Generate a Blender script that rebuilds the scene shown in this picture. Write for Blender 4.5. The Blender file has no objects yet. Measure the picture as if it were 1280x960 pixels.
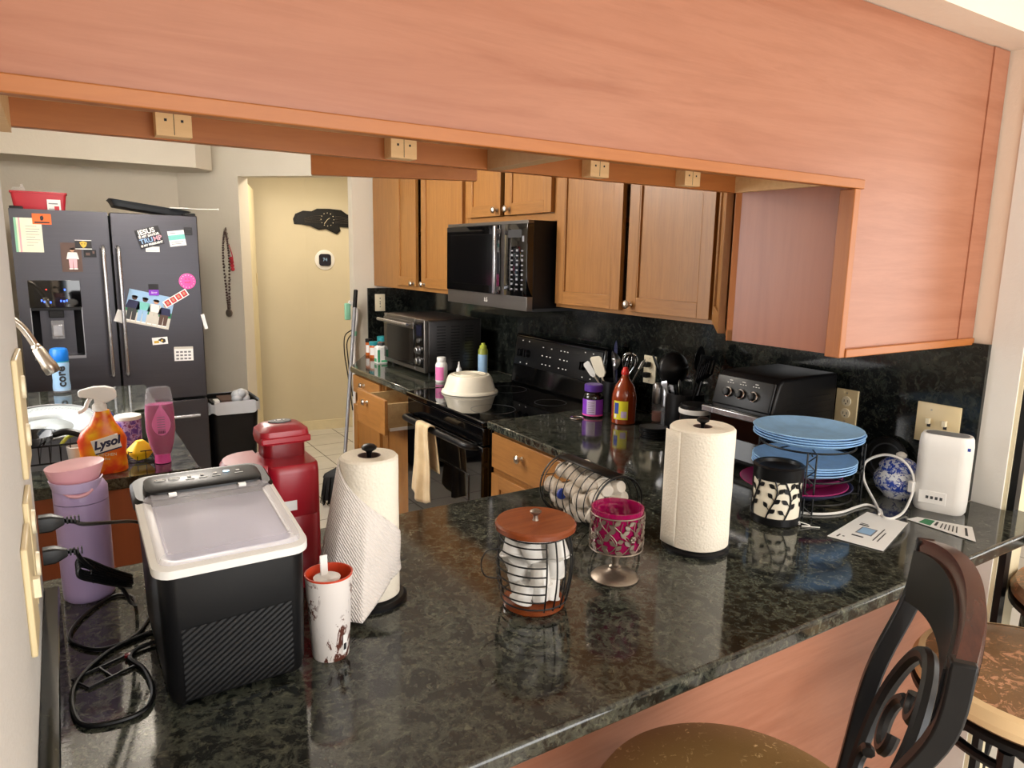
import bpy, math, random
from math import pi, sin, cos, radians, atan2, sqrt, hypot
import mathutils
from mathutils import Vector, Matrix
random.seed(7)
SC = bpy.context.scene
COL = SC.collection
# ------------------------------------------------------------ camera
CZ = 1.576
cam_d = bpy.data.cameras.new('camera'); cam = bpy.data.objects.new('camera', cam_d); COL.objects.link(cam)
cam_d.sensor_width = 36.0; cam_d.lens = 886.43 / 1280 * 36.0; cam_d.clip_start = 0.01; cam_d.clip_end = 60
_yaw, _pit, _rol = radians(32.511), radians(10.159), radians(1.0188)
_f = Vector((sin(_yaw) * cos(_pit), cos(_yaw) * cos(_pit), -sin(_pit)))
_r = Vector((cos(_yaw), -sin(_yaw), 0)); _u = _r.cross(_f)
_r2 = cos(_rol) * _r + sin(_rol) * _u; _u2 = -sin(_rol) * _r + cos(_rol) * _u
cam.matrix_world = Matrix(((_r2.x, _u2.x, -_f.x, 0), (_r2.y, _u2.y, -_f.y, 0), (_r2.z, _u2.z, -_f.z, CZ), (0, 0, 0, 1)))
SC.camera = cam
# ------------------------------------------------------------ light
SC.view_settings.view_transform = 'Standard'; SC.view_settings.look = 'None'
SC.view_settings.gamma = 1.0; SC.view_settings.use_curve_mapping = False
SC.view_settings.exposure = 0.28
wd = bpy.data.worlds.new('world'); SC.world = wd; wd.use_nodes = True
wd.node_tree.nodes['Background'].inputs[0].default_value = (0.75, 0.87, 1.0, 1)
wd.node_tree.nodes['Background'].inputs[1].default_value = 1.0

def area_light(name, loc, target, sx, sy, power, col):
    d = bpy.data.lights.new(name, 'AREA'); d.shape = 'RECTANGLE'; d.size = sx; d.size_y = sy; d.energy = power; d.color = col
    o = bpy.data.objects.new(name, d); COL.objects.link(o); o.location = loc
    o.rotation_euler = (Vector(target) - Vector(loc)).to_track_quat('-Z', 'Y').to_euler()
    return o
# daylight through the big sliding door behind the bar, the side window, the window over the sink; kitchen and hall ceiling lamps; added fills marked below
area_light('patio_daylight', (1.3, -3.1, 1.25), (1.3, 1, 1.0), 2.4, 2.1, 88, (1.0, 0.98, 0.95))
area_light('left_fill', (-2.25, -1.7, 1.35), (2.1, 0.9, 1.3), 1.7, 1.5, 75, (1.0, 0.98, 0.95))  # added unseen fill from the left, brightens the end of the range wall
area_light('side_daylight', (5.0, -0.9, 1.4), (1.0, 0.2, 1.3), 1.8, 1.6, 30, (1.0, 0.96, 0.9))
area_light('sink_daylight', (-0.80, 3.1, 1.55), (2.0, 3.1, 1.2), 1.3, 0.95, 34, (1.0, 0.97, 0.94))
area_light('dining_fill_light', (2.6, -1.6, 2.36), (2.6, -1.6, 0), 0.5, 0.5, 24, (1.0, 0.92, 0.82))  # added overhead fill for the bar, no lamp known there
pl = bpy.data.lights.new('kitchen_lamp_light', 'POINT'); pl.energy = 48; pl.shadow_soft_size = 0.13; pl.color = (1.0, 0.93, 0.84)
po = bpy.data.objects.new('kitchen_lamp_light', pl); COL.objects.link(po); po.location = (0.45, 3.35, 2.22)
area_light('hall_lamp_light', (1.75, 5.45, 2.3), (1.75, 5.45, 0), 0.25, 0.25, 11, (1.0, 0.87, 0.68))

# ------------------------------------------------------------ colour + materials
def L(c):
    c = c / 255.0
    return c / 12.92 if c <= 0.04045 else ((c + 0.055) / 1.055) ** 2.4
def rgb(r, g, b): return (L(r), L(g), L(b), 1.0)

MATS = {}
class NT:
    def __init__(s, name):
        s.m = bpy.data.materials.new(name); s.m.use_nodes = True; s.t = s.m.node_tree
        s.b = s.t.nodes['Principled BSDF']; MATS[name] = s.m
        s.co = None
    def n(s, typ, **kw):
        x = s.t.nodes.new(typ)
        for k, v in kw.items():
            if k.startswith('i_'):
                key = k[2:]
                key = int(key) if key.isdigit() else key.replace('_', ' ')
                if hasattr(v, 'is_linked') or isinstance(v, bpy.types.NodeSocket): s.t.links.new(v, x.inputs[key])
                else: x.inputs[key].default_value = v
            else: setattr(x, k, v)
        return x
    def link(s, a, b): s.t.links.new(a, b)
    def coords(s, scale=(1, 1, 1), rot=(0, 0, 0), gen='Object'):
        tc = s.n('ShaderNodeTexCoord'); mp = s.n('ShaderNodeMapping')
        mp.inputs['Scale'].default_value = scale; mp.inputs['Rotation'].default_value = rot
        s.link(tc.outputs[gen], mp.inputs[0]); return mp.outputs[0]
    def noise(s, vec, scale, detail=4, rough=0.5, dist=0.0):
        x = s.n('ShaderNodeTexNoise', i_Scale=scale, i_Detail=detail, i_Roughness=rough, i_Distortion=dist)
        s.link(vec, x.inputs['Vector']); return x.outputs[0]
    def ramp(s, fac, stops, interp='LINEAR'):
        x = s.n('ShaderNodeValToRGB'); x.color_ramp.interpolation = interp
        e = x.color_ramp.elements
        while len(e) > 1: e.remove(e[-1])
        e[0].position = stops[0][0]; e[0].color = stops[0][1]
        for p, c in stops[1:]:
            q = e.new(p); q.color = c
        s.link(fac, x.inputs[0]); return x.outputs[0]
    def mix(s, fac, a, b, mode='MIX'):
        x = s.n('ShaderNodeMix', data_type='RGBA', blend_type=mode)
        for i, v in ((0, fac), (6, a), (7, b)):
            if isinstance(v, bpy.types.NodeSocket): s.link(v, x.inputs[i])
            else: x.inputs[i].default_value = v
        return x.outputs[2]
    def bump(s, h, strength=0.2, dist=0.01):
        x = s.n('ShaderNodeBump', i_Strength=strength, i_Distance=dist); s.link(h, x.inputs['Height'])
        s.link(x.outputs[0], s.b.inputs['Normal'])
    def set(s, **kw):
        for k, v in kw.items():
            key = {'col': 'Base Color', 'rough': 'Roughness', 'metal': 'Metallic', 'ior': 'IOR', 'alpha': 'Alpha', 'trans': 'Transmission Weight',
                   'coat': 'Coat Weight', 'spec': 'Specular IOR Level', 'sheen': 'Sheen Weight', 'emit': 'Emission Color', 'es': 'Emission Strength', 'sss': 'Subsurface Weight'}[k]
            if isinstance(v, bpy.types.NodeSocket): s.link(v, s.b.inputs[key])
            else: s.b.inputs[key].default_value = v
        return s

def flat(name, c, rough=0.5, metal=0.0, var=0.06, scale=9, bump=0.0, bscale=200, **kw):
    """plain material with slight procedural variation"""
    t = NT(name); co = t.coords()
    n = t.noise(co, scale, 3)
    a = tuple(x * (1 - var) for x in c[:3]) + (1,); b = tuple(min(1, x * (1 + var)) for x in c[:3]) + (1,)
    t.set(col=t.ramp(n, [(0.3, a), (0.7, b)]), rough=rough, metal=metal, **kw)
    if bump: t.bump(t.noise(co, bscale, 2), bump, 0.002)
    return t

def wood(name, c1, c2, axis='z', scale=1.0, rough=0.35, coat=0.0, contrast=1.0, spec=0.5):
    t = NT(name)
    st = {'x': (0.7, 9, 9), 'y': (9, 0.7, 9), 'z': (9, 9, 0.7)}[axis]
    co = t.coords(tuple(v * scale for v in st))
    big = t.noise(co, 1.1, 3, 0.5, 1.2)
    wv = t.n('ShaderNodeTexNoise', i_Scale=2.2, i_Detail=8, i_Roughness=0.65, i_Distortion=0.8); t.link(co, wv.inputs['Vector'])
    fine = t.noise(co, 9, 5, 0.7)
    c = t.ramp(wv.outputs[0], [(0.28, c1), (0.55, c2), (0.8, c1)])
    dk = tuple(v * (1 - 0.25 * contrast) for v in c1[:3]) + (1,)
    c = t.mix(t.ramp(fine, [(0.35, (0.5 * contrast,) * 3 + (1,)), (0.55, (0, 0, 0, 1))]), c, dk)
    c = t.mix(t.ramp(big, [(0.35, (0.35,) * 3 + (1,)), (0.6, (0, 0, 0, 1))]), c, c2)
    t.set(col=c, rough=rough, coat=coat, spec=spec)
    t.bump(fine, 0.05, 0.001); return t

# granite
t = NT('granite'); co = t.coords()
n1 = t.noise(co, 22, 7, 0.7, 0.5); v1 = t.n('ShaderNodeTexVoronoi', i_Scale=48.0); t.link(co, v1.inputs['Vector'])
n2 = t.noise(co, 75, 6, 0.75, 1.0); n3 = t.noise(co, 3.5, 3, 0.5)
base = t.ramp(n1, [(0.34, rgb(9, 12, 13)), (0.46, rgb(30, 34, 32)), (0.54, rgb(74, 77, 68)), (0.62, rgb(26, 30, 28)), (0.8, rgb(66, 68, 58))])
fl = t.ramp(n2, [(0.52, (0, 0, 0, 1)), (0.68, (0.55, 0.55, 0.55, 1))])
base = t.mix(fl, base, rgb(128, 128, 108))
base = t.mix(t.ramp(v1.outputs['Distance'], [(0.10, (0.75, 0.75, 0.75, 1)), (0.4, (0, 0, 0, 1))]), base, rgb(24, 28, 28))
base = t.mix(t.ramp(n3, [(0.4, (0, 0, 0, 1)), (0.75, (0.35, 0.35, 0.35, 1))]), base, rgb(58, 46, 34))
t.set(col=base, rough=0.085, ior=1.55); 
t = NT('granite_wall'); co = t.coords()
n1 = t.noise(co, 20, 6, 0.65, 1.5); n2 = t.noise(co, 90, 6, 0.75, 1.0)
base = t.ramp(n1, [(0.36, rgb(8, 10, 11)), (0.5, rgb(20, 23, 22)), (0.6, rgb(40, 43, 38)), (0.7, rgb(16, 18, 18))])
base = t.mix(t.ramp(n2, [(0.54, (0, 0, 0, 1)), (0.7, (0.4, 0.4, 0.4, 1))]), base, rgb(92, 92, 78))
t.set(col=base, rough=0.10, ior=1.5)

wood('maple', rgb(142, 94, 44), rgb(160, 110, 56), 'z', 1.0, 0.38)
wood('maple_x', rgb(142, 94, 44), rgb(160, 110, 56), 'y', 1.0, 0.38)
wood('trim_wood', rgb(158, 90, 40), rgb(172, 104, 50), 'x', 1.0, 0.4, contrast=0.5)
wood('trim_wood_v', rgb(158, 90, 40), rgb(172, 104, 50), 'z', 1.0, 0.4, contrast=0.5)
wood('pale_wood', rgb(182, 142, 98), rgb(196, 158, 114), 'x', 0.8, 0.5, contrast=0.3)
wood('block_wood', rgb(222, 176, 122), rgb(236, 196, 142), 'x', 1.5, 0.6, contrast=0.4)
wood('plywood_box', rgb(176, 146, 100), rgb(196, 166, 118), 'y', 1.0, 0.6, contrast=0.4)
wood('pink_laminate', rgb(150, 92, 66), rgb(170, 114, 88), 'x', 0.7, 0.36, contrast=0.6, spec=0.4)
wood('pink_laminate_v', rgb(142, 78, 46), rgb(158, 92, 58), 'z', 0.55, 0.36, contrast=0.35)
wood('brown_laminate', rgb(132, 72, 44), rgb(150, 84, 52), 'z', 0.6, 0.4, contrast=0.4)
wood('cherry_lid', rgb(106, 46, 18), rgb(140, 68, 30), 'x', 1.6, 0.25, contrast=0.7)
wood('mahogany', rgb(52, 24, 18), rgb(80, 38, 26), 'x', 1.5, 0.25)
# plaster
def plaster(name, c, b=0.25, sc=55):
    t = NT(name); co = t.coords()
    n = t.noise(co, sc, 4, 0.6); m = t.noise(co, 2.0, 3)
    c2 = tuple(v * 0.93 for v in c[:3]) + (1,)
    t.set(col=t.ramp(m, [(0.3, c2), (0.7, c)]), rough=0.85); t.bump(n, b, 0.004)
plaster('wall_grey', rgb(222, 214, 198)); plaster('wall_cream', rgb(240, 222, 202)); plaster('wall_white', rgb(236, 232, 224))
plaster('wall_hall', rgb(214, 203, 176), 0.1); plaster('ceiling_white', rgb(238, 232, 222), 0.3, 80); plaster('wall_near', rgb(216, 212, 206), 0.4, 90)
# tiles
t = NT('floor_tile'); co = t.coords(rot=(0, 0, radians(0)))
br = t.n('ShaderNodeTexBrick', offset=0.0, squash=1.0); t.link(co, br.inputs['Vector'])
br.inputs['Scale'].default_value = 1.0; br.inputs['Mortar Size'].default_value = 0.004; br.inputs['Brick Width'].default_value = 0.335; br.inputs['Row Height'].default_value = 0.335
br.inputs['Color1'].default_value = rgb(206, 203, 196); br.inputs['Color2'].default_value = rgb(214, 211, 204); br.inputs['Mortar'].default_value = rgb(62, 56, 50)
br.inputs['Mortar Smooth'].default_value = 0.1
t.set(col=t.mix(0.25, br.outputs[0], t.ramp(t.noise(co, 7, 4), [(0.3, rgb(182, 178, 168)), (0.7, rgb(222, 220, 214))])), rough=0.25)

flat('black_plastic', rgb(11, 11, 12), 0.42, spec=0.3); flat('black_gloss', rgb(6, 6, 7), 0.10, spec=0.4); flat('black_satin', rgb(14, 14, 16), 0.36, spec=0.3)
flat('black_wire', rgb(18, 18, 19), 0.4, 0.3); flat('dark_grey', rgb(58, 60, 63), 0.45); flat('charcoal', rgb(22, 23, 25), 0.36, spec=0.3)
flat('grey_plastic', rgb(120, 122, 124), 0.5); flat('white_plastic', rgb(236, 234, 230), 0.32); flat('white_matt', rgb(240, 238, 234), 0.6)
flat('off_white', rgb(236, 228, 208), 0.35); flat('ivory', rgb(226, 206, 162), 0.4); flat('ivory_light', rgb(238, 226, 196), 0.4)
flat('nickel', rgb(196, 186, 172), 0.28, 1.0); flat('steel', rgb(170, 170, 172), 0.3, 1.0); flat('chrome', rgb(215, 215, 218), 0.1, 1.0)
flat('pewter', rgb(150, 138, 126), 0.38, 0.9, bump=0.2, bscale=300)
flat('red_plastic', rgb(160, 20, 38), 0.32); flat('red_dark', rgb(120, 10, 22), 0.3); flat('red_bright', rgb(205, 40, 30), 0.35)
flat('red_bin', rgb(176, 26, 44), 0.4); flat('orange_red', rgb(214, 70, 36), 0.45); flat('lilac', rgb(186, 164, 208), 0.35)
flat('pink_soft', rgb(232, 172, 182), 0.4); flat('lilac_light', rgb(202, 182, 220), 0.4)
flat('blue_plate', rgb(158, 200, 240), 0.35, var=0.1, scale=30); flat('magenta_plate', rgb(150, 36, 96), 0.4); flat('navy_plate', rgb(44, 48, 78), 0.35)
flat('yellow', rgb(248, 214, 30), 0.5); flat('lime', rgb(170, 180, 60), 0.4); flat('green_dark', rgb(48, 54, 34), 0.6); flat('teal', rgb(40, 150, 160), 0.45)
flat('blue_cap', rgb(20, 110, 200), 0.35); flat('amber', rgb(196, 96, 30), 0.3); flat('purple', rgb(88, 52, 150), 0.4); flat('purple_bright', rgb(130, 50, 190), 0.5)
flat('pink_label', rgb(228, 120, 180), 0.5); flat('pink_hot', rgb(236, 90, 170), 0.5); flat('green_label', rgb(60, 160, 110), 0.5)
flat('yellow_label', rgb(230, 220, 40), 0.5); flat('ink', rgb(30, 30, 34), 0.6); flat('ink_grey', rgb(120, 120, 126), 0.6); flat('sauce', rgb(138, 54, 20), 0.15, coat=0.4)
flat('cyan_label', rgb(120, 196, 190), 0.5); flat('paper', rgb(238, 238, 236), 0.7, var=0.02); flat('cream_paper', rgb(236, 236, 212), 0.7)
flat('skin_print', rgb(196, 150, 120), 0.6); flat('sky_print', rgb(150, 186, 220), 0.6); flat('sand_print', rgb(204, 200, 190), 0.6); flat('brown_print', rgb(86, 64, 56), 0.6)
flat('navy_print', rgb(40, 44, 80), 0.6); flat('orange_print', rgb(236, 104, 40), 0.6); flat('gold_print', rgb(206, 168, 60), 0.6); flat('blue_print', rgb(30, 60, 160), 0.5)
flat('green_print', rgb(46, 130, 84), 0.6); flat('red_print', rgb(196, 48, 60), 0.6); flat('door_cream', rgb(226, 214, 180), 0.5); flat('olive', rgb(140, 146, 50), 0.4)
flat('bag', rgb(196, 200, 206), 0.35); flat('mint', rgb(140, 200, 168), 0.5); flat('broom_grey', rgb(140, 142, 148), 0.4, 0.3); flat('foam', rgb(226, 196, 150), 0.9)
flat('glass_black', rgb(5, 5, 6), 0.03, spec=0.7); flat('lens', rgb(14, 18, 40), 0.1); flat('taupe_rubber', rgb(120, 112, 104), 0.6); flat('salt', rgb(206, 150, 140), 0.5)
NT('blue_led').set(col=rgb(40, 80, 255), emit=rgb(70, 110, 255), es=2.2); NT('white_led').set(col=rgb(200, 235, 255), emit=rgb(190, 230, 255), es=2.0)
NT('red_led').set(col=rgb(200, 40, 40), emit=rgb(255, 60, 40), es=0.8)
flat('blind', rgb(235, 235, 230), 0.6)
# glossy lamp diffuser
NT('diffuser').set(col=rgb(250, 245, 235), emit=rgb(255, 240, 215), es=3.0)
# stainless, brushed dark
def brushed(name, c, rough, axis='z', metal=0.9):
    t = NT(name); co = t.coords({'z': (60, 60, 0.8), 'x': (0.8, 60, 60), 'y': (60, .8, 60)}[axis])
    n = t.noise(co, 3, 5, 0.6)
    t.set(col=t.ramp(n, [(0.2, tuple(v * 0.85 for v in c[:3]) + (1,)), (0.8, c)]), metal=metal,
          rough=t.ramp(n, [(0.2, (rough * 0.8,) * 3 + (1,)), (0.8, (rough * 1.2,) * 3 + (1,))]))
brushed('fridge_steel', rgb(84, 83, 88), 0.36, 'x'); brushed('oven_steel', rgb(128, 124, 120), 0.34, 'y'); brushed('handle_steel', rgb(190, 190, 194), 0.25)
brushed('dark_steel', rgb(86, 84, 84), 0.35, 'y')
# paper towel: quilted bumps
t = NT('paper_towel'); co = t.coords()
v = t.n('ShaderNodeTexVoronoi', i_Scale=210.0, feature='SMOOTH_F1'); t.link(co, v.inputs['Vector'])
t.set(col=rgb(242, 234, 218), rough=0.95, spec=0.1); t.bump(v.outputs['Distance'], 0.55, 0.0022)
t = NT('paper_sheet'); co = t.coords((1, 1, 1), (0.4, 0.5, 0.6))
w = t.n('ShaderNodeTexWave', i_Scale=75.0, i_Distortion=2.5, i_Detail=1.0); t.link(co, w.inputs['Vector']); w.inputs['Detail Scale'].default_value = 3
t.set(col=rgb(238, 230, 224), rough=0.95, spec=0.1); t.bump(w.outputs[1], 0.5, 0.004)
# woven/carbon texture on the ice maker
t = NT('ribbed_black'); co = t.coords((1, 1, 1), (0, radians(35), 0))
w = t.n('ShaderNodeTexWave', i_Scale=42.0, bands_direction='Z'); t.link(co, w.inputs['Vector'])
t.set(col=t.ramp(w.outputs[1], [(0.3, rgb(5, 5, 6)), (0.7, rgb(20, 20, 22))]), rough=0.45, spec=0.3); t.bump(w.outputs[1], 0.4, 0.002)
# worn vinyl
t = NT('worn_vinyl'); co = t.coords()
n = t.noise(co, 34, 10, 0.72, 1.2); m = t.noise(co, 5, 3)
crk = t.ramp(n, [(0.535, (0, 0, 0, 1)), (0.56, (1, 1, 1, 1))])
msk = t.ramp(m, [(0.38, (0, 0, 0, 1)), (0.55, (1, 1, 1, 1))])
k = t.mix(1.0, crk, msk, 'MULTIPLY')
t.set(col=t.mix(k, t.ramp(m, [(0.3, rgb(112, 80, 52)), (0.7, rgb(142, 108, 72))]), rgb(206, 152, 116)), rough=t.ramp(k, [(0, (0.32,) * 3 + (1,)), (1, (0.8,) * 3 + (1,))]))
t.bump(n, 0.3, 0.002)
t = NT('less_worn_vinyl'); co = t.coords()
n = t.noise(co, 60, 8, 0.72, 1.0); m = t.noise(co, 7, 3)
k = t.mix(1.0, t.ramp(n, [(0.60, (0, 0, 0, 1)), (0.62, (1, 1, 1, 1))]), t.ramp(m, [(0.4, (0, 0, 0, 1)), (0.6, (1, 1, 1, 1))]), 'MULTIPLY')
t.set(col=t.mix(k, rgb(142, 112, 68), rgb(228, 200, 150)), rough=0.38); t.bump(n, 0.2, 0.002)
# clear plastics / glass
NT('clear_lid').set(col=rgb(236, 234, 248), rough=0.12, trans=0.0, alpha=0.3)
NT('clear_bottle').set(col=rgb(235, 235, 240), rough=0.08, alpha=0.14)
NT('smoke_plastic').set(col=rgb(90, 90, 96), rough=0.1, alpha=0.5)
NT('pink_liquid').set(col=rgb(160, 8, 100), rough=0.08, alpha=1.0)
NT('pink_glass').set(col=rgb(170, 16, 90), rough=0.06, alpha=0.72)
NT('lid_glare').set(col=rgb(238, 236, 255), rough=0.5)  # pale colour standing in for white reflections on the ice maker lid
# fabric
t = NT('towel_beige'); co = t.coords((1, 1, 1)); n = t.noise(co, 260, 3)
t.set(col=t.ramp(t.noise(co, 12, 3), [(0.3, rgb(206, 178, 134)), (0.7, rgb(228, 204, 160))]), rough=0.95, sheen=0.3); t.bump(n, 0.7, 0.003)
t = NT('towel_dark'); co = t.coords(); t.set(col=rgb(52, 46, 36), rough=0.95); t.bump(t.noise(co, 260, 3), 0.7, 0.003)
# lysol label: orange/yellow/red fruit colours
t = NT('citrus_label'); co = t.coords(); v = t.n('ShaderNodeTexVoronoi', i_Scale=22.0); t.link(co, v.inputs['Vector'])
t.set(col=t.mix(t.ramp(t.noise(co, 14, 3), [(0.50, (0, 0, 0, 1)), (0.62, (1, 1, 1, 1))]), t.ramp(v.outputs['Distance'], [(0.1, rgb(250, 206, 20)), (0.5, rgb(244, 140, 16)), (0.8, rgb(230, 90, 20))]), rgb(222, 66, 24)), rough=0.3)
# blue-white porcelain
t = NT('porcelain_blue'); co = t.coords(); n = t.noise(co, 62, 4, 0.6, 1.5)
sx = t.n('ShaderNodeSeparateXYZ'); t.link(co, sx.inputs[0])
mid = t.ramp(sx.outputs[2], [(0.0, (0, 0, 0, 1)), (0.026, (0, 0, 0, 1)), (0.028, (1, 1, 1, 1)), (0.058, (1, 1, 1, 1)), (0.060, (0, 0, 0, 1)), (0.078, (0, 0, 0, 1)), (0.080, (1, 1, 1, 1)), (0.1, (1, 1, 1, 1))])
c1 = t.ramp(n, [(0.40, rgb(46, 70, 150)), (0.44, rgb(226, 230, 236))]); c2 = t.ramp(n, [(0.50, rgb(44, 72, 168)), (0.54, rgb(200, 208, 226))])
t.set(col=t.mix(mid, c1, c2), rough=0.12)
# floral purple can
t = NT('floral_can'); co = t.coords(); n = t.noise(co, 55, 3, 0.5, 1.0)
t.set(col=t.ramp(n, [(0.4, rgb(98, 60, 150)), (0.52, rgb(200, 170, 220)), (0.6, rgb(120, 40, 110))]), rough=0.35)
# dotted white dish
t = NT('dotted_white'); co = t.coords(); v = t.n('ShaderNodeTexVoronoi', i_Scale=120.0); v.inputs['Randomness'].default_value = 0.1; t.link(co, v.inputs['Vector'])
t.set(col=t.ramp(v.outputs['Distance'], [(0.2, rgb(112, 122, 128)), (0.3, rgb(176, 184, 186))]), rough=0.3)
# scratched / peeled white cup
t = NT('peeled_white'); co = t.coords((1, 1, 0.6)); n = t.noise(co, 32, 7, 0.7, 1.2); m = t.noise(co, 13, 2)
k = t.mix(1.0, t.ramp(n, [(0.53, (0, 0, 0, 1)), (0.545, (1, 1, 1, 1))]), t.ramp(m, [(0.43, (0, 0, 0, 1)), (0.49, (1, 1, 1, 1))]), 'MULTIPLY')
t.set(col=t.mix(k, rgb(228, 222, 218), rgb(92, 50, 38)), rough=0.4)
def M(n): return MATS[n]

# ------------------------------------------------------------ mesh builder
class MB:
    def __init__(s, mat='white_plastic'):
        s.v = []; s.f = []; s.fm = []; s.ms = [mat]; s.cur = 0; s.T = Matrix.Identity(4)
    def mat(s, m):
        if m not in s.ms: s.ms.append(m)
        s.cur = s.ms.index(m); return s
    def tr(s, loc=(0, 0, 0), rx=0, ry=0, rz=0):
        s.T = Matrix.Translation(loc) @ Matrix.Rotation(rz, 4, 'Z') @ Matrix.Rotation(ry, 4, 'Y') @ Matrix.Rotation(rx, 4, 'X'); return s
    def add(s, vs, fs):
        o = len(s.v); s.v += [tuple(s.T @ Vector(p)) for p in vs]
        for f in fs: s.f.append(tuple(o + i for i in f)); s.fm.append(s.cur)
        return s
    def box(s, x0, x1, y0, y1, z0, z1):
        return s.add([(x0, y0, z0), (x1, y0, z0), (x1, y1, z0), (x0, y1, z0), (x0, y0, z1), (x1, y0, z1), (x1, y1, z1), (x0, y1, z1)],
                     [(0, 3, 2, 1), (4, 5, 6, 7), (0, 1, 5, 4), (1, 2, 6, 5), (2, 3, 7, 6), (3, 0, 4, 7)])
    def prism(s, poly, z0, z1, zt=None):
        n = len(poly)
        zt = zt or (lambda x, y: z1)
        vs = [(x, y, z0) for x, y in poly] + [(x, y, zt(x, y)) for x, y in poly]
        return s.add(vs, [tuple(range(n))[::-1], tuple(range(n, 2 * n))] + [(i, (i + 1) % n, n + (i + 1) % n, n + i) for i in range(n)])
    def loft(s, rings, cap=True, closed=True):
        n = len(rings[0]); vs = [p for r in rings for p in r]; fs = []
        for k in range(len(rings) - 1):
            for i in range(n if closed else n - 1):
                j = (i + 1) % n
                fs.append((k * n + i, k * n + j, (k + 1) * n + j, (k + 1) * n + i))
        if cap: fs += [tuple(range(n))[::-1], tuple(range((len(rings) - 1) * n, len(rings) * n))]
        return s.add(vs, fs)
    def lathe(s, prof, seg=32, sx=1, sy=1, cap=True):
        rings = [[(r * sx * cos(2 * pi * i / seg), r * sy * sin(2 * pi * i / seg), z) for i in range(seg)] for r, z in prof]
        return s.loft(rings, cap)
    def tube(s, pts, r, seg=8, closed=False, cap=True):
        P = [Vector(p) for p in pts]; n = len(P); rings = []; up = None
        for i in range(n):
            a = P[i - 1] if (i > 0 or closed) else P[i]; b = P[(i + 1) % n] if (i < n - 1 or closed) else P[i]
            d = (b - a)
            if d.length < 1e-9: d = Vector((0, 0, 1))
            d.normalize()
            if up is None:
                up = Vector((0, 0, 1)) if abs(d.z) < 0.9 else Vector((1, 0, 0))
            x = d.cross(up)
            if x.length < 1e-6: x = d.orthogonal()
            x.normalize(); y = x.cross(d); y.normalize(); up = y
            rr = r[i] if isinstance(r, (list, tuple)) else r
            rings.append([tuple(P[i] + x * rr * cos(2 * pi * k / seg) + y * rr * sin(2 * pi * k / seg)) for k in range(seg)])
        if closed: rings.append(rings[0])
        return s.loft(rings, cap and not closed)
    def grid(s, fn, nu, nv):
        vs = [fn(i / nu, j / nv) for j in range(nv + 1) for i in range(nu + 1)]
        return s.add(vs, [(j * (nu + 1) + i, j * (nu + 1) + i + 1, (j + 1) * (nu + 1) + i + 1, (j + 1) * (nu + 1) + i) for j in range(nv) for i in range(nu)])
    def ball(s, c, rx, ry=None, rz=None, seg=16, n=10):
        ry = ry or rx; rz = rz or rx
        return s.loft([[(c[0] + rx * sin(pi * max(k, .02) / n) * cos(2 * pi * i / seg), c[1] + ry * sin(pi * max(k, .02) / n) * sin(2 * pi * i / seg), c[2] - rz * cos(pi * k / n)) for i in range(seg)]
                       for k in [0] + list(range(1, n)) + [n - .02]])
    def build(s, name, parent=None, bevel=0, solid=0, seg=2, sub=0, angle=38, loc=None):
        me = bpy.data.meshes.new(name); me.from_pydata(s.v, [], s.f)
        for m in s.ms: me.materials.append(MATS[m])
        me.polygons.foreach_set('material_index', s.fm)
        me.polygons.foreach_set('use_smooth', [True] * len(s.f))
        me.update(); me.validate()
        try: me.set_sharp_from_angle(angle=radians(angle))
        except Exception: pass
        o = bpy.data.objects.new(name, me); COL.objects.link(o)
        if parent: o.parent = parent
        if loc: o.location = loc
        if solid:
            q = o.modifiers.new('s', 'SOLIDIFY'); q.thickness = solid; q.offset = 0
        if bevel:
            q = o.modifiers.new('b', 'BEVEL'); q.width = bevel; q.segments = seg; q.limit_method = 'ANGLE'; q.angle_limit = radians(40)
        if sub:
            q = o.modifiers.new('u', 'SUBSURF'); q.levels = sub; q.render_levels = sub
        return o

def rrect(x0, x1, y0, y1, r, seg=5):
    p = []
    for cx, cy, a in ((x1 - r, y1 - r, 0), (x0 + r, y1 - r, 90), (x0 + r, y0 + r, 180), (x1 - r, y0 + r, 270)):
        for i in range(seg + 1):
            t = radians(a + 90 * i / seg); p.append((cx + r * cos(t), cy + r * sin(t)))
    return p
def smooth(pts, n=8, closed=False):
    P = [Vector(p) for p in pts]; out = []; m = len(P)
    rng = range(m) if closed else range(m - 1)
    for i in rng:
        a = P[(i - 1) % m] if (closed or i > 0) else P[0]; b = P[i]; c = P[(i + 1) % m]; d = P[(i + 2) % m] if (closed or i < m - 2) else P[-1]
        for k in range(n):
            t = k / n; t2 = t * t; t3 = t2 * t
            out.append(tuple(0.5 * ((2 * b) + (c - a) * t + (2 * a - 5 * b + 4 * c - d) * t2 + (3 * b - a - 3 * c + d) * t3)))
    if not closed: out.append(tuple(P[-1]))
    return out
def thing(name, label, cat, loc=(0, 0, 0), rz=0, group=None, rx=0, ry=0):
    o = bpy.data.objects.new(name, None); COL.objects.link(o); o.empty_display_size = 0.05
    o.location = loc; o.rotation_euler = (rx, ry, rz); o['label'] = label; o['category'] = cat
    if group: o['group'] = group
    return o
def tag(o, label, cat, group=None):
    o['label'] = label; o['category'] = cat
    if group: o['group'] = group
    return o
def struct(o): o['kind'] = 'structure'; return o
def lab(o, label): o['label'] = label; return o
def dup(root, loc, label, rz=None, rot=None, group=None):
    def cp(o, parent):
        c = o.copy(); COL.objects.link(c)
        if parent: c.parent = parent
        for ch in list(o.children): cp(ch, c)
        return c
    r = cp(root, None); r.location = loc
    if rot is not None: r.rotation_euler = rot
    elif rz is not None: r.rotation_euler = (0, 0, rz)
    r['label'] = label
    if group: r['group'] = group
    return r
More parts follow.
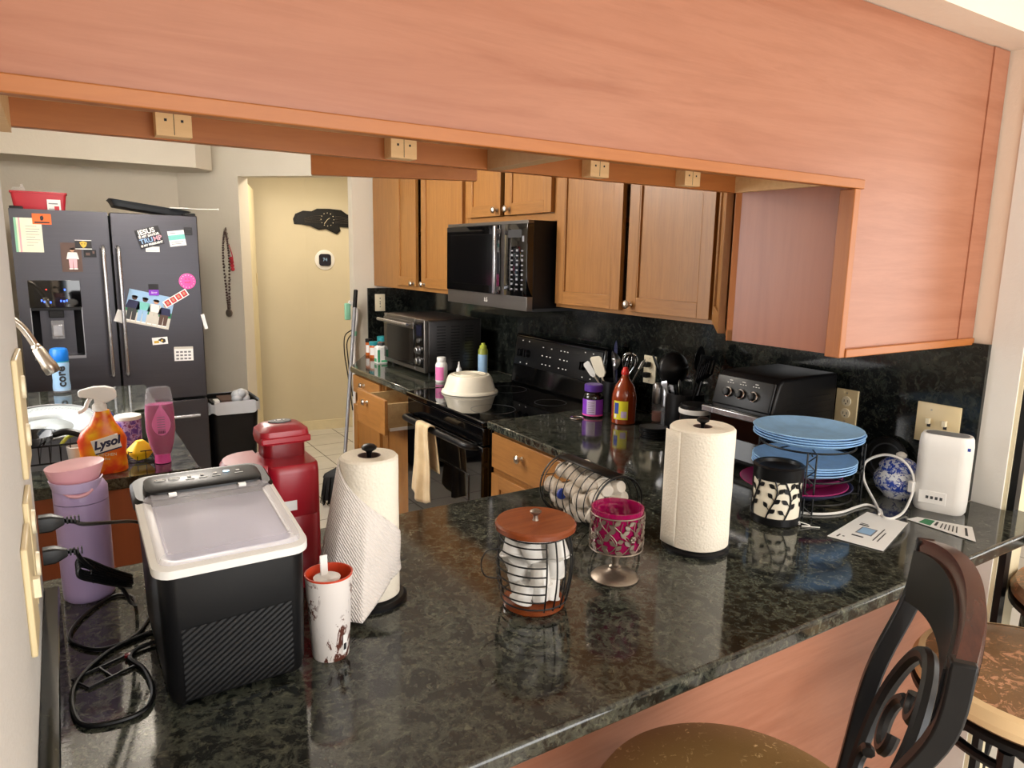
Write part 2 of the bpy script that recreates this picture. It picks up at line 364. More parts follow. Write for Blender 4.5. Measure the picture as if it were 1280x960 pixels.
def text(body, size, mat, parent, loc, rot, name='lettering', ext=0.0004, align='CENTER', spacing=1.0, sx=1.0, shear=0.0, bold=0.0):
    cu = bpy.data.curves.new('t', 'FONT'); cu.body = body; cu.size = size; cu.extrude = ext; cu.align_x = align; cu.align_y = 'CENTER'
    cu.space_character = spacing; cu.shear = shear; cu.resolution_u = 3; cu.offset = bold
    tmp = bpy.data.objects.new('t', cu); COL.objects.link(tmp)
    me = bpy.data.meshes.new_from_object(tmp); bpy.data.objects.remove(tmp); bpy.data.curves.remove(cu)
    me.name = name; me.materials.clear(); me.materials.append(MATS[mat])
    for v in me.vertices: v.co.x *= sx
    o = bpy.data.objects.new(name, me); COL.objects.link(o)
    if parent: o.parent = parent
    o.location = loc; o.rotation_euler = rot
    return o
FRONT_Y = (pi / 2, 0, 0)            # text facing -Y
FRONT_X = (pi / 2, 0, -pi / 2)      # text facing -X
G = 0.914                           # counter height
def fuse(target, *parts):
    """surface pattern becomes part of the mesh it sits on (all share the same local frame)"""
    bpy.context.view_layer.update()
    dg = bpy.context.evaluated_depsgraph_get()
    V = []; F = []; MI = []; mats = []; S = []
    for o in (target,) + parts:
        me = bpy.data.meshes.new_from_object(o.evaluated_get(dg))
        off = len(V); V += [tuple(v.co) for v in me.vertices]
        ids = []
        for m_ in o.data.materials:
            if m_ not in mats: mats.append(m_)
            ids.append(mats.index(m_))
        for p_ in me.polygons: F.append(tuple(off + i for i in p_.vertices)); MI.append(ids[p_.material_index] if ids else 0)
        bpy.data.meshes.remove(me)
    me = bpy.data.meshes.new(target.data.name); me.from_pydata(V, [], F)
    for m_ in mats: me.materials.append(m_)
    me.polygons.foreach_set('material_index', MI); me.polygons.foreach_set('use_smooth', [True] * len(F)); me.update()
    me.set_sharp_from_angle(angle=radians(30))
    target.modifiers.clear(); target.data = me
    for o in parts: bpy.data.objects.remove(o)
    return target
# ============================================================ STRUCTURE
def sbox(name, mat, *b, parent=None):
    return struct(MB(mat).box(*b).build(name, parent))
struct(MB('floor_tile').box(-2.7, 5.5, -3.4, 6.6, -0.05, 0).build('floor'))
sbox('ceiling_kitchen', 'ceiling_white', -0.7, 5.5, 1.2, 6.6, 2.44, 2.5)
sbox('ceiling_dining', 'ceiling_white', -2.7, 5.5, -3.4, 1.2, 2.44, 2.5)
sbox('wall_left', 'wall_near', -0.20, -0.062, -0.55, 1.355, 0, 2.44)
sbox('wall_nook', 'wall_cream', -2.6, -0.20, -0.67, -0.55, 0, 2.44)
struct(MB('wall_cream').box(-2.6, -2.5, -3.3, -2.5, 0, 2.44).box(-2.6, -2.5, -0.9, -0.55, 0, 2.44).box(-2.6, -2.5, -2.5, -0.9, 0, 0.6).box(-2.6, -2.5, -2.5, -0.9, 2.1, 2.44).build('wall_far_left'))
struct(MB('white_plastic').box(-2.56, -2.52, -2.5, -2.46, 0.6, 2.1).box(-2.56, -2.52, -0.94, -0.9, 0.6, 2.1).box(-2.56, -2.52, -1.72, -1.68, 0.6, 2.1).box(-2.56, -2.52, -2.5, -0.9, 0.6, 0.64).box(-2.56, -2.52, -2.5, -0.9, 2.06, 2.1).build('added_window'))  # unseen window added to go with the left fill
# kitchen window wall over the sink
w = MB('wall_grey'); w.box(-0.55, -0.43, 1.2, 2.5, 0, 2.44).box(-0.55, -0.43, 3.75, 5.8, 0, 2.44).box(-0.55, -0.43, 2.5, 3.75, 0, 1.05).box(-0.55, -0.43, 2.5, 3.75, 2.0, 2.44)
struct(w.build('wall_sink'))
sbox('wall_return', 'wall_grey', -0.55, -0.20, 1.2, 1.355, 0, 2.44)
w = MB('white_plastic').box(-0.50, -0.46, 2.5, 3.75, 1.05, 1.09).box(-0.50, -0.46, 2.5, 3.75, 1.96, 2.0).box(-0.50, -0.46, 2.5, 2.54, 1.09, 1.96).box(-0.50, -0.46, 3.71, 3.75, 1.09, 1.96).box(-0.50, -0.46, 3.105, 3.145, 1.09, 1.96)
struct(w.build('window_1'))
struct(MB('wall_grey').box(-0.55, 0.78, 5.67, 5.8, 0, 2.44).build('wall_back'))
# diagonal doorway wall: from (0.77,5.67) to (1.72,4.75), outer face towards the camera
d_ = Vector((0.95, -0.92, 0)).normalized(); n_ = Vector((0.92, 0.95, 0)).normalized() * 0.12
def dq(a, b, z0, z1, mb):
    A = Vector((0.77, 5.67, 0)) + d_ * a; B = Vector((0.77, 5.67, 0)) + d_ * b
    return mb.prism([(A.x, A.y), (B.x, B.y), (B.x + n_.x, B.y + n_.y), (A.x + n_.x, A.y + n_.y)], z0, z1)
w = MB('wall_grey'); dq(0, 0.475, 0, 2.44, w); dq(0.475, 1.322, 2.095, 2.44, w)
struct(w.build('wall_doorway'))
w = MB('wall_grey').prism([(1.72, 4.75), (2.16, 4.75), (2.16, 4.87), (1.80, 4.87), (1.72, 4.83)], 0, 2.44)
struct(w.build('wall_range_end'))
# hall behind the doorway
w = MB('wall_hall').box(0.80, 1.84, 6.25, 6.37, 0, 2.44).prism([(1.84, 6.25), (2.75, 6.12), (2.75, 6.37), (1.84, 6.37)], 0, 2.44).box(2.62, 2.74, 4.8, 6.2, 0, 2.44).box(0.70, 0.82, 5.85, 6.37, 0, 2.44)
struct(w.build('wall_hall'))
struct(MB('door_cream').box(0.85, 1.84, 6.235, 6.25, 0, 0.085).prism([(1.84, 6.235), (2.62, 6.122), (2.62, 6.14), (1.84, 6.25)], 0, 0.085).build('baseboard_hall'))
# door swung open into the hall, seen almost edge on
a0 = Vector((1.185, 5.44)); a1 = Vector((1.385, 6.10)); dd = (a1 - a0).normalized(); nn = Vector((-dd.y, dd.x)) * 0.035
dr = struct(MB('door_cream').prism([tuple(a0), tuple(a1), tuple(a1 + nn), tuple(a0 + nn)], 0.01, 2.07).build('door_1'))
b0 = a0 + dd * 0.62
MB('ivory').tr((b0.x + 0.002, b0.y, 1.36), rz=atan2(dd.y, dd.x)).box(-0.03, 0.03, -0.004, 0.0, -0.05, 0.05).build('latch_plate', dr)
# range wall
struct(MB('wall_cream').box(2.16, 2.30, 0.93, 4.87, 0, 2.44).build('wall_right'))
struct(MB('wall_white').box(2.155, 2.30, 0.853, 0.93, 0, 2.44).build('trim_1'))
struct(MB('door_cream').box(2.16, 2.30, 0.843, 0.853, 0, 2.44).build('trim_2'))
struct(MB('black_satin').box(2.165, 2.195, 0.825, 0.843, 0, 2.44).build('door_2_frame'))
# beam over the bar
struct(MB('wall_cream').box(-0.062, 5.3, 0.89, 1.20, 2.13, 2.44).build('ceiling_beam'))
struct(MB('wall_grey').prism([(-0.43, 5.24), (0.83, 5.24), (0.95, 5.36), (0.95, 5.49), (0.77, 5.67), (-0.43, 5.67)], 2.12, 2.44).build('ceiling_soffit'))
# dining room and the room beyond
w = MB('wall_cream').box(-2.6, 0.0, -3.42, -3.3, 0, 2.44).box(2.6, 5.5, -3.42, -3.3, 0, 2.44).box(0.0, 2.6, -3.42, -3.3, 2.3, 2.44)
struct(w.build('wall_patio'))
w = MB('wall_cream').box(5.3, 5.42, -3.3, -1.8, 0, 2.44).box(5.3, 5.42, 0, 6.6, 0, 2.44).box(5.3, 5.42, -1.8, 0, 0, 0.9).box(5.3, 5.42, -1.8, 0, 2.05, 2.44)
struct(w.build('wall_far_right'))
struct(MB('dark_grey').box(5.285, 5.3, 0, 3.5, 0, 0.10).build('baseboard_far_right'))
struct(MB('wall_hall').box(2.30, 5.3, 4.87, 5.0, 0, 2.44).build('wall_beyond'))
w = MB('charcoal').tr((-1,0,0)).box(1.0, 1.06, -3.38, -3.32, 0, 2.3).box(3.54, 3.6, -3.38, -3.32, 0, 2.3).box(2.27, 2.33, -3.38, -3.32, 0, 2.3).box(1.0, 3.6, -3.38, -3.32, 2.24, 2.3).box(1.0, 3.6, -3.38, -3.32, 0, 0.06)
struct(w.build('window_2'))
w = MB('white_plastic').box(5.33, 5.38, -1.8, -1.75, 0.9, 2.05).box(5.33, 5.38, -0.05, 0, 0.9, 2.05).box(5.33, 5.38, -0.925, -0.875, 0.9, 2.05).box(5.33, 5.38, -1.8, 0, 0.9, 0.95).box(5.33, 5.38, -1.8, 0, 2.0, 2.05)
struct(w.build('window_3'))

# ============================================================ WORKTOPS
o = MB('granite').prism([(-0.060, 0.727), (2.19, 0.727), (2.19, 0.843), (2.155, 0.843), (2.155, 0.93), (2.14, 0.93), (2.14, 2.44), (1.435, 2.44), (1.435, 1.64), (-0.42, 1.64), (-0.42, 1.36), (-0.060, 1.36)], G - 0.034, G).build('granite_worktop', bevel=0.008, seg=3)
tag(o, 'dark speckled granite bar worktop running from the left wall to the range', 'countertop')
o = MB('granite').prism([(1.435, 3.205), (2.14, 3.205), (2.14, 4.75), (1.83, 4.75), (1.435, 4.06)], G - 0.034, G).build('granite_worktop', bevel=0.008, seg=3)
tag(o, 'dark granite worktop with a clipped corner under the big steel toaster oven', 'countertop')
# sink counter with an opening
sk = MB('granite')
for b in ((-0.43, 0.325, 2.31, 2.50), (-0.43, 0.325, 3.22, 3.94), (-0.43, -0.33, 2.50, 3.22), (0.20, 0.325, 2.50, 3.22)): sk.box(max(b[0], -0.428), b[1], b[2], b[3], G - 0.034, G)
o = sk.build('granite_worktop'); tag(o, 'granite sink worktop with its rounded end below the orange spray bottle', 'countertop')
o = MB('granite_wall').box(-0.0615, -0.040, 0.729, 1.355, G, G + 0.10).build('granite_upstand', bevel=0.002)
tag(o, 'low polished granite upstand along the left wall behind the black cords', 'backsplash')
o = MB("granite_wall").box(2.14, 2.1595, 0.93, 4.75, G, 1.362).build('granite_backsplash')
tag(o, 'tall polished dark granite backsplash under the upper cabinets', 'backsplash')
o = MB('granite_wall').box(1.815, 2.14, 4.735, 4.75, G, 1.345).build('granite_backsplash')
tag(o, 'short granite backsplash panel on the end wall beside the doorway', 'backsplash')
# sink basin
r = thing('sink_basin', 'stainless sink basin in the granite under the dish rack', 'sink', (-0.065, 2.86, G))
k = MB('steel')
k.box(-0.265, -0.255, -0.36, 0.36, -0.2, -0.002).box(0.255, 0.265, -0.36, 0.36, -0.2, -0.002).box(-0.265, 0.265, -0.36, -0.35, -0.2, -0.002).box(-0.265, 0.265, 0.35, 0.36, -0.2, -0.002).box(-0.265, 0.265, -0.36, 0.36, -0.21, -0.2)
k.build('basin', r); MB('dark_grey').tr((0, 0, -0.2)).lathe([(0.045, 0), (0.045, 0.003), (0.02, 0.004)], 20).build('drain', r)

# ============================================================ CABINETS
def knob_x(parent, x, y, z, nx=-1, name='knob'):
    """little round pull on a door that faces -X"""
    return MB('nickel').tr((x, y, z), ry=-pi / 2).lathe([(0.009, 0.0), (0.006, 0.004), (0.0055, 0.014), (0.0145, 0.019), (0.0165, 0.026), (0.012, 0.031), (0.002, 0.0335)], 20).build(name, parent)
def shaker(mb, y0, y1, z0, z1, x, th=0.02, fw=0.055, rec=0.008, mat='maple', matx='maple_x'):
    """door leaf facing -X with its outer face at x - th"""
    mb.mat(mat).box(x - th, x, y0, y0 + fw, z0, z1).box(x - th, x, y1 - fw, y1, z0, z1)
    mb.mat(matx).box(x - th, x, y0 + fw, y1 - fw, z0, z0 + fw).box(x - th, x, y0 + fw, y1 - fw, z1 - fw, z1)
    mb.mat(mat).box(x - th + rec, x - 0.003, y0 + fw - 0.002, y1 - fw + 0.002, z0 + fw - 0.002, z1 - fw + 0.002)
    b = 0.007
    for (a, c, d, e) in ((y0 + fw, y0 + fw + b, z0 + fw, z1 - fw), (y1 - fw - b, y1 - fw, z0 + fw, z1 - fw)):
        mb.add([(x - th + 0.001, a, d), (x - th + 0.001, c, d), (x - th + 0.001, c, e), (x - th + 0.001, a, e), (x - 0.004, a, d), (x - 0.004, c, d), (x - 0.004, c, e), (x - 0.004, a, e)],
               [(0, 1, 2, 3), (0, 4, 5, 1), (3, 2, 6, 7), (1, 5, 6, 2), (0, 3, 7, 4)])
    return mb
XF = 1.862; XB = 2.159; ZT = 2.129; ZB = 1.362
def upper(name, label, y0, y1, z0, z1, doors, shelf=True, filler=None):
    r = thing(name, label, 'cabinet', ((XF + XB) / 2, (y0 + y1) / 2, z0)); cx, cy, cz = r.location
    def B(mb, a, b, c, d, e, f): mb.box(a - cx, b - cx, c - cy, d - cy, e - cz, f - cz)
    m = MB('maple'); t_ = 0.016
    for bb in ((XF + t_, XB, y0, y0 + t_, z0, z1), (XF + t_, XB, y1 - t_, y1, z0, z1), (XF + t_, XB, y0 + t_, y1 - t_, z1 - t_, z1), (XF + t_, XB, y0 + t_, y1 - t_, z0 + 0.012, z0 + 0.012 + t_), (XB - 0.008, XB, y0 + t_, y1 - t_, z0, z0 + 0.012)): B(m, *bb)
    if shelf: B(m, XF + 0.03, XB, y0 + t_, y1 - t_, (z0 + z1) / 2 - 0.03, (z0 + z1) / 2 - 0.012)
    m.build('carcass', r)
    m = MB('maple'); 
    B(m, XF, XF + t_, y0, y0 + 0.035, z0, z1)
    B(m, XF, XF + t_, (filler or y1 - 0.035), y1, z0, z1)
    m.mat('maple_x'); B(m, XF, XF + t_, y0 + 0.035, (filler or y1 - 0.035), z1 - 0.035, z1); B(m, XF, XF + t_, y0 + 0.035, (filler or y1 - 0.035), z0, z0 + 0.035)
    m.build('face_frame', r, bevel=0.001)
    for (a, b, c, d, ky, kz) in doors:
        q = MB(); shaker(q, a - cy, b - cy, c - cz, d - cz, XF - 0.001 - cx)
        dd_ = q.build('door', r, bevel=0.0015)
        if ky: knob_x(dd_, XF - 0.021 - cx, ky - cy, kz - cz)
    return r
upper('wall_cabinet', 'tall maple double door wall cabinet above the big toaster oven', 3.385, 4.735, ZB, ZT,
      [(4.00, 4.305, 1.387, 2.10, 4.03, 1.405), (3.415, 3.925, 1.387, 2.10, 3.88, 1.405)], filler=4.335)
upper('wall_cabinet', 'short maple two door wall cabinet directly above the microwave', 2.57, 3.383, 1.735, ZT,
      [(3.025, 3.365, 1.772, 2.10, 3.055, 1.80), (2.60, 2.985, 1.772, 2.10, 2.945, 1.80)], shelf=False)
u3 = upper('wall_cabinet', 'maple double door wall cabinet right of the microwave above the sauce bottle', 1.605, 2.568, ZB, ZT,
      [(2.125, 2.55, 1.378, 2.10, None, 0), (1.665, 2.085, 1.378, 2.10, 2.058, 1.405)])
# diagonal corner cabinet
r = thing('corner_wall_cabinet', 'corner wall cabinet with pink laminate side above the small black toaster oven', 'cabinet', (1.85, 1.2, ZB))
f = lambda x, y: (x - 1.85, y - 1.2)
foot = [f(1.535, 1.0), f(2.158, 1.0), f(2.158, 1.603), f(1.868, 1.603), f(1.535, 1.30)]
h = ZT - ZB
m = MB('pink_laminate_v'); m.box(1.535 - 1.85, 1.551 - 1.85, 1.0 - 1.2, 1.30 - 1.2, 0, h)
m.mat('maple').prism([f(1.551, 1.017), f(2.149, 1.017), f(2.149, 1.589), f(1.872, 1.589), f(1.551, 1.298)], 0.004, 0.018).prism([f(1.551, 1.017), f(2.149, 1.017), f(2.149, 1.589), f(1.872, 1.589), f(1.551, 1.298)], h - 0.016, h - 0.001)
m.box(2.15 - 1.85, 2.158 - 1.85, 1.0 - 1.2, 1.603 - 1.2, 0, h).box(1.551 - 1.85, 2.15 - 1.85, 1.0 - 1.2, 1.016 - 1.2, 0, h).box(1.868 - 1.85, 2.15 - 1.85, 1.59 - 1.2, 1.603 - 1.2, 0, h)
m.build('carcass', r)
u = Vector((1.868 - 1.535, 1.603 - 1.30)); ul = u.length; u.normalize(); vn = Vector((-u.y, u.x))
ang = atan2(u.y, u.x)
# frame in a local frame: x' along the face from the near end, y' outwards
m = MB('trim_wood_v').tr((1.535 - 1.85, 1.30 - 1.2, 0), rz=ang)
m.box(0, 0.03, -0.002, 0.016, 0, h).box(ul - 0.03, ul, -0.002, 0.016, 0, h).mat('maple_x').box(0, ul, -0.002, 0.014, 0, 0.03).box(0, ul, -0.002, 0.014, h - 0.03, h)
m.build('face_frame', r, bevel=0.001)
q = MB().tr((1.535 - 1.85, 1.30 - 1.2, 0), rz=ang - radians(90)) # map -X facing leaf: local -x -> outwards
q = MB(); q.T = Matrix.Translation((1.535 - 1.85, 1.30 - 1.2, 0)) @ Matrix.Rotation(ang + radians(2.0), 4, 'Z') @ Matrix.Rotation(radians(-90), 4, 'Z') @ Matrix.Scale(1, 4)
# after Rz(-90): local x -> -y', local y -> x'
shaker(q, 0.035, ul - 0.015, 0.015, h - 0.03, -0.018)
cd = q.build('door', r, bevel=0.0015)
kb = Vector((1.535 - 1.85, 1.30 - 1.2)) + u * (ul - 0.05) + vn * 0.045
MB('nickel').tr((kb.x, kb.y, 0.045), rz=atan2(vn.y, vn.x)).tr((kb.x, kb.y, 0.045), ry=pi / 2, rz=0).lathe([(0.006, -0.005), (0.0055, 0.008), (0.0145, 0.013), (0.0165, 0.02), (0.012, 0.025), (0.002, 0.0275)], 20).build('knob', cd)
bpy.data.objects[-1] if False else None

# overhead cabinet above the bar (doors face the kitchen)
OX0, OX1, OY0, OY1, OZ = -0.058, 1.532, 1.0, 1.33, 1.742
r = thing('overhead_cabinet', 'long overhead cabinet hanging above the granite bar seen from below', 'cabinet', (0.75, 1.16, OZ))
def B(mb, a, b, c, d, e, f_): return mb.box(a - 0.75, b - 0.75, c - 1.16, d - 1.16, e - OZ, f_ - OZ)
m = MB('pale_wood'); B(m, OX0, OX1, OY0, OY1 - 0.02, 1.792, 1.806); B(m, OX0, OX1, OY0, OY1 - 0.02, 2.11, 2.128)
m.mat('block_wood'); B(m, OX0, OX0 + 0.018, OY0, OY1 - 0.02, 1.742, 2.128); B(m, OX1 - 0.016, OX1, OY0, OY1 - 0.02, 1.752, 2.128)
m.build('carcass', r)
m = MB('pale_wood'); B(m, 0.765, 0.80, OY0 + 0.002, OY1 - 0.02, 1.752, 1.794); m.build('partition_edge', r, bevel=0.001)
m = MB('trim_wood'); B(m, OX0, OX1, OY1 - 0.02, OY1, 1.752, 1.80); B(m, OX0, OX1, OY1 - 0.02, OY1, 2.09, 2.128)
for xx in (OX0, 0.36, 0.765, 1.16, OX1 - 0.04): B(m, xx, xx + 0.04, OY1 - 0.02, OY1, 1.80, 2.09)
m.build('face_frame', r, bevel=0.001)
for xx in (0.148, 0.54, 1.01, 1.30):
    m = MB('block_wood'); B(m, xx, xx + 0.052, OY1 - 0.052, OY1 - 0.020, 1.754, 1.792)
    m.mat('ink'); B(m, xx + 0.012, xx + 0.016, OY1 - 0.0525, OY1 - 0.0518, 1.776, 1.780); B(m, xx + 0.036, xx + 0.040, OY1 - 0.0525, OY1 - 0.0518, 1.776, 1.780)
    B(m, xx + 0.0255, xx + 0.0265, OY1 - 0.0525, OY1 - 0.0518, 1.756, 1.790)
    m.build('corner_block', r, bevel=0.0008)
# kitchen side doors, one swung open
for a, b in ((-0.04, 0.355), (0.80, 1.155), (1.165, 1.50)):
    m = MB('maple'); B(m, a, b, OY1 + 0.001, OY1 + 0.021, 1.765, 2.11); m.build('door', r, bevel=0.0015)
m = MB('trim_wood'); m.T = Matrix.Translation((0.755 - 0.75, OY1 + 0.004 - 1.16, 0)) @ Matrix.Rotation(radians(158), 4, 'Z')
m.box(0, 0.335, -0.02, 0.0, 1.731 - OZ, 2.10 - OZ); dO = lab(m.build('door', r, bevel=0.0015), 'cabinet door standing open over the kitchen')
# back panel in L shape
r = thing('laminate_panel', 'large pink wood grain laminate panel covering the back of the overhead cabinets', 'panel', (0.75, 0.985, 1.75))
m = MB('pink_laminate')
m.T = Matrix.Rotation(pi / 2, 4, 'X')
poly = [(-0.062, 1.742), (1.535, 1.742), (1.535, ZB), (2.155, ZB), (2.155, 2.128), (-0.062, 2.128)]
m.prism([(a - 0.75, b - 1.75) for a, b in poly], -0.014, 0.0)
m.build('sheet', r)
m = MB('pink_laminate').box(2.075 - .75, 2.155 - .75, -0.004, 0.0, ZB - 1.75, 2.128 - 1.75); m.build('edge_strip', r)
m = MB('trim_wood'); m.box(-0.062 - .75, 1.562 - .75, -0.008, 0.012, 1.741 - 1.75, 1.762 - 1.75).build('edge_trim', r, bevel=0.002)
m = MB('trim_wood_v'); m.box(1.526 - .75, 1.548 - .75, -0.0085, 0.03, ZB - 1.75 - 0.006, 1.7405 - 1.75).build('edge_trim', r, bevel=0.002)
m = MB('trim_wood'); m.box(1.549 - .75, 2.150 - .75, -0.012, 0.012, ZB - 1.75 - 0.006, ZB - 1.75 + 0.014).build('edge_trim', r, bevel=0.002)

# base cabinets ------------------------------------------------
r = thing('base_cabinet', 'maple base cabinet right of the range with a single wide drawer', 'cabinet', (1.80, 2.04, 0))
m = MB('maple').box(1.466 - 1.8, 2.14 - 1.8, 1.68 - 2.04, 2.43 - 2.04, 0.10, 0.879).mat('charcoal').box(1.53 - 1.8, 2.14 - 1.8, 1.68 - 2.04, 2.43 - 2.04, 0, 0.10)
m.build('body', r)
m = MB('maple_x').box(1.446 - 1.8, 1.466 - 1.8, 1.75 - 2.04, 2.415 - 2.04, 0.725, 0.868); dw = m.build('drawer', r, bevel=0.003); knob_x(dw, 1.446 - 1.8, 2.19 - 2.04, 0.815)
for a, b in ((2.09, 2.415), (1.75, 2.08)):
    q = MB(); shaker(q, a - 2.04, b - 2.04, 0.12, 0.70, 1.466 - 1.8); dd_ = q.build('door', r, bevel=0.0015); knob_x(dd_, 1.446 - 1.8, (2.12 if a > 2.08 else 2.05) - 2.04, 0.66)
r = thing('base_cabinet', 'maple base cabinet left of the range with its lower drawer pulled out', 'cabinet', (1.80, 3.63, 0))
f = lambda x, y: (x - 1.8, y - 3.63)
m = MB('maple').prism([f(1.466, 3.215), f(2.14, 3.215), f(2.14, 4.74), f(1.84, 4.74), f(1.466, 4.06)], 0.10, 0.70).prism([f(1.60, 3.215), f(2.14, 3.215), f(2.14, 4.74), f(1.84, 4.74), f(1.60, 4.06)], 0.70, 0.879)
m.box(1.466 - 1.8, 1.6 - 1.8, 3.215 - 3.63, 3.235 - 3.63, 0.70, 0.879).box(1.466 - 1.8, 1.6 - 1.8, 3.575 - 3.63, 3.615 - 3.63, 0.70, 0.879).box(1.466 - 1.8, 1.6 - 1.8, 4.03 - 3.63, 4.06 - 3.63, 0.70, 0.879)
m.box(1.466 - 1.8, 1.6 - 1.8, 3.6 - 3.63, 4.05 - 3.63, 0.705, 0.879)
m.mat('charcoal').prism([f(1.53, 3.215), f(2.14, 3.215), f(2.14, 4.7), f(1.9, 4.7), f(1.53, 4.06)], 0, 0.10)
m.build('body', r)
m = MB('maple_x').box(1.446 - 1.8, 1.466 - 1.8, 3.63 - 3.63, 4.045 - 3.63, 0.765, 0.868); dw = m.build('drawer', r, bevel=0.003); knob_x(dw, 1.446 - 1.8, 3.86 - 3.63, 0.83)
m = MB('maple_x').box(1.300 - 1.8, 1.320 - 1.8, 3.20 - 3.63, 3.575 - 3.63, 0.695, 0.872)
dw = m.build('drawer', r, bevel=0.003); knob_x(dw, 1.300 - 1.8, 3.43 - 3.63, 0.825)
m = MB('plywood_box').box(1.32 - 1.8, 1.75 - 1.8, 3.235 - 3.63, 3.247 - 3.63, 0.715, 0.845).box(1.32 - 1.8, 1.75 - 1.8, 3.553 - 3.63, 3.565 - 3.63, 0.715, 0.845).box(1.32 - 1.8, 1.75 - 1.8, 3.247 - 3.63, 3.553 - 3.63, 0.715, 0.725).box(1.738 - 1.8, 1.75 - 1.8, 3.247 - 3.63, 3.553 - 3.63, 0.715, 0.845)
m.mat('white_plastic').box(1.34 - 1.8, 1.7 - 1.8, 3.222 - 3.63, 3.235 - 3.63, 0.708, 0.722)
m.build('drawer_box', dw)
for a, b in ((3.635, 4.045), (3.235, 3.58)):
    q = MB(); shaker(q, a - 3.63, b - 3.63, 0.12, 0.69, 1.466 - 1.8); q.build('door', r, bevel=0.0015)
# peninsula carcass: pink front panel + kitchen side
r = thing('bar_cabinet', 'pink laminate panelled cabinet under the granite bar overhang', 'cabinet', (1.0, 1.28, 0))
MB('pink_laminate').box(-0.06 - 1.0, 2.155 - 1.0, 0.945 - 1.28, 0.957 - 1.28, 0, 0.879).build('front_panel', r)
MB('maple').box(-0.055 - 1.0, 1.44 - 1.0, 0.957 - 1.28, 1.60 - 1.28, 0.1, 0.879).box(1.44 - 1.0, 2.14 - 1.0, 0.957 - 1.28, 1.67 - 1.28, 0.1, 0.879).mat('charcoal').box(-0.055 - 1, 2.14 - 1, 0.957 - 1.28, 1.53 - 1.28, 0, 0.1).build('carcass', r)
r = thing('sink_cabinet', 'brown laminate end of the sink base cabinet behind the lilac tumbler', 'cabinet', (-0.05, 3.1, 0))
MB('brown_laminate').box(-0.43 + .05, 0.30 + .05, 2.33 - 3.1, 3.92 - 3.1, 0.1, 0.70).box(0.22 + .05, 0.30 + .05, 2.33 - 3.1, 3.92 - 3.1, 0.70, 0.879).box(-0.43 + .05, 0.22 + .05, 2.33 - 3.1, 2.47 - 3.1, 0.70, 0.879).box(-0.43 + .05, 0.22 + .05, 3.25 - 3.1, 3.92 - 3.1, 0.70, 0.879).mat('charcoal').box(-0.43 + .05, 0.25 + .05, 2.38 - 3.1, 3.92 - 3.1, 0, 0.10).build('body', r)
# ============================================================ RANGE
r = thing('range', 'black freestanding electric range with a towel on its oven door handle', 'stove', (1.44, 2.82, 0))
YH = 0.377
m = MB('black_gloss').box(0.02, 0.66, -YH, YH, 0.06, 0.885).mat('charcoal').box(0.06, 0.64, -YH + .02, YH - .02, 0, 0.06); m.build('body', r, bevel=0.003)
m = MB('glass_black').box(-0.025, 0.62, -YH - 0.003, YH + 0.003, 0.886, 0.912); m.build('cooktop', r, bevel=0.005)
for (x, y, q) in ((0.14, -0.19, 0.1), (0.14, 0.19, 0.08), (0.45, -0.19, 0.075), (0.45, 0.19, 0.1)):
    MB('black_satin').lathe([(q, 0.9121), (q, 0.9126), (q - 0.0022, 0.9126), (q - 0.0022, 0.9123), (q * 0.72, 0.9123), (q * 0.72, 0.9126), (q * 0.72 - 0.002, 0.9126), (q * 0.72 - 0.002, 0.9122)], 48, cap=False).tr((x, y, 0)) if False else None
    m = MB('dark_grey').tr((x, y, 0)); m.lathe([(q, 0.9118), (q, 0.9124), (q - 0.002, 0.9124), (q - 0.002, 0.9118)], 48, cap=False); m.build('burner_ring', r)
m = MB('glass_black').box(-0.022, 0.02, -YH + .004, YH - .004, 0.225, 0.800).mat('glass_black').box(-0.026, -0.018, -0.27, 0.27, 0.36, 0.66); od = m.build('oven_door', r, bevel=0.004)
m = MB('black_satin').tube(smooth([(-0.02, -0.325, 0.792), (-0.058, -0.315, 0.798), (-0.072, -0.24, 0.802), (-0.075, 0, 0.803), (-0.072, 0.24, 0.802), (-0.058, 0.315, 0.798), (-0.02, 0.325, 0.792)], 6), 0.015, 12); m.build('handle', od)
m = MB('black_gloss').box(-0.018, 0.02, -YH + .004, YH - .004, 0.805, 0.882); m.build('front_rail', r, bevel=0.004)
m = MB('black_gloss').box(-0.018, 0.02, -YH + .004, YH - .004, 0.065, 0.215); m.build('storage_drawer', r, bevel=0.006)
# back guard (leans back)
m = MB('black_gloss'); m.add([(0.585, -YH, 0.912), (0.62, -YH, 1.175), (0.66, -YH, 1.175), (0.66, -YH, 0.90), (0.585, YH, 0.912), (0.62, YH, 1.175), (0.66, YH, 1.175), (0.66, YH, 0.90)],
      [(0, 1, 2, 3), (4, 7, 6, 5), (0, 4, 5, 1), (1, 5, 6, 2), (2, 6, 7, 3), (3, 7, 4, 0)]); bg = m.build('back_guard', r, bevel=0.012, seg=3)
def onbg(y, t, off=0.0): # t = height fraction
    return (0.585 + 0.035 * t - off, y, 0.912 + 0.263 * t)
m = MB('black_satin')
tl = atan2(0.035, 0.263)
m.T = Matrix.Translation(onbg(0, 0.66, 0.0)) @ Matrix.Rotation(tl, 4, 'Y')
m.box(-0.004, 0.002, -0.36, 0.36, -0.072, 0.072); cpn = m.build('control_panel', bg, bevel=0.002)
for y in (-0.295, -0.235, 0.235, 0.295):
    m = MB('black_satin'); m.T = Matrix.Translation(onbg(y, 0.64, 0.004)) @ Matrix.Rotation(tl, 4, 'Y') @ Matrix.Rotation(-pi / 2, 4, 'Y')
    m.lathe([(0.021, 0), (0.021, 0.006), (0.017, 0.018), (0.016, 0.022)], 20).box(-0.019, 0.019, -0.004, 0.004, 0.018, 0.03); m.build('burner_knob', bg)
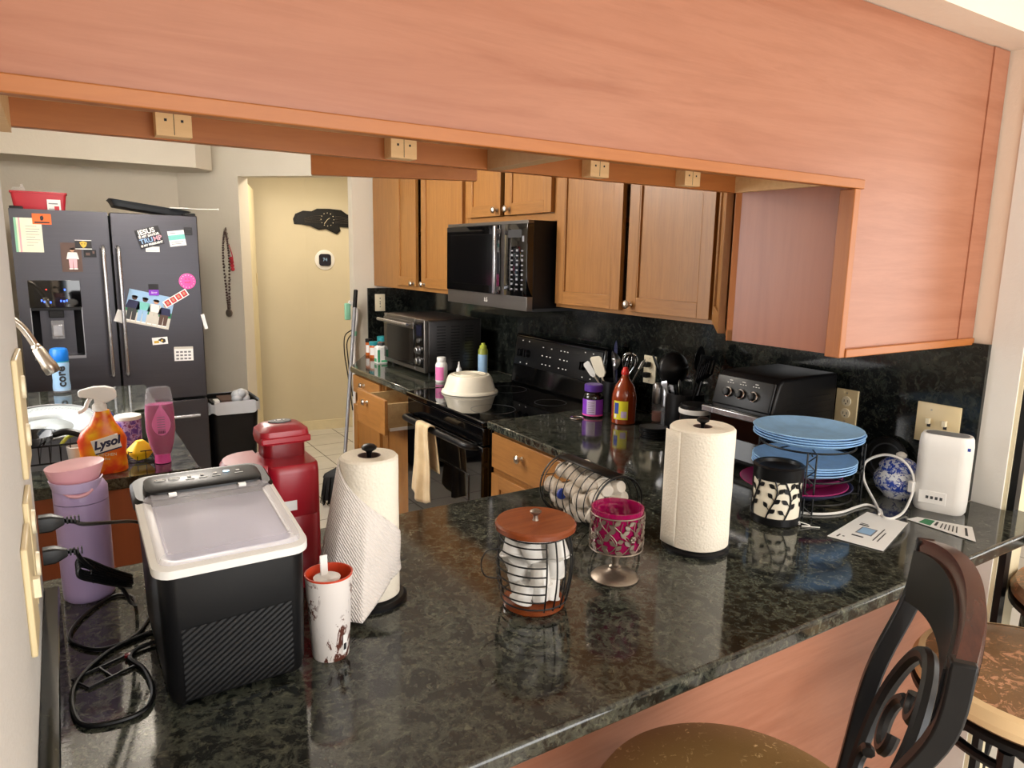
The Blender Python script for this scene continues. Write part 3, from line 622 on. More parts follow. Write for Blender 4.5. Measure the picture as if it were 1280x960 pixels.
m = MB('white_matt')
for y in (-0.295, -0.235, 0.235, 0.295):
    for t_ in (0.88, 0.44):
        m.T = Matrix.Translation(onbg(y, t_, 0.0052)) @ Matrix.Rotation(tl, 4, 'Y'); m.box(-.0003, 0.0003, -0.004, 0.004, -0.0025, 0.0025)
random.seed(4)
for (yy, n_) in ((-0.10, 3), (-0.075, 3), (-0.05, 3), (0.035, 3), (0.07, 2), (0.10, 3)):
    for kk in range(n_):
        m.T = Matrix.Translation(onbg(yy + random.uniform(-.006, .006), 0.50 + 0.16 * kk, 0.0052)) @ Matrix.Rotation(tl, 4, 'Y'); m.box(-.0003, 0.0003, -0.005, 0.005, -0.0022, 0.0022)
fuse(cpn, m.build('panel_print', bg))
# towels on the handle
def towel(name, label, mat, y0, y1, ztop, zfront, zback, xf, seed, flare=0.0):
    random.seed(seed); ph = [random.uniform(0, 6) for _ in range(4)]
    def fn(u, v):
        # v 0..1 runs from back hem over the handle to front hem
        y = y0 + (y1 - y0) * u
        if v < 0.3: a = v / 0.3; z = zback + (ztop - zback) * a; x = xf + 0.028; k = 1 - a
        elif v < 0.4: a = (v - 0.3) / 0.1; x = xf + 0.014 + 0.014 * cos(pi * a); z = ztop + 0.012 * sin(pi * a); k = 0
        else: a = (v - 0.4) / 0.6; z = ztop - (ztop - zfront) * a; x = xf; k = a
        fold = (0.010 * sin(u * 9 + ph[0]) + 0.006 * sin(u * 17 + ph[1])) * (0.35 + 0.65 * k)
        yy = (y0 + y1) / 2 + (y - (y0 + y1) / 2) * (0.72 + 0.5 * k) + flare * k * k
        zz = z + (0.02 * sin(u * 5 + ph[2]) * k if v >= 0.4 else 0)
        return (x - max(0, fold + 0.008) * (1 if v >= 0.35 else 0.2), yy + 0.008 * sin(v * 11 + ph[3]) * k, zz)
    o = MB(mat).grid(fn, 28, 40).build(name, solid=0.004, angle=180); return o
tag(towel('dish_towel', '', 'towel_beige', 2.75, 2.93, 0.818, 0.475, 0.62, 1.340, 3, 0.0), 'crumpled beige dish towel hanging over the oven door handle', 'towel')

# ============================================================ MICROWAVE
r = thing('microwave', 'black over-the-range microwave with vertical silver handle', 'microwave', (1.72, 2.965, 1.342))
YM = 0.374; HM = 0.392
MB('black_satin').box(0.03, 0.42, -YM, YM, 0.01, HM).build('body', r, bevel=0.002)
m = MB('oven_steel').box(0.0, 0.03, -YM, YM, 0.0, 0.062).box(0.0, 0.03, -YM, YM, HM - 0.014, HM).box(0.0, 0.03, -0.19, -0.150, 0.062, HM - 0.014)
m.build('front_frame', r, bevel=0.0015)
m = MB('glass_black').box(-0.006, 0.03, -0.150, YM, 0.063, HM - 0.015); dr = m.build('door', r, bevel=0.002)
MB('black_gloss').box(-0.0075, -0.005, -0.09, 0.33, 0.10, HM - 0.055).build('window', dr, bevel=0.001)
m = MB('handle_steel').box(-0.040, -0.026, -0.162, -0.140, 0.066, HM - 0.02).box(-0.03, 0.0, -0.158, -0.144, 0.08, 0.10).box(-0.03, 0.0, -0.158, -0.144, HM - 0.055, HM - 0.035)
m.build('handle', dr, bevel=0.004)
m = MB('glass_black').box(-0.004, 0.03, -YM, -0.19, 0.063, HM - 0.015); cp = m.build('control_panel', r, bevel=0.001)
m = MB('ink_grey'); random.seed(2)
for i in range(3):
    for j in range(9): m.box(-0.0046, -0.0042, -0.345 + i * 0.042, -0.345 + i * 0.042 + 0.016, 0.09 + j * 0.021, 0.09 + j * 0.021 + (0.006 if (i + j) % 3 else 0.010))
m.box(-0.0046, -0.0042, -0.35, -0.335, 0.30, 0.325); fuse(cp, m.build('button_print', cp))
m = MB('ink').box(-0.0046, -0.0042, -0.33, -0.22, 0.318, 0.352); m.build('display', cp)
text('LG', 0.026, 'white_matt', r, (-0.0006, -0.02, 0.031), FRONT_X)
m = MB('dark_grey').box(0.06, 0.36, -YM + .03, YM - .03, -0.006, 0.01); m.build('vent_grille', r)

# ============================================================ BIG TOASTER OVEN
r = thing('toaster_oven', 'large stainless countertop toaster oven with slotted side left of the range', 'toaster oven', (1.662, 3.79, G))
DX = 0.36; YW = 0.285; HT = 0.315
m = MB('dark_steel').box(0.02, DX, -YW, YW, 0.022, HT); m.build('body', r, bevel=0.012, seg=3)
m = MB('black_plastic')
for j in range(3):
    for k in range(13): m.box(0.075 + 0.088 * j, 0.075 + 0.088 * j + 0.055, -YW - 0.0006, -YW + 0.001, 0.075 + k * 0.0165, 0.079 + k * 0.0165)
fuse(r.children[0], m.build('side_vent', r))
m = MB('oven_steel').box(0.0, 0.022, -YW, -YW + 0.125, 0.022, HT).box(0.0, 0.022, YW - 0.03, YW, 0.022, HT).box(0.0, 0.022, -YW + 0.125, YW - 0.03, 0.022, 0.045).box(0.0, 0.022, -YW + 0.125, YW - 0.03, HT - 0.022, HT)
m.build('front_frame', r, bevel=0.004)
m = MB('black_gloss').box(-0.003, 0.0, -YW + 0.012, -YW + 0.112, 0.05, HT - 0.015); cp = m.build('control_panel', r)
for z in (0.085, 0.145): MB('steel').tr((-0.003, -YW + 0.062, z), ry=-pi / 2).lathe([(0.024, 0), (0.024, 0.004), (0.019, 0.006), (0.018, 0.022), (0.016, 0.024)], 24).build('knob', cp)
MB('steel').tr((-0.003, -YW + 0.062, 0.198), ry=-pi / 2).lathe([(0.013, 0), (0.012, 0.012)], 20).build('knob', cp)
MB('lens').box(-0.0036, -0.003, -YW + 0.03, -YW + 0.095, 0.225, 0.285).build('display', cp)
m = MB('glass_black').box(-0.006, 0.0, -YW + 0.128, YW - 0.012, 0.048, HT - 0.03); dr = m.build('door', r, bevel=0.002)
m = MB('oven_steel').box(-0.008, 0.0, -YW + 0.128, YW - 0.012, HT - 0.06, HT - 0.02); m.build('door_top_rail', dr, bevel=0.002)
m = MB('handle_steel').tube([(-0.042, -YW + 0.135, HT - 0.035), (-0.042, YW - 0.005, HT - 0.035)], 0.009, 14).tube([(-0.042, -YW + 0.17, HT - 0.035), (0, -YW + 0.17, HT - 0.038)], 0.006, 10).tube([(-0.042, YW - 0.05, HT - 0.035), (0, YW - 0.05, HT - 0.038)], 0.006, 10)
m.build('handle', dr)
for x in (0.05, 0.33):
    for y in (-YW + .03, YW - .03): MB('black_plastic').tr((x, y, 0)).lathe([(0.012, 0), (0.014, 0.023)], 12).build('foot', r)

# ============================================================ SMALL OVEN BY THE CORNER
r = thing('toaster_oven', 'small black toaster oven with three round silver ringed knobs in the counter corner', 'toaster oven', (1.757, 1.46, G))
YW = 0.118; HT = 0.312; DX = 0.35
m = MB('black_satin'); prof = [(0.03, 0.02), (0.03, 0.20), (0.055, 0.295), (0.075, HT), (DX, HT), (DX, 0.02)]
m.loft([[(x, y, z) for x, z in prof] for y in (YW, -YW)]); m.build('body', r, bevel=0.012, seg=3)
m = MB('black_plastic')
for k in range(4):
    for j in range(14): m.box(0.10 + j * 0.016, 0.10 + j * 0.016 + 0.010, -YW - 0.0005, -YW + 0.001, 0.19 + 0.018 * k, 0.193 + 0.018 * k)
fuse(r.children[0], m.build('side_vent', r))
tl = atan2(0.025, 0.095)
m = MB('black_satin'); m.T = Matrix.Translation((0.041, 0, 0.25)) @ Matrix.Rotation(tl, 4, 'Y'); m.box(-0.006, 0.004, -YW + 0.008, YW - 0.004, -0.048, 0.05); cp = m.build('control_panel', r, bevel=0.008, seg=3)
for y in (-0.045, 0.005, 0.055):
    m = MB('chrome'); m.T = Matrix.Translation((0.036, y, 0.247)) @ Matrix.Rotation(tl, 4, 'Y') @ Matrix.Rotation(-pi / 2, 4, 'Y')
    m.lathe([(0.0165, 0), (0.0165, 0.008), (0.0135, 0.010)], 24).mat('black_plastic').lathe([(0.0132, 0.008), (0.012, 0.020), (0.010, 0.021)], 24); m.build('knob', cp)
m = MB('white_matt'); m.T = Matrix.Translation((0.041, 0, 0.25)) @ Matrix.Rotation(tl, 4, 'Y')
for y in (-0.045, 0.005, 0.055):
    for k in range(3): m.box(-0.0064, -0.0060, y - 0.012 + k * 0.010, y - 0.007 + k * 0.010, 0.026, 0.028)
    m.box(-0.0064, -0.0060, y - 0.006, y + 0.006, 0.034, 0.036)
fuse(cp, m.build('panel_print', cp))
m = MB('glass_black').box(0.020, 0.031, -YW + 0.01, YW - 0.006, 0.04, 0.195); dr = m.build('door', r, bevel=0.002)
m = MB('handle_steel').box(-0.018, -0.004, -YW + 0.004, YW + 0.0, 0.180, 0.200).box(-0.008, 0.022, -YW + 0.004, -YW + 0.018, 0.182, 0.198).box(-0.008, 0.022, YW - 0.014, YW, 0.182, 0.198); m.build('handle', dr, bevel=0.003)
for x in (0.06, 0.32):
    for y in (-YW + .02, YW - .02): MB('black_plastic').tr((x, y, 0)).lathe([(0.009, 0), (0.011, 0.021)], 12).build('foot', r)

# ============================================================ FRIDGE
r = thing('refrigerator', 'dark stainless french door refrigerator covered in magnets and photos', 'refrigerator', (0.263, 4.6, 0))
m = MB('charcoal').box(-0.45, 0.45, 0.075, 0.74, 0.03, 1.765); m.build('body', r, bevel=0.006)
m = MB('fridge_steel')
# left door with a dispenser opening
xs = (-0.453, -0.004); zt0, zt1 = 0.705, 1.78
dx0, dx1, dz0, dz1 = -0.402, -0.163, 0.978, 1.408
m.box(xs[0], dx0, 0, 0.07, zt0, zt1).box(dx1, xs[1], 0, 0.07, zt0, zt1).box(dx0, dx1, 0, 0.07, zt0, dz0).box(dx0, dx1, 0, 0.07, dz1, zt1).box(dx0, dx1, 0.062, 0.07, dz0, dz1)
dl = m.build('door', r)
m = MB('fridge_steel').box(0.006, 0.455, 0, 0.07, zt0, zt1); dR = m.build('door', r, bevel=0.006, seg=3)
m = MB('fridge_steel').box(-0.453, 0.455, 0.0, 0.07, 0.06, 0.690); dF = lab(m.build('drawer', r, bevel=0.006, seg=3), 'freezer drawer')
for door, x0, x1 in ((dl, -0.040, -0.026), (dR, 0.034, 0.034)):
    pts = smooth([(x0, -0.012, 0.865), (x0, -0.045, 0.885), (x0 - 0.0, -0.058, 1.0), (x0, -0.064, 1.23), (x0, -0.058, 1.46), (x0, -0.045, 1.575), (x0, -0.012, 1.595)], 6)
    MB('handle_steel').tube(pts, 0.0105, 12).tube([(x0, 0.005, 0.872), (x0, -0.02, 0.872)], 0.012, 10).tube([(x0, 0.005, 1.588), (x0, -0.02, 1.588)], 0.012, 10).build('handle', door)
MB('handle_steel').tube([(-0.36, -0.05, 0.60), (0.40, -0.05, 0.60)], 0.0105, 12).tube([(-0.34, 0.003, 0.60), (-0.34, -0.05, 0.60)], 0.009, 10).tube([(0.38, 0.003, 0.60), (0.38, -0.05, 0.60)], 0.009, 10).build('handle', dF)
# dispenser
m = MB('glass_black').box(dx0, dx1, -0.006, 0.01, 1.262, dz1)
m.mat('black_satin').box(dx0, dx1, -0.003, 0.060, 1.245, 1.262)
ds = m.build('dispenser', dl, bevel=0.0015)
m = MB('charcoal').add([(dx0 + .002, 0, dz0 + .02), (dx0 + .002, 0, 1.26), (dx0 + .04, 0.06, 1.26), (dx0 + .04, 0.06, dz0 + .02)], [(0, 1, 2, 3)]).add([(dx1 - .002, 0, dz0 + .02), (dx1 - .002, 0, 1.26), (dx1 - .04, 0.06, 1.26), (dx1 - .04, 0.06, dz0 + .02)], [(3, 2, 1, 0)])
m.mat('fridge_steel').box(dx0 + .04, dx1 - .04, 0.056, 0.061, dz0, 1.26).mat('steel').box(dx0, dx1, -0.004, 0.06, dz0, dz0 + 0.016).box(dx0, dx0 + .004, -0.003, 0.0, dz0, 1.26).box(dx1 - .004, dx1, -0.003, 0, dz0, 1.26)
m.build('alcove', ds)
m = MB('black_plastic').box(-0.32, -0.25, 0.004, 0.05, 1.205, 1.246).mat('handle_steel').box(-0.308, -0.262, 0.0, 0.012, 1.105, 1.165).mat('clear_bottle').box(-0.315, -0.255, -0.002, 0.016, 1.09, 1.19); m.build('paddle', ds, bevel=0.003)
m = MB('blue_led')
for x, z in ((-0.35, 1.295), (-0.338, 1.288), (-0.262, 1.292), (-0.248, 1.29), (-0.235, 1.293), (-0.24, 1.352), (-0.31, 1.285)): m.box(x, x + 0.007, -0.0068, -0.0062, z, z + 0.010)
m.mat('red_led').box(-0.325, -0.318, -0.0068, -0.0062, 1.356, 1.362); m.build('indicator', ds)
text('SAMSUNG', 0.024, 'dark_grey', dR, (0.372, -0.0008, 1.725), FRONT_Y, spacing=1.15)
for x in (-0.42, 0.42): MB('black_plastic').box(x - 0.03, x + 0.03, 0.02, 0.12, 1.765, 1.795).build('hinge_cover', r, bevel=0.004)
for x in (-0.38, 0.38):
    for y in (0.12, 0.68): MB('black_plastic').tr((x, y, 0)).lathe([(0.02, 0), (0.02, 0.031)], 12).build('foot', r)
FY = 4.6
def card(name, label, cat, x, z, w, h, mat='paper', rz=0, group=None, dy=0.0):
    """flat sheet on the fridge front; returns root and a local helper"""
    t_ = thing(name, label, cat, (x, FY - 0.0015 - dy, z), 0, group, ry=radians(-rz)); 
    MB(mat).box(-w / 2, w / 2, -0.0008, 0.0012, -h / 2, h / 2).build('sheet', t_)
    return t_
def patch(parent, name, mat, rects, y=-0.0012):
    m = MB(mat)
    for (x0, x1, z0, z1) in rects: m.box(x0, x1, y - 0.0003, y + 0.0002, z0, z1)
    return m.build(name, parent)
def figure(parent, x, z, h, top, bot, skin='skin_print', y=-0.0013):
    m = MB(top); w = h * 0.17
    def pl(pts): m.loft([[(a, y - 0.0003, b) for a, b in pts], [(a, y + 0.0001, b) for a, b in pts]])
    pl([(x - w, z + h * .50), (x + w, z + h * .50), (x + w * .9, z + h * .80), (x - w * .9, z + h * .80)])
    pl([(x - w * 1.5, z + h * .48), (x - w * 1.0, z + h * .48), (x - w * .8, z + h * .79), (x - w * 1.1, z + h * .79)])
    pl([(x + w * 1.0, z + h * .48), (x + w * 1.5, z + h * .48), (x + w * 1.1, z + h * .79), (x + w * .8, z + h * .79)])
    m.mat(bot); pl([(x - w * .9, z + h * .05), (x - w * .1, z + h * .05), (x, z + h * .5), (x - w, z + h * .5)]); pl([(x + w * .1, z + h * .05), (x + w * .9, z + h * .05), (x + w, z + h * .5), (x, z + h * .5)])
    m.mat(skin); pl([(x + 0.42 * w * 1.3 * cos(a * pi / 5), z + h * .90 + h * .085 * sin(a * pi / 5)) for a in range(10)])
    m.mat('ink'); pl([(x + 0.5 * w * 1.3 * cos(a * pi / 5), z + h * .945 + h * .05 * sin(a * pi / 5)) for a in range(10)])
    m.mat('white_matt'); pl([(x - w, z), (x - w * .1, z), (x - w * .1, z + h * .05), (x - w, z + h * .05)]); pl([(x + w * .1, z), (x + w, z), (x + w, z + h * .05), (x + w * .1, z + h * .05)])
    return m.build('figure', parent)
c = card('recipe_note', 'cream note with a pink stripe at the upper left of the fridge', 'note', -0.112, 1.645, 0.122, 0.178, 'cream_paper')
patch(c, 'stripe', 'pink_soft', [(-0.042, -0.034, -0.089, 0.089)]); patch(c, 'stripe', 'mint', [(-0.061, -0.05, -0.089, 0.089)])
patch(c, 'text_lines', 'ink_grey', [(-0.012, -0.012 + w_, 0.045 - k * 0.014, 0.047 - k * 0.014) for k, w_ in enumerate((0.05, 0.062, 0.055, 0.06, 0.04, 0.062, 0.05, 0.03))])
c = card('magnet', 'orange rectangular magnet with a dark emblem overlapping the cream note', 'magnet', -0.048, 1.730, 0.085, 0.055, 'orange_print', dy=0.003)
m = MB('ink').box(-0.034, 0.034, -0.0014, -0.0008, -0.022, -0.014); m.loft([[(a, -0.0014, b) for a, b in ((-0.006, -0.008), (0.004, -0.008), (0.01, 0.006), (0.004, 0.02), (-0.008, 0.012))], [(a, -0.0008, b) for a, b in ((-0.006, -0.008), (0.004, -0.008), (0.01, 0.006), (0.004, 0.02), (-0.008, 0.012))]]); m.build('emblem', c)
c = card('photograph', 'small dark photo of a child in a pink skirt on the left fridge door', 'photo', 0.072, 1.532, 0.096, 0.156, 'brown_print')
figure(c, 0.005, -0.065, 0.115, 'white_matt', 'pink_soft')
c = card('magnet', 'dark magnet with a gold animal crest above the child photo', 'magnet', 0.132, 1.601, 0.078, 0.05, 'ink', dy=0.003)
m = MB('gold_print'); P_ = [(-0.018, 0.012), (0, 0.019), (0.018, 0.012), (0.014, -0.006), (0.006, -0.014), (-0.002, -0.018), (-0.012, -0.006)]
m.loft([[(a, -0.0014, b) for a, b in P_], [(a, -0.0008, b) for a, b in P_]]).mat('white_matt').box(-0.039, 0.039, -0.0013, -0.0008, 0.021, 0.025).box(-0.039, 0.039, -0.0013, -0.0008, -0.025, -0.021).mat('ink').box(-0.01, -0.004, -0.0017, -0.0014, 0.002, 0.006).box(0.004, 0.01, -0.0017, -0.0014, 0.002, 0.006); m.build('emblem', c)
c = card('magnet', 'faint dark maroon magnet beside the child photo near the handle', 'magnet', 0.160, 1.553, 0.06, 0.04, 'charcoal')
patch(c, 'print', 'brown_print', [(-0.02, 0.0, -0.01, 0.005), (0.012, 0.022, 0.0, 0.014)])
# bumper-sticker style magnet
c = card('magnet', 'tilted black slogan magnet in white and striped capitals on the right door', 'magnet', 0.460, 1.650, 0.128, 0.107, 'ink', rz=16, dy=0.004)
text('JESUS', 0.038, 'white_matt', c, (-0.006, -0.0014, 0.034), FRONT_Y, bold=0.0012)
text('IS MY SAVIOR', 0.018, 'white_matt', c, (0, -0.0014, 0.010), FRONT_Y, bold=0.0008)
text('TRUMP', 0.036, 'navy_print', c, (-0.001, -0.0012, -0.015), FRONT_Y, bold=0.003); text('TRU', 0.036, 'sky_print', c, (-0.022, -0.0016, -0.015), FRONT_Y, bold=0.0006); text('MP', 0.036, 'pink_soft', c, (0.038, -0.0016, -0.015), FRONT_Y, bold=0.0006)
text('IS MY PRESIDENT', 0.0155, 'white_matt', c, (0, -0.0014, -0.039), FRONT_Y, bold=0.0007)
c = card('paper_slip', 'white paper slip tucked below the tilted slogan magnet', 'paper', 0.472, 1.583, 0.072, 0.03, 'paper'); patch(c, 'text_lines', 'ink_grey', [(-0.03, 0.02, -0.008, -0.006)])
c = card('appointment_card', 'white card with a teal band at the upper right of the fridge', 'card', 0.603, 1.648, 0.088, 0.088, 'paper', rz=8)
patch(c, 'band', 'cyan_label', [(-0.044, 0.044, -0.008, 0.02)]); patch(c, 'text_lines', 'ink_grey', [(-0.034, 0.03, -0.022, -0.019), (-0.034, 0.02, -0.032, -0.029), (-0.034, 0.0, 0.03, 0.033)])
c = card('magnet', 'small dark clip magnet beside the card with teal band', 'magnet', 0.665, 1.690, 0.045, 0.045, 'ink', rz=0); patch(c, 'frame', 'dark_grey', [(-0.015, 0.015, 0.012, 0.014), (-0.015, 0.015, -0.014, -0.012)])
c = card('photograph', 'large tilted group photo of four standing people on the right door', 'photo', 0.432, 1.240, 0.240, 0.190, 'sky_print', rz=-14)
patch(c, 'ground', 'sand_print', [(-0.12, 0.12, -0.095, -0.03)], y=-0.0010)
patch(c, 'foliage', 'green_print', [(-0.12, 0.12, -0.03, 0.0)], y=-0.0010)
for i, (x, tp, bt, sk) in enumerate(((-0.085, 'navy_print', 'dark_grey', 'brown_print'), (-0.03, 'cyan_label', 'sky_print', 'brown_print'), (0.028, 'white_matt', 'sand_print', 'skin_print'), (0.082, 'navy_print', 'brown_print', 'skin_print'))):
    figure(c, x, -0.085, 0.15 - 0.012 * (i == 3), tp, bt, sk)
c = card('magnet', 'purple bag shaped magnet holding the top of the group photo', 'magnet', 0.462, 1.345, 0.052, 0.05, 'purple_bright', dy=0.004)
patch(c, 'flap', 'ink', [(-0.026, 0.026, 0.008, 0.04)]); text('love', 0.018, 'white_matt', c, (0, -0.0016, -0.008), FRONT_Y, shear=0.3)
c = card('photo_strip', 'slanted photo booth strip of small red portraits on the fridge', 'photo', 0.576, 1.302, 0.148, 0.042, 'paper', rz=31, dy=0.005)
patch(c, 'portrait', 'red_print', [(-0.066 + 0.035 * k, -0.066 + 0.035 * k + 0.028, -0.016, 0.016) for k in range(4)]); patch(c, 'face', 'skin_print', [(-0.058 + 0.035 * k, -0.058 + 0.035 * k + 0.012, -0.008, 0.010) for k in range(4)], y=-0.0018)
t_ = thing('magnet', 'round hot pink button magnet above the photo strip', 'magnet', (0.644, FY - 0.004, 1.401))
MB('pink_hot').tr(rx=pi / 2).lathe([(0.046, -0.003), (0.046, 0.001), (0.040, 0.003)], 32).build('disc', t_)
m = MB('white_matt')
for k in range(14): m.box(0.036 * cos(k * pi / 7) - .002, 0.036 * cos(k * pi / 7) + .002, -0.0037, -0.003, 0.036 * sin(k * pi / 7) - .002, 0.036 * sin(k * pi / 7) + .002)
m.build('dots', t_); text('it is\nwell', 0.02, 'red_print', t_, (0, -0.0034, 0.004), FRONT_Y)
c = card('magnet', 'small white magnet with an animal crest below the group photo', 'magnet', 0.477, 1.055, 0.082, 0.042, 'paper', rz=3)
m = MB('ink'); P_ = [(-0.012, 0.006), (0.01, 0.016), (0.028, 0.008), (0.03, -0.008), (0.016, -0.014), (0.006, -0.006)]
m.loft([[(a, -0.0014, b) for a, b in P_], [(a, -0.0008, b) for a, b in P_]]).mat('gold_print').box(-0.032, -0.006, -0.0014, -0.0008, -0.012, 0.002).box(0.004, 0.016, -0.0017, -0.0013, -0.004, 0.006); m.build('emblem', c)
c = card('calendar', 'small printed calendar magnet low on the right fridge door', 'calendar', 0.600, 0.972, 0.104, 0.084, 'paper', rz=-1)
patch(c, 'header', 'sand_print', [(-0.052, 0.052, 0.03, 0.042)]); patch(c, 'grid', 'ink_grey', [(-0.042 + 0.022 * i, -0.042 + 0.022 * i + 0.015, 0.012 - 0.02 * j - .006, 0.012 - 0.02 * j + .004) for i in range(4) for j in range(3)])
c = card('paper_slip', 'white paper corner sticking out behind the right door handle', 'paper', 0.281, 1.205, 0.045, 0.07, 'paper', rz=-20)
t_ = card('paper_slip', 'crumpled white tag hanging on the fridge side above the trash can', 'paper', 0.725, 1.16, 0.02, 0.09, 'paper', rz=12)
# on top of the fridge
r = thing('sharps_container', 'translucent red bin with a white label on top of the fridge', 'container', (-0.053, 4.83, 1.767))
m = MB('red_bin').loft([rrect(-0.125 * s, 0.125 * s, -0.07 * s, 0.07 * s, 0.012) if False else [(x, y, z) for x, y in rrect(-0.128 * s, 0.128 * s, -0.075 * s, 0.075 * s, 0.015)] for s, z in ((0.90, 0), (1.0, 0.105), (1.04, 0.106), (1.04, 0.114))]); m.build('bin', r)
MB('paper').box(0.035, 0.098, -0.0765, -0.0745, 0.01, 0.075).mat('ink_grey').box(0.042, 0.085, -0.0772, -0.0764, 0.05, 0.056).box(0.042, 0.07, -0.0772, -0.0764, 0.022, 0.026).mat('red_print').box(0.068, 0.09, -0.0772, -0.0764, 0.018, 0.04).build('hazard_label', r)
m = MB('clear_bottle').tr((-0.09, 0, 0)).loft([[(x, y, z) for x, y in rrect(-0.035 * s, 0.035 * s, -0.05 * s, 0.05 * s, 0.008)] for s, z in ((1.1, 0.114), (1, 0.118), (0.8, 0.135))]).tr((-0.075, 0, 0)).lathe([(0.008, 0.135), (0.007, 0.155)], 12).tr((0.06, 0, 0)).loft([[(x, y, z) for x, y in rrect(-0.045 * s, 0.045 * s, -0.05 * s, 0.05 * s, 0.008)] for s, z in ((1.1, 0.114), (0.95, 0.122))])
m.build('lid', r)
r = thing('roasting_pan', 'tilted dark grey sheet pan lying on top of the fridge', 'pan', (0.49, 4.86, 1.80), ry=radians(7.5))
m = MB('dark_grey'); O = [[(x, y, z) for x, y in rrect(-0.21 * s, 0.21 * s, -0.15 * s, 0.15 * s, 0.03)] for s, z in ((0.90, 0), (1.0, 0.034), (1.04, 0.036), (1.0, 0.031), (0.9, 0.004))]
m.loft(O); m.build('pan', r)
r = thing('fly_swatter', 'white fly swatter with a long wire handle lying on top of the fridge', 'fly swatter', (0.66, 4.72, 1.824))
m = MB('white_plastic').box(-0.075, 0.02, -0.06, 0.06, -0.003, 0.003).loft([[(x, y, z) for x, y in ((0.02, -0.03), (0.06, -0.008), (0.06, 0.008), (0.02, 0.03))] for z in (-0.003, 0.003)]); m.build('paddle', r, bevel=0.001)
MB('white_matt').tube([(0.05, 0, 0), (0.20, 0.01, 0.006)], 0.003, 8).ball((0.20, 0.01, 0.006), 0.006).build('handle', r)
# trash can
r = thing('trash_can', 'black tapered trash can with a clear liner right of the fridge', 'trash can', (0.90, 4.93, 0))
RR = lambda s, z: [(x, y, z) for x, y in rrect(-0.15 * s, 0.15 * s, -0.20 * s, 0.20 * s, 0.04)]
MB('black_plastic').loft([RR(0.82, 0), RR(1.0, 0.60), RR(1.04, 0.60), RR(1.04, 0.615), RR(0.97, 0.615), RR(0.8, 0.05)]).build('bin', r)
random.seed(8)
def bagf(u, v):
    a = 2 * pi * u; p = rrect(-0.158, 0.158, -0.208, 0.208, 0.05, 12); q = p[int(u * len(p)) % len(p)]
    return (q[0] * (1.02 + 0.01 * sin(a * 13)) * (1 - 0.05 * max(0, v - 0.7)), q[1] * (1.02 + 0.01 * sin(a * 9)), 0.555 + 0.07 * v + 0.008 * sin(a * 5 + v * 3))
MB('bag').grid(bagf, 52, 6).build('liner', r)
m = MB('bag'); 
for k in range(7): m.ball((0.05 + 0.03 * sin(k * 2.1), -0.12 + 0.03 * cos(k * 1.7), 0.62 + 0.008 * k), 0.035, 0.03, 0.032, 10, 6)
m.mat('brown_print').box(-0.07, 0.02, -0.13, 0.05, 0.60, 0.628).mat('ink').box(-0.13, -0.07, -0.16, 0.0, 0.59, 0.622).mat('paper').box(-0.12, -0.09, -0.19, -0.12, 0.6, 0.640)
rb = m.build('rubbish', r); rb['kind'] = 'stuff'
# ============================================================ ICE MAKER
r = thing('ice_maker', 'black countertop ice maker with white rim and clear lid beside the left wall', 'ice maker', (0.187, 1.04, G))
# local: x -0.1..0.1, y 0..0.30, top slopes up towards the back
def ztop(y, base): return base + 0.042 * y / 0.30
def RRi(x0, x1, y0, y1, rr, zf): return [(x, y, zf(y)) for x, y in rrect(x0, x1, y0, y1, rr, 5)]
body = MB('black_satin')
body.loft([RRi(-0.096, 0.096, 0.006, 0.30, 0.018, lambda y: 0.010), RRi(-0.100, 0.100, 0.0, 0.305, 0.022, lambda y: 0.03), RRi(-0.104, 0.104, -0.002, 0.31, 0.024, lambda y: ztop(y, 0.208))])
body = body.build('body', r)
m = MB('ribbed_black')
def ribf(u, v):
    x = -0.078 + 0.156 * u; z = 0.016 + (0.112 + 0.006 * u) * v
    return (x, -0.0016 + 0.0045 * (1 - min(1, z / 0.03)) - 0.0008, z)
m.grid(ribf, 8, 6); mm = m.build('ribbed_front', r); 
m = MB('white_plastic')
zr = lambda y: ztop(y, 0.208); zr2 = lambda y: ztop(y, 0.222)
m.loft([RRi(-0.104, 0.104, -0.002, 0.31, 0.024, zr), RRi(-0.110, 0.110, -0.006, 0.312, 0.026, lambda y: zr(y) + 0.002), RRi(-0.110, 0.110, -0.006, 0.312, 0.026, zr2), RRi(-0.098, 0.098, 0.006, 0.30, 0.02, lambda y: zr2(y) + 0.004), RRi(-0.088, 0.088, 0.016, 0.29, 0.016, lambda y: zr2(y) + 0.002), RRi(-0.088, 0.088, 0.016, 0.29, 0.016, lambda y: zr2(y) - 0.02)], cap=False)
m.mat('lid_glare').loft([RRi(-0.090, 0.090, 0.014, 0.29, 0.016, lambda y: zr2(y) - 0.002)] * 2, cap=True)  # pale sheet under the lid, reflections put into its colour
m.build('rim', r)
m = MB('clear_lid')
zl = lambda y: zr2(y) + 0.010
m.loft([RRi(-0.101, 0.101, 0.003, 0.225, 0.020, lambda y: zr2(y) + 0.003), RRi(-0.099, 0.099, 0.005, 0.225, 0.020, zl), RRi(-0.086, 0.086, 0.016, 0.222, 0.014, lambda y: zl(y) + 0.003)], cap=False)
m.grid(lambda u, v: (-0.087 + 0.174 * u, 0.016 + 0.206 * v, zl(0.016 + 0.206 * v) + 0.003), 4, 4)
lid = m.build('lid', r)
m = MB('white_plastic')
for x in (-0.055, 0.055): m.box(x - 0.006, x + 0.006, 0.203, 0.212, zl(0.2) + 0.002, zl(0.2) + 0.007)
fuse(lid, m.build('tab', lid))
m = MB('black_satin')
zp = lambda y: zr2(y) + 0.006
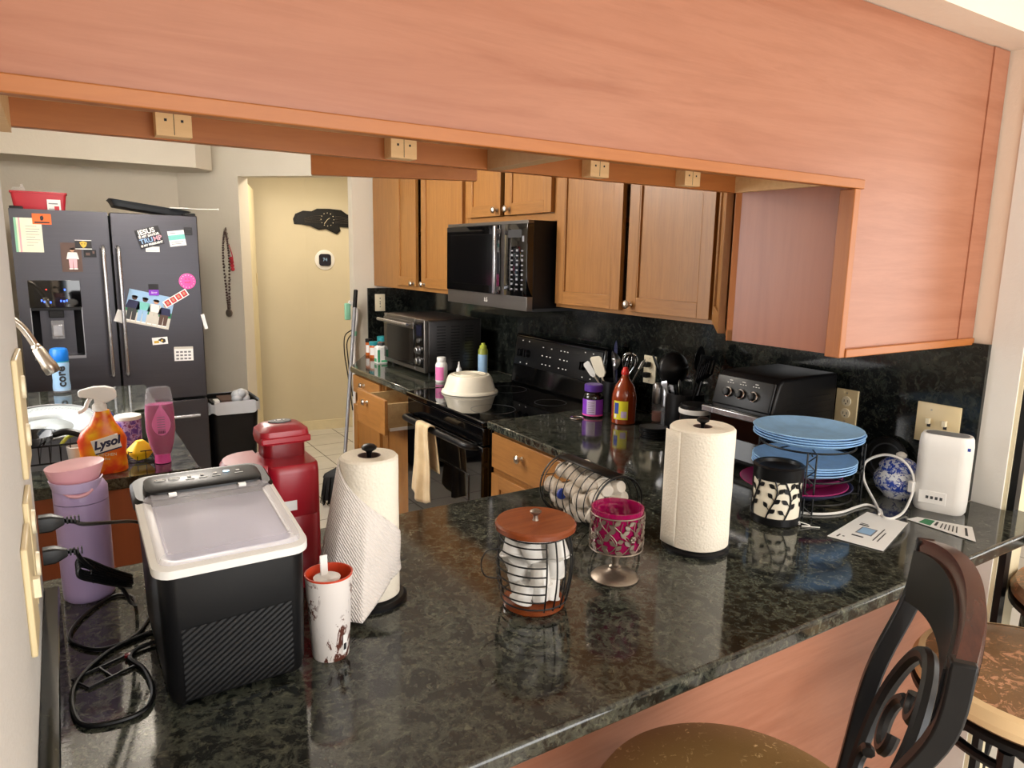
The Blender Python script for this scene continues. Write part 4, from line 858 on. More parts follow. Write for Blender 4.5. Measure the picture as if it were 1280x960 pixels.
m.loft([RRi(-0.1125, 0.1125, 0.205, 0.3145, 0.028, lambda y: zr2(y) - 0.012), RRi(-0.1125, 0.1125, 0.205, 0.3145, 0.028, lambda y: zr2(y) + 0.001), RRi(-0.108, 0.108, 0.208, 0.311, 0.028, zp)])
m.mat('charcoal').loft([RRi(-0.094, 0.094, 0.212, 0.285, 0.02, zp), RRi(-0.093, 0.093, 0.214, 0.283, 0.02, lambda y: zp(y) + 0.010), RRi(-0.086, 0.086, 0.220, 0.277, 0.016, lambda y: zp(y) + 0.013)])
cp = m.build('control_panel', r)
m = MB('white_matt'); zq = lambda y: zp(y) + 0.0136
for x in (-0.068, -0.046): m.tube([(x + 0.009 * cos(a * pi / 8), 0.256 + 0.005 * sin(a * pi / 8), zq(0.256)) for a in range(16)], 0.0006, 4, closed=True).box(x - .004, x + .004, 0.254, 0.258, zq(.256) - .0003, zq(.256) + 0.0003)
for x in (-0.022, -0.001, 0.020, 0.058): m.box(x - 0.003, x + 0.003, 0.254, 0.260, zq(.257) - .0003, zq(.257) + .0003).box(x - 0.007, x + 0.007, 0.245, 0.2465, zq(.246) - .0003, zq(.246) + .0003)
m.mat('white_led').loft([[(0.039 + 0.0055 * cos(a * pi / 6), 0.258 + 0.004 * sin(a * pi / 6), zq(.258) + dz) for a in range(12)] for dz in (-.0003, 0.0005)])
fuse(cp, m.build('print', cp))
for x in (-0.08, 0.08):
    for y in (0.03, 0.28): MB('black_plastic').tr((x, y, 0)).lathe([(0.010, 0), (0.011, 0.0105)], 12).build('foot', r)

# ============================================================ CORDS AND PLUGS
def plate(name, label, y0, y1, z0, z1, mat):
    r = thing(name, label, 'outlet', (-0.062, (y0 + y1) / 2, (z0 + z1) / 2)); h = (z1 - z0) / 2; w = (y1 - y0) / 2
    MB(mat).box(0, 0.007, -w, w, -h, h).build('plate', r, bevel=0.002); return r, w, h
r1, w1, h1 = plate('outlet_plate', 'tan wall plate standing proud on the left wall above the sink side', 1.135, 1.275, 1.265, 1.43, 'ivory')
for z in (-0.035, 0.035): MB('ivory_light').tr((0.007, 0, z), ry=pi / 2).lathe([(0.017, 0), (0.016, 0.004)], 16).build('socket', r1)
r1, w1, h1 = plate('outlet_plate', 'tan duplex outlet on the left wall with both black cords plugged in', 1.06, 1.15, 1.115, 1.255, 'ivory')
for z in (-0.03, 0.03): MB('ivory_light').tr((0.007, 0, z), ry=pi / 2).lathe([(0.017, 0), (0.016, 0.004)], 16).build('socket', r1)
r1, w1, h1 = plate('switch_plate', 'nearest tan plate on the left wall beside the black ice maker', 0.945, 1.045, 1.10, 1.235, 'ivory'); r1['category'] = 'switch'
m = MB('ivory_light').box(0.007, 0.014, -0.006, 0.006, -0.012, 0.012); m.build('toggle', r1)
def cord(name, label, plug, path, rad=0.0032, extra=None):
    r = thing(name, label, 'cord', plug)
    p = [tuple(Vector(q) - Vector(plug)) for q in path]
    d0 = Vector(p[1]) - Vector(p[0]); 
    MB('black_plastic').tube(smooth(p, 8), rad, 8).build('cable', r)
    m = MB('black_plastic').loft([[(x, y, z) for y, z in rrect(-s, s, -s * 1.15, s * 1.15, s * 0.3, 3)] for x, s in ((0.0, 0.0095), (0.014, 0.0095), (0.024, 0.006), (0.028, 0.0045))])
    for k in range(5): m.loft([[(x, y, z) for y, z in rrect(-s, s, -s, s, s * 0.4, 3)] for x, s in ((0.027 + 0.0045 * k, 0.0046), (0.029 + 0.0045 * k, 0.0046))])
    m.build('plug', r); return r
PX = -0.048
cord('power_cord', 'upper black power cord running straight from the left wall to the ice maker', (PX, 1.095, 1.213),
     [(PX + 0.028, 1.095, 1.213), (PX + 0.040, 1.112, 1.204), (0.004, 1.20, 1.168), (0.038, 1.30, 1.130), (0.083, 1.41, 1.086), (0.12, 1.44, 1.055), (0.16, 1.40, 1.03), (0.17, 1.352, 1.03)])
r = cord('power_cord', 'black power cord bundled with a tie then looping on the worktop', (PX, 1.12, 1.158),
     [(PX + 0.028, 1.12, 1.158), (PX + 0.038, 1.135, 1.152), (-0.002, 1.18, 1.118), (0.024, 1.24, 1.06), (0.049, 1.28, 1.019), (0.062, 1.33, 0.969), (0.074, 1.40, 0.930), (0.072, 1.46, 0.919), (0.048, 1.485, 0.918), (0.014, 1.46, 0.918), (-0.017, 1.41, 0.918), (-0.032, 1.36, 0.918), (-0.024, 1.322, 0.918), (0.006, 1.285, 0.918), (0.040, 1.285, 0.918), (0.070, 1.31, 0.918), (0.105, 1.39, 0.918), (0.14, 1.40, 0.93), (0.15, 1.352, 0.96)])
m = MB('black_plastic'); off = Vector((PX, 1.12, 1.158))
for k in range(4):
    a = 0.0035 * k
    m.tube(smooth([tuple(Vector(q) + Vector((0, a * .6, a)) - off) for q in ((0.066, 1.30, 1.016), (0.030, 1.24, 1.062), (-0.004, 1.19, 1.106), (-0.009, 1.185, 1.092), (0.014, 1.205, 1.070), (0.045, 1.265, 1.030), (0.064, 1.31, 1.004))], 6), 0.0026, 6)
m.tube([tuple(Vector((0.010 + 0.004 * cos(t_ * pi / 5), 1.21 + 0.011 * cos(t_ * pi / 5), 1.082 + 0.013 * sin(t_ * pi / 5))) - off) for t_ in range(10)], 0.0015, 5, closed=True)
m.build('tied_bundle', r)
o = MB('black_plastic').tube(smooth([(0.090, 1.30, 0.918), (0.071, 1.295, 0.918), (0.027, 1.272, 0.918), (-0.010, 1.226, 0.918), (-0.030, 1.178, 0.918), (-0.031, 1.115, 0.918), (-0.018, 1.072, 0.918), (0.022, 1.058, 0.918), (0.058, 1.068, 0.9185), (0.072, 1.113, 0.919), (0.066, 1.18, 0.919), (0.05, 1.225, 0.919), (0.062, 1.25, 0.919), (0.09, 1.26, 0.92)], 8), 0.0038, 8).build('looped_cable')
tag(o, 'thick black cable coiled in a wide loop left of the ice maker', 'cable')
r = thing('stand', 'flat folding black wire stand lying inside the cable loop', 'stand', (0.012, 1.205, G))
m = MB('black_satin'); q = [(-0.043, 0.002), (-0.022, -0.034), (0.043, -0.003), (0.031, 0.036)]
m.tube([(x, y, 0.003) for x, y in q], 0.0024, 6, closed=True); m.build('frame', r)
MB('black_satin').tube([(-0.006, 0.019, 0.003), (0.010, -0.018, 0.003)], 0.0022, 6).build('crossbar', r)
MB('red_dark').tr((0.036, 0.031, 0.003)).lathe([(0.0055, 0), (0.0055, 0.005), (0.002, 0.006)], 14).build('button', r)

# ============================================================ TUMBLER
r = thing('tumbler', 'lilac insulated tumbler with a pink flip lid against the left wall', 'tumbler', (0.004, 1.523, G))
MB('lilac').lathe([(0.040, 0), (0.0435, 0.004), (0.0445, 0.02), (0.0455, 0.190), (0.0455, 0.194)], 40).build('body', r)
MB('lilac').lathe([(0.0455, 0.1955), (0.0455, 0.218), (0.040, 0.228), (0.036, 0.230)], 40).build('collar', r)
m = MB('pink_soft').loft([[(1.0 * rx * cos(2 * pi * i / 36) - 0.006, ry * sin(2 * pi * i / 36) - 0.004, z + 0.004 * cos(2 * pi * i / 36)) for i in range(36)] for rx, ry, z in ((0.034, 0.034, 0.224), (0.040, 0.038, 0.236), (0.0485, 0.043, 0.262), (0.049, 0.0435, 0.265), (0.045, 0.040, 0.266))])
lidp = m.build('lid', r)
m = MB('lilac_light').loft([[(rx * cos(a) - 0.006, -abs(ry) * 1.0 * (-sin(a)) - 0.006, z) for a in [pi + pi * i / 18 for i in range(19)]] for rx, ry, z in ((0.030, 0.038, 0.216), (0.0395, 0.048, 0.222), (0.0445, 0.052, 0.240), (0.043, 0.048, 0.2405), (0.032, 0.038, 0.232))])
m.build('lid_latch', r)
MB('pink_soft').tube(smooth([(-0.026, -0.042, 0.224), (-0.016, -0.047, 0.217), (-0.004, -0.049, 0.215), (0.008, -0.047, 0.217), (0.018, -0.042, 0.224)], 5), 0.004, 8).build('carry_loop', lidp)

# ============================================================ COFFEE MAKER
r = thing('coffee_maker', 'red single serve coffee maker with rounded water tank behind the ice maker', 'coffee maker', (0.331, 1.415, G))
# footprint: D shaped tank on the left, column on the right
def dshape(x0, x1, y0, y1, n=12):
    ym = (y0 + y1) / 2; ry = (y1 - y0) / 2; rx = 0.055
    p = [(x1, y1), ] + [(x0 + rx - rx * sin(pi * k / n) if False else x0 + rx + rx * cos(pi / 2 + pi * k / n), ym + ry * sin(pi / 2 + pi * k / n)) for k in range(n + 1)] + [(x1, y0)]
    return p[::1]
RD = lambda s, z, x0=-0.092, x1=-0.02: [(x * s, y * s, z) for x, y in dshape(x0, x1, -0.062, 0.070)]
m = MB('red_dark').loft([RD(0.99, 0.02), RD(1, 0.246)]); m.build('water_tank', r, bevel=0.002)
m = MB('red_plastic').loft([RD(1.03, 0.246), RD(1.03, 0.252), RD(0.97, 0.259)]); m.build('tank_lid', r)
CR = lambda s, z: [(0.031 + (x - 0.031) * s, y * s, z) for x, y in rrect(-0.021, 0.080, -0.072, 0.072, 0.022, 5)]
m = MB('red_plastic').loft([CR(1.0, 0.0), CR(1.0, 0.150), CR(0.99, 0.1515), CR(1.0, 0.153), CR(1.0, 0.240), CR(0.98, 0.252), CR(0.93, 0.256)])
m.build('body', r)
m = MB('paper').box(-0.012, 0.030, -0.0728, -0.0718, 0.166, 0.186).mat('ink_grey').box(-0.008, 0.008, -0.0731, -0.0727, 0.172, 0.174).box(-0.008, 0.004, -0.0731, -0.0727, 0.178, 0.180); m.build('sticker', r)
HR = lambda a, z, dy=0.0: [(x, y + dy, z) for x, y in rrect(-0.018 + a, 0.078 - a, -0.010 + a, 0.070 - a, 0.018, 5)]
m = MB('red_dark').loft([HR(0.006, 0.25), HR(0.006, 0.286)]).mat('red_plastic').loft([HR(0.0, 0.284), HR(-0.002, 0.296), HR(0.0, 0.310), HR(0.010, 0.318, 0.004), HR(0.02, 0.321, 0.006)])
hd = m.build('brew_head', r)
m = MB('dark_grey').loft([[(0.030 + 0.023 * cos(a) * (1 if abs(cos(a)) < .9 else 1), 0.036 + 0.015 * sin(a), z) for a in [2 * pi * i / 28 for i in range(28)]] for z in (0.320, 0.3235)]); bp_ = m.build('button_panel', hd)
m = MB('white_matt').box(0.020, 0.023, 0.040, 0.043, 0.3234, 0.3239).box(0.026, 0.034, 0.039, 0.044, 0.3234, 0.3239).box(0.038, 0.041, 0.040, 0.043, 0.3234, 0.3239); fuse(bp_, m.build('print', bp_))
m = MB('red_plastic').box(-0.019, 0.079, -0.014, -0.006, 0.286, 0.300); m.build('handle', hd, bevel=0.003)

# ============================================================ PLASTIC CUP AND SCOOP
r = thing('cup', 'white plastic cup with red inside and peeling print in front of paper towels', 'cup', (0.338, 1.082, G))
m = MB('peeled_white').lathe([(0.029, 0), (0.030, 0.002), (0.0385, 0.143)], 48, cap=False).mat('orange_red').lathe([(0.0385, 0.143), (0.039, 0.146), (0.0365, 0.146), (0.0355, 0.140), (0.028, 0.05), (0.0, 0.05)], 48, cap=False)
m.build('body', r)
m = MB('paper').grid(lambda u, v: (0.0345 * (0.93 + 0.08 * v) * cos(-1.25 + 0.26 * u) + 0, 0.0345 * (0.93 + 0.08 * v) * sin(-1.25 + 0.26 * u), 0.012 + 0.034 * v), 4, 2)
m.mat('ink').grid(lambda u, v: (0.0347 * (0.945 + 0.03 * v) * cos(-1.21 + 0.18 * u), 0.0347 * (0.945 + 0.03 * v) * sin(-1.21 + 0.18 * u), 0.018 + 0.012 * v), 4, 2); m.build('barcode_label', r)
r = thing('scoop', 'white plastic scoop standing in the white cup with red inside', 'scoop', (0.335, 1.082, G + 0.104))
MB('white_plastic').lathe([(0.004, 0.012), (0.016, 0.016), (0.021, 0.030), (0.022, 0.034), (0.018, 0.034), (0.0, 0.028)], 28, cap=False).build('bowl', r)
m = MB('white_plastic').loft([[(x + dx, 0.012 + dy, z) for x, dx in ((-0.0065, 0), (0.0065, 0))] + [(0.0065, 0.015 + dy, z), (-0.0065, 0.015 + dy, z)] for dx, dy, z in ((0, 0, 0.028), (0, 0.002, 0.050), (0, 0.003, 0.066))]); m.build('handle', r, bevel=0.003)

# ============================================================ PAPER TOWELS
def towel_roll(label_r, label_h, x, y, base_r=0.068):
    h = thing('paper_towel_holder', label_h, 'paper towel holder', (x, y, G))
    MB('black_satin').lathe([(base_r, 0), (base_r, 0.006), (base_r - 0.006, 0.011), (0.01, 0.012)], 48).build('base', h)
    MB('black_satin').lathe([(0.0045, 0.01), (0.0045, 0.292), (0.006, 0.296), (0.0135, 0.301), (0.0145, 0.305), (0.010, 0.3095), (0.002, 0.311)], 28).build('post', h)
    q = thing('paper_towel_roll', label_r, 'paper towel', (x, y, G + 0.0125))
    return h, q
def roll_mesh(R_, H=0.276, seam=1.2, skew=0.0):
    m = MB('paper_towel')
    def ring(r_, z, w=0): return [(r_ * (1 + w * (0.012 * sin(2 * a) + 0.008 * sin(5 * a))) * cos(a), r_ * (1 + w * (0.012 * sin(2 * a) + 0.008 * sin(5 * a))) * sin(a), z) for a in [2 * pi * i / 72 for i in range(72)]]
    rings = [ring(0.021, H, 0), ring(R_ - 0.004, H + 0.001, 1), ring(R_, H - 0.003, 1)] + [ring(R_ * (1 + 0.004 * sin(k * 1.3)), H - 0.003 - (H - 0.006) * k / 12, 1) for k in range(1, 13)] + [ring(R_ - 0.004, 0, 1), ring(0.021, 0, 0), ring(0.021, H, 0)]
    m.loft(rings, cap=False); return m
h, q = towel_roll('used paper towel roll with a loose quilted sheet flared to the left', 'black round paper towel stand under the roll with the flared sheet', 0.470, 1.235)
roll_mesh(0.055).build('roll', q)
MB('brown_print').lathe([(0.0215, 0.0), (0.0215, 0.2765), (0.0195, 0.2765), (0.0195, 0.0)], 32, cap=False).build('core', q)
import mathutils
def sheetf(u, v):
    # u: 0 = left free edge, 1 = where it still clings to the roll; v: 0 top cut .. 1 hem
    a = radians(-200 + 165 * u)
    zt = 0.272 - 0.145 * (u ** 1.0)
    T_ = Vector((0.0565 * cos(a), 0.0565 * sin(a), zt))
    hem = [Vector((-0.118, -0.005, 0.012)), Vector((-0.110, -0.065, 0.004)), Vector((-0.060, -0.112, 0.002)), Vector((0.010, -0.062, 0.040)), Vector((0.047, -0.028, 0.050))]
    k = u * 4; i = min(3, int(k)); f_ = k - i
    H_ = hem[i] * (1 - f_) + hem[i + 1] * f_
    P_ = T_ * (1 - v) + H_ * v
    # keep outside of the roll
    rr = hypot(P_.x, P_.y)
    if rr < 0.0575: P_.x *= 0.0575 / rr; P_.y *= 0.0575 / rr
    w = 0.0015 * sin(u * 14 + v * 5) * v
    return (P_.x + w, P_.y - w, P_.z)
MB('paper_sheet').grid(sheetf, 40, 30).build('loose_sheet', q, solid=0.0012, angle=180)
h, q = towel_roll('full upright paper towel roll right of the wine red candle holder', 'black round paper towel stand holding the fuller right roll', 1.218, 1.097, 0.078)
roll_mesh(0.0745, 0.276).build('roll', q)
MB('brown_print').lathe([(0.0215, 0.0), (0.0215, 0.2765), (0.0195, 0.2765), (0.0195, 0.0)], 32, cap=False).build('core', q)
def tailf(u, v):
    a = radians(150 + 35 * u); k = 1 + 0.10 * (1 - u)
    return (0.0758 * k * cos(a), 0.0758 * k * sin(a), 0.004 + 0.268 * v)
MB('paper_towel').grid(tailf, 10, 12).build('loose_sheet', q, solid=0.0012, angle=180)

# ============================================================ WIRE BASKETS + PODS
def pod(loc, rot, label, group, first=None, sc=1.0):
    o = MB('white_plastic').lathe([(0.0, 0.0), (0.0165, 0.0), (0.0178, 0.002), (0.0215, 0.036), (0.0245, 0.0375), (0.0248, 0.040), (0.0235, 0.041), (0.0, 0.0412)], 24, cap=False).build('coffee_pod') if first is None else first.copy()
    if first is not None: COL.objects.link(o)
    o.location = loc; o.rotation_euler = rot; o.scale = (sc, sc, sc); o['label'] = label; o['category'] = 'coffee pod'; o['group'] = group
    return o
BX, BY = 0.731, 1.055
r = thing('wire_basket', 'upright black wire basket of white pods under a round cherry wood lid', 'basket', (BX, BY, G))
MB('cherry_lid').lathe([(0.056, 0), (0.060, 0.004), (0.060, 0.012), (0.054, 0.015)], 40).build('base', r)
m = MB('black_wire'); HB = 0.148
def brad(z): t_ = (z - 0.012) / (HB - 0.012); return 0.054 + 0.019 * sin(pi * min(1, t_ * 0.66 + 0.14)) 
for z in (0.018, 0.150): m.tube([((brad(z) + 0.0005) * cos(i * pi / 24), (brad(z) + 0.0005) * sin(i * pi / 24), z) for i in range(48)], 0.0016, 6, closed=True)
for a in range(-106, 30, 17): m.tube([(brad(z) * cos(radians(a)), brad(z) * sin(radians(a)), z) for z in [0.012 + (HB - 0.012) * k / 10 for k in range(11)]], 0.0016, 6)
for a in (60, 95, 130): m.tube([(brad(z) * cos(radians(a)), brad(z) * sin(radians(a)), z) for z in [0.012 + (HB - 0.012) * k / 10 for k in range(11)]], 0.0016, 6)
for k in range(7):
    z = 0.034 + k * 0.0175; m.tube([(brad(z) * cos(radians(a)), brad(z) * sin(radians(a)), z) for a in range(-232, -106, 6)] + [(brad(z) * cos(radians(-106)), brad(z) * sin(radians(-106)), z)], 0.0015, 6)
m.build('wire_cage', r)
for sgn, a0 in ((-1, 168),):
    ca, sa = cos(radians(a0)), sin(radians(a0))
    m = MB('black_wire').tube(smooth([(0.068 * ca, 0.068 * sa, 0.120), (0.095 * ca, 0.095 * sa, 0.122), (0.108 * ca, 0.108 * sa, 0.10), (0.100 * ca, 0.1 * sa, 0.072), (0.070 * ca, 0.07 * sa, 0.062)], 6), 0.0014, 6); m.build('ring_handle', r)
m = MB('white_matt').lathe([(0.066, 0.150), (0.066, 0.156)], 40).mat('cherry_lid').lathe([(0.0755, 0.156), (0.0775, 0.158), (0.0775, 0.166), (0.074, 0.170)], 48); ld = m.build('lid', r)
MB('pewter').tr((0, 0, 0.170)).lathe([(0.006, 0), (0.0045, 0.004), (0.0045, 0.010), (0.010, 0.015), (0.011, 0.018), (0.007, 0.021), (0.001, 0.022)], 24).build('knob', ld)
random.seed(21)
p0 = None
lay = [(0.018, 6, 0.035, 0.35, 'bottom layer'), (0.058, 5, 0.040, 0.5, 'middle layer'), (0.099, 5, 0.040, 0.2, 'top layer')]
for z, n_, rr, ph, nm in lay:
    for k in range(n_):
        a = 2 * pi * (k + ph) / n_ + random.uniform(-.2, .2)
        tx_, ty_ = random.uniform(-.35, .35), random.uniform(-.35, .35)
        o = pod((BX + rr * cos(a), BY + rr * sin(a), G + z + random.uniform(0, 0.006)), (tx_, ty_, random.uniform(0, 6)), 'white coffee pod in the %s of the upright lidded basket' % nm, 'pods in the %s of the upright basket' % nm, p0, 0.92)
        if random.random() < 0.5: o.rotation_euler.x += pi; o.location.z += 0.036
        p0 = p0 or o
# basket lying on its side
LX, LY, LR = 1.095, 1.345, 0.074
r = thing('wire_basket', 'black wire basket of cream pods tipped on its side', 'basket', (LX, LY, G))
m = MB('black_wire')
for k in range(8):
    y = -0.100 + 0.0285 * k; m.tube([(LR * cos(i * pi / 22), y, LR + LR * sin(i * pi / 22)) for i in range(-22, 22)], 0.0013, 6, closed=True)
m.build('wire_cage', r)
m = MB('black_plastic').grid(lambda u, v: ((LR + 0.001) * cos(radians(48 + 58 * u)), -0.115 + 0.23 * v, LR + (LR + 0.001) * sin(radians(48 + 58 * u))), 12, 2); m.build('flat_strap', r, solid=0.003, angle=180)
m = MB('black_wire').tube([((LR + .002) * cos(i * pi / 22), 0.108, LR + (LR + .002) * sin(i * pi / 22)) for i in range(-22, 22)], 0.0022, 6, closed=True)
for q_ in (-1, 0, 1): m.tube([(-LR, 0.108, LR + 0.03 * q_), (LR, 0.108, LR + 0.03 * q_)], 0.0012, 5)
m.build('end_grid', r)
m = MB('black_wire').tube([((LR + .002) * cos(i * pi / 22), -0.112, LR + (LR + .002) * sin(i * pi / 22)) for i in range(-22, 22)], 0.0025, 6, closed=True); m.build('rim', r)
MATS['pod_cream'] = None; flat('pod_cream', rgb(232, 222, 208), 0.4); p1 = None
random.seed(5)
def pod2(loc, rot, row):
    global p1
    if p1 is None:
        p1 = MB('pod_cream').lathe([(0.0, 0.0), (0.0165, 0.0), (0.0178, 0.002), (0.0215, 0.036), (0.0245, 0.0375), (0.0248, 0.040), (0.0235, 0.041), (0.0, 0.0412)], 24, cap=False).build('coffee_pod'); o = p1
    else: o = p1.copy(); COL.objects.link(o)
    o.location = loc; o.rotation_euler = rot; o.scale = (.86,) * 3
    o['label'] = 'cream coffee pod in the tipped basket, ' + row; o['category'] = 'coffee pod'; o['group'] = 'pods in the tipped basket, ' + row
for j in range(5):
    row = ('row at the near open end', 'second row from the open end', 'middle row', 'second row from the far end', 'row at the far end')[j]
    y = LY - 0.082 + 0.041 * j
    for (dx, dz) in ((-0.038, 0.040), (0.002, 0.028), (0.040, 0.044), (-0.046, 0.082), (-0.006, 0.070), (0.034, 0.086), (-0.016, 0.110), (0.02, 0.118)):
        pod2((LX + dx + random.uniform(-.003, .003), y + random.uniform(-.004, .004) - 0.014, G + dz), (-pi / 2 + random.uniform(-.5, .5) + (pi if random.random() < .4 else 0) * 0, random.uniform(-.5, .5), random.uniform(-.6, .6)), row)
o = MB('blue_print').tube([(0, 0, 0), (0.0, -0.006, 0.0)], 0.014, 16).build('sweetener_cup'); o.location = (LX - 0.066, LY + 0.03, G + 0.077); tag(o, 'small blue lidded cup at the left of the tipped wire basket', 'cup')

# ============================================================ CANDLE HOLDER
r = thing('candle_holder', 'wine red glass candle holder with pewter leaves on a pewter foot', 'candle holder', (0.943, 1.063, G))
MB('pewter').lathe([(0.0, 0), (0.049, 0.0), (0.0505, 0.003), (0.046, 0.008), (0.030, 0.014), (0.016, 0.018), (0.0125, 0.022), (0.0135, 0.026), (0.009, 0.030), (0.0085, 0.040), (0.0125, 0.052), (0.010, 0.060), (0.014, 0.063), (0.030, 0.066)], 48, cap=False).build('foot', r)
gl = MB('pink_glass').lathe([(0.0, 0.068), (0.044, 0.068), (0.050, 0.072), (0.0525, 0.080), (0.0535, 0.152), (0.0545, 0.157), (0.051, 0.157), (0.0505, 0.152), (0.0495, 0.082), (0.0, 0.078)], 48, cap=False).build('glass_cup', r)
m = MB('pewter')
for z in (0.070, 0.146): m.tube([(0.0550 * cos(i * pi / 30), 0.0550 * sin(i * pi / 30), z) for i in range(60)], 0.0016, 6, closed=True)
def oncyl(a, z, R_=0.0552): return (R_ * cos(a), R_ * sin(a), z)
random.seed(9)
def leaf(m, a, z, ln, w, ang_, R_=0.0556, mid=True):
    pts = []
    for t_ in [i / 6 for i in range(7)]: pts.append((t_ * ln, w * sin(pi * t_)))
    for t_ in [i / 6 for i in range(5, 0, -1)]: pts.append((t_ * ln, -w * sin(pi * t_)))
    def P_(x, y, R2):
        X_ = x * cos(ang_) - y * sin(ang_); Z_ = x * sin(ang_) + y * cos(ang_)
        return (R2 * cos(a + X_ / R_), R2 * sin(a + X_ / R_), z + Z_)
    m.loft([[P_(x, y, R_) for x, y in pts], [P_(x * .98, y * .8, R_ + 0.0016) for x, y in pts]])
for k in range(12):
    a = 2 * pi * k / 12
    m.tube([oncyl(a + 0.35 * sin(t_ * 5), 0.072 + 0.074 * t_) for t_ in [i / 10 for i in range(11)]], 0.0011, 5)
    m.tube([oncyl(a + 0.3 - 0.35 * t_ + 0.1 * sin(t_ * 7), 0.078 + 0.062 * t_) for t_ in [i / 8 for i in range(9)]], 0.0009, 5)
    for q_ in range(8):
        s = 1 if q_ % 2 else -1
        leaf(m, a + 0.35 * sin((0.06 + 0.115 * q_) * 5) + s * 0.04, 0.074 + 0.0085 * q_, random.uniform(0.014, 0.018), 0.0052, radians(90 - s * random.uniform(40, 75)))
    if k % 3 == 0:
        for p_ in range(6): m.ball(oncyl(a - 0.1 + 0.07 * cos(p_), 0.104 + 0.005 * sin(p_ * 1.0), 0.057), 0.0034, seg=8, n=6)
m.build('leaf_overlay', r)

# ============================================================ LEAF JAR
r = thing('wax_warmer', 'black and cream jar with a cut-out leaf vine pattern before the plate rack', 'jar', (1.527, 1.112, G))
RJ = 0.060
MB('black_satin').lathe([(0.0, 0), (RJ - .002, 0), (RJ + 0.001, 0.003), (RJ + 0.001, 0.020), (RJ - 0.002, 0.021)], 48, cap=False).build('base', r)
MB('off_white').lathe([(RJ - 0.002, 0.018), (RJ - 0.002, 0.122)], 48, cap=False).build('lining', r)
m = MB('black_satin')
def oj(a, z): return (RJ * cos(a), RJ * sin(a), z)
random.seed(12)
for k in range(9):
    a = 2 * pi * k / 9 + 0.1 * (k % 2)
    m.tube([oj(a + 0.20 * sin(t_ * 4 + k), 0.018 + 0.105 * t_) for t_ in [i / 10 for i in range(11)]], 0.0022, 6)
    for q_ in range(7):
        t_ = 0.10 + 0.125 * q_; s = 1 if (q_ + k) % 2 else -1; aa = a + 0.20 * sin(t_ * 4 + k); z_ = 0.018 + 0.105 * t_
        m.tube([oj(aa + s * 0.10 * w_, z_ + 0.008 * w_) for w_ in (0, .5, 1)], 0.001, 5)
        leaf(m, aa + s * 0.09, z_ + 0.007, random.uniform(0.017, 0.021), 0.0060, radians(90 - s * random.uniform(30, 60)), RJ - 0.0005)
m.build('vine_cutout', r)
MB('black_satin').lathe([(RJ + 0.001, 0.118), (RJ + 0.002, 0.121), (RJ + 0.0025, 0.146), (RJ + 0.004, 0.150), (RJ - 0.002, 0.154), (RJ - 0.008, 0.152), (RJ - 0.010, 0.144), (RJ - 0.022, 0.136), (0.0, 0.134)], 48, cap=False).build('dish', r)
# ============================================================ PLATE RACK
RX, RY = 1.742, 1.184
r = thing('plate_rack', 'three tier black wire plate rack holding blue and magenta plates', 'plate rack', (RX, RY, G))
for z, rr in ((0.022, 0.125), (0.083, 0.125), (0.164, 0.125)):
    m = MB('black_wire')
    m.tube([(rr * cos(i * pi / 24), rr * sin(i * pi / 24), z) for i in range(48)], 0.0028, 6, closed=True)
    for a in (0, pi / 4, pi / 2, 3 * pi / 4): m.tube([(-rr * cos(a), -rr * sin(a), z), (rr * cos(a), rr * sin(a), z)], 0.002, 6)
    m.build('tier', r)
for a in (220, 320, 90):
    m = MB('black_wire'); ca, sa = cos(radians(a)), sin(radians(a)); R1 = 0.152; tx, ty = -sa * 0.011, ca * 0.011
    for s in (-1, 1): m.tube([(R1 * ca + s * tx, R1 * sa + s * ty, 0.0025), (R1 * ca + s * tx, R1 * sa + s * ty, 0.171)], 0.0025, 6)
    for k in range(8): m.tube([(R1 * ca - tx * (1 if k % 2 else -1), R1 * sa - ty * (1 if k % 2 else -1), 0.005 + 0.02 * k), (R1 * ca + tx * (1 if k % 2 else -1), R1 * sa + ty * (1 if k % 2 else -1), 0.025 + 0.02 * k)], 0.0016, 6)
    for z in (0.022, 0.083, 0.164): m.tube([(0.125 * ca, 0.125 * sa, z), (R1 * ca, R1 * sa, z)], 0.002, 6)
    m.build('post', r)
def plate_mesh(R_, mat, h=0.02, rim='same'):
    m = MB(mat); m.lathe([(0.0, 0.0), (R_ * 0.62, 0.0), (R_ * 0.66, 0.001), (R_ * 0.88, h * 0.55), (R_ * 0.99, h * 0.93), (R_, h), (R_ * 0.985, h + 0.0015), (R_ * 0.87, h * 0.70), (R_ * 0.66, 0.005), (R_ * 0.6, 0.0035), (0, 0.0035)], 64, cap=False)
    return m
def plates(n_, R_, mat, x, y, z, labels, group, dz=0.0062, h=0.02):
    first = None
    for k in range(n_):
        if first is None: o = first = plate_mesh(R_, mat, h).build('plate')
        else: o = first.copy(); COL.objects.link(o)
        o.location = (x + random.uniform(-.002, .002), y + random.uniform(-.002, .002), z + k * dz)
        tag(o, labels[k], 'plate', group)
random.seed(3)
plates(4, 0.146, 'blue_plate', RX, RY, G + 0.1675, ['pale blue plate, lowest in the stack on the top tier', 'pale blue plate, second from bottom on the top tier', 'pale blue plate, third from bottom on the top tier', 'pale blue plate, uppermost on the top tier of the rack'], 'blue plates on the top tier', 0.0068)
plates(4, 0.138, 'blue_plate', RX - 0.012, RY, G + 0.0865, ['pale blue plate, lowest in the stack on the middle tier', 'pale blue plate, second from bottom on the middle tier', 'pale blue plate, third from bottom on the middle tier', 'pale blue plate, uppermost on the middle tier of the rack'], 'blue plates on the middle tier', 0.0068)
def one_plate(R_, mat, x, y, z, label, h=0.02):
    tag(plate_mesh(R_, mat, h).build('plate', loc=(x, y, z)), label, 'plate')
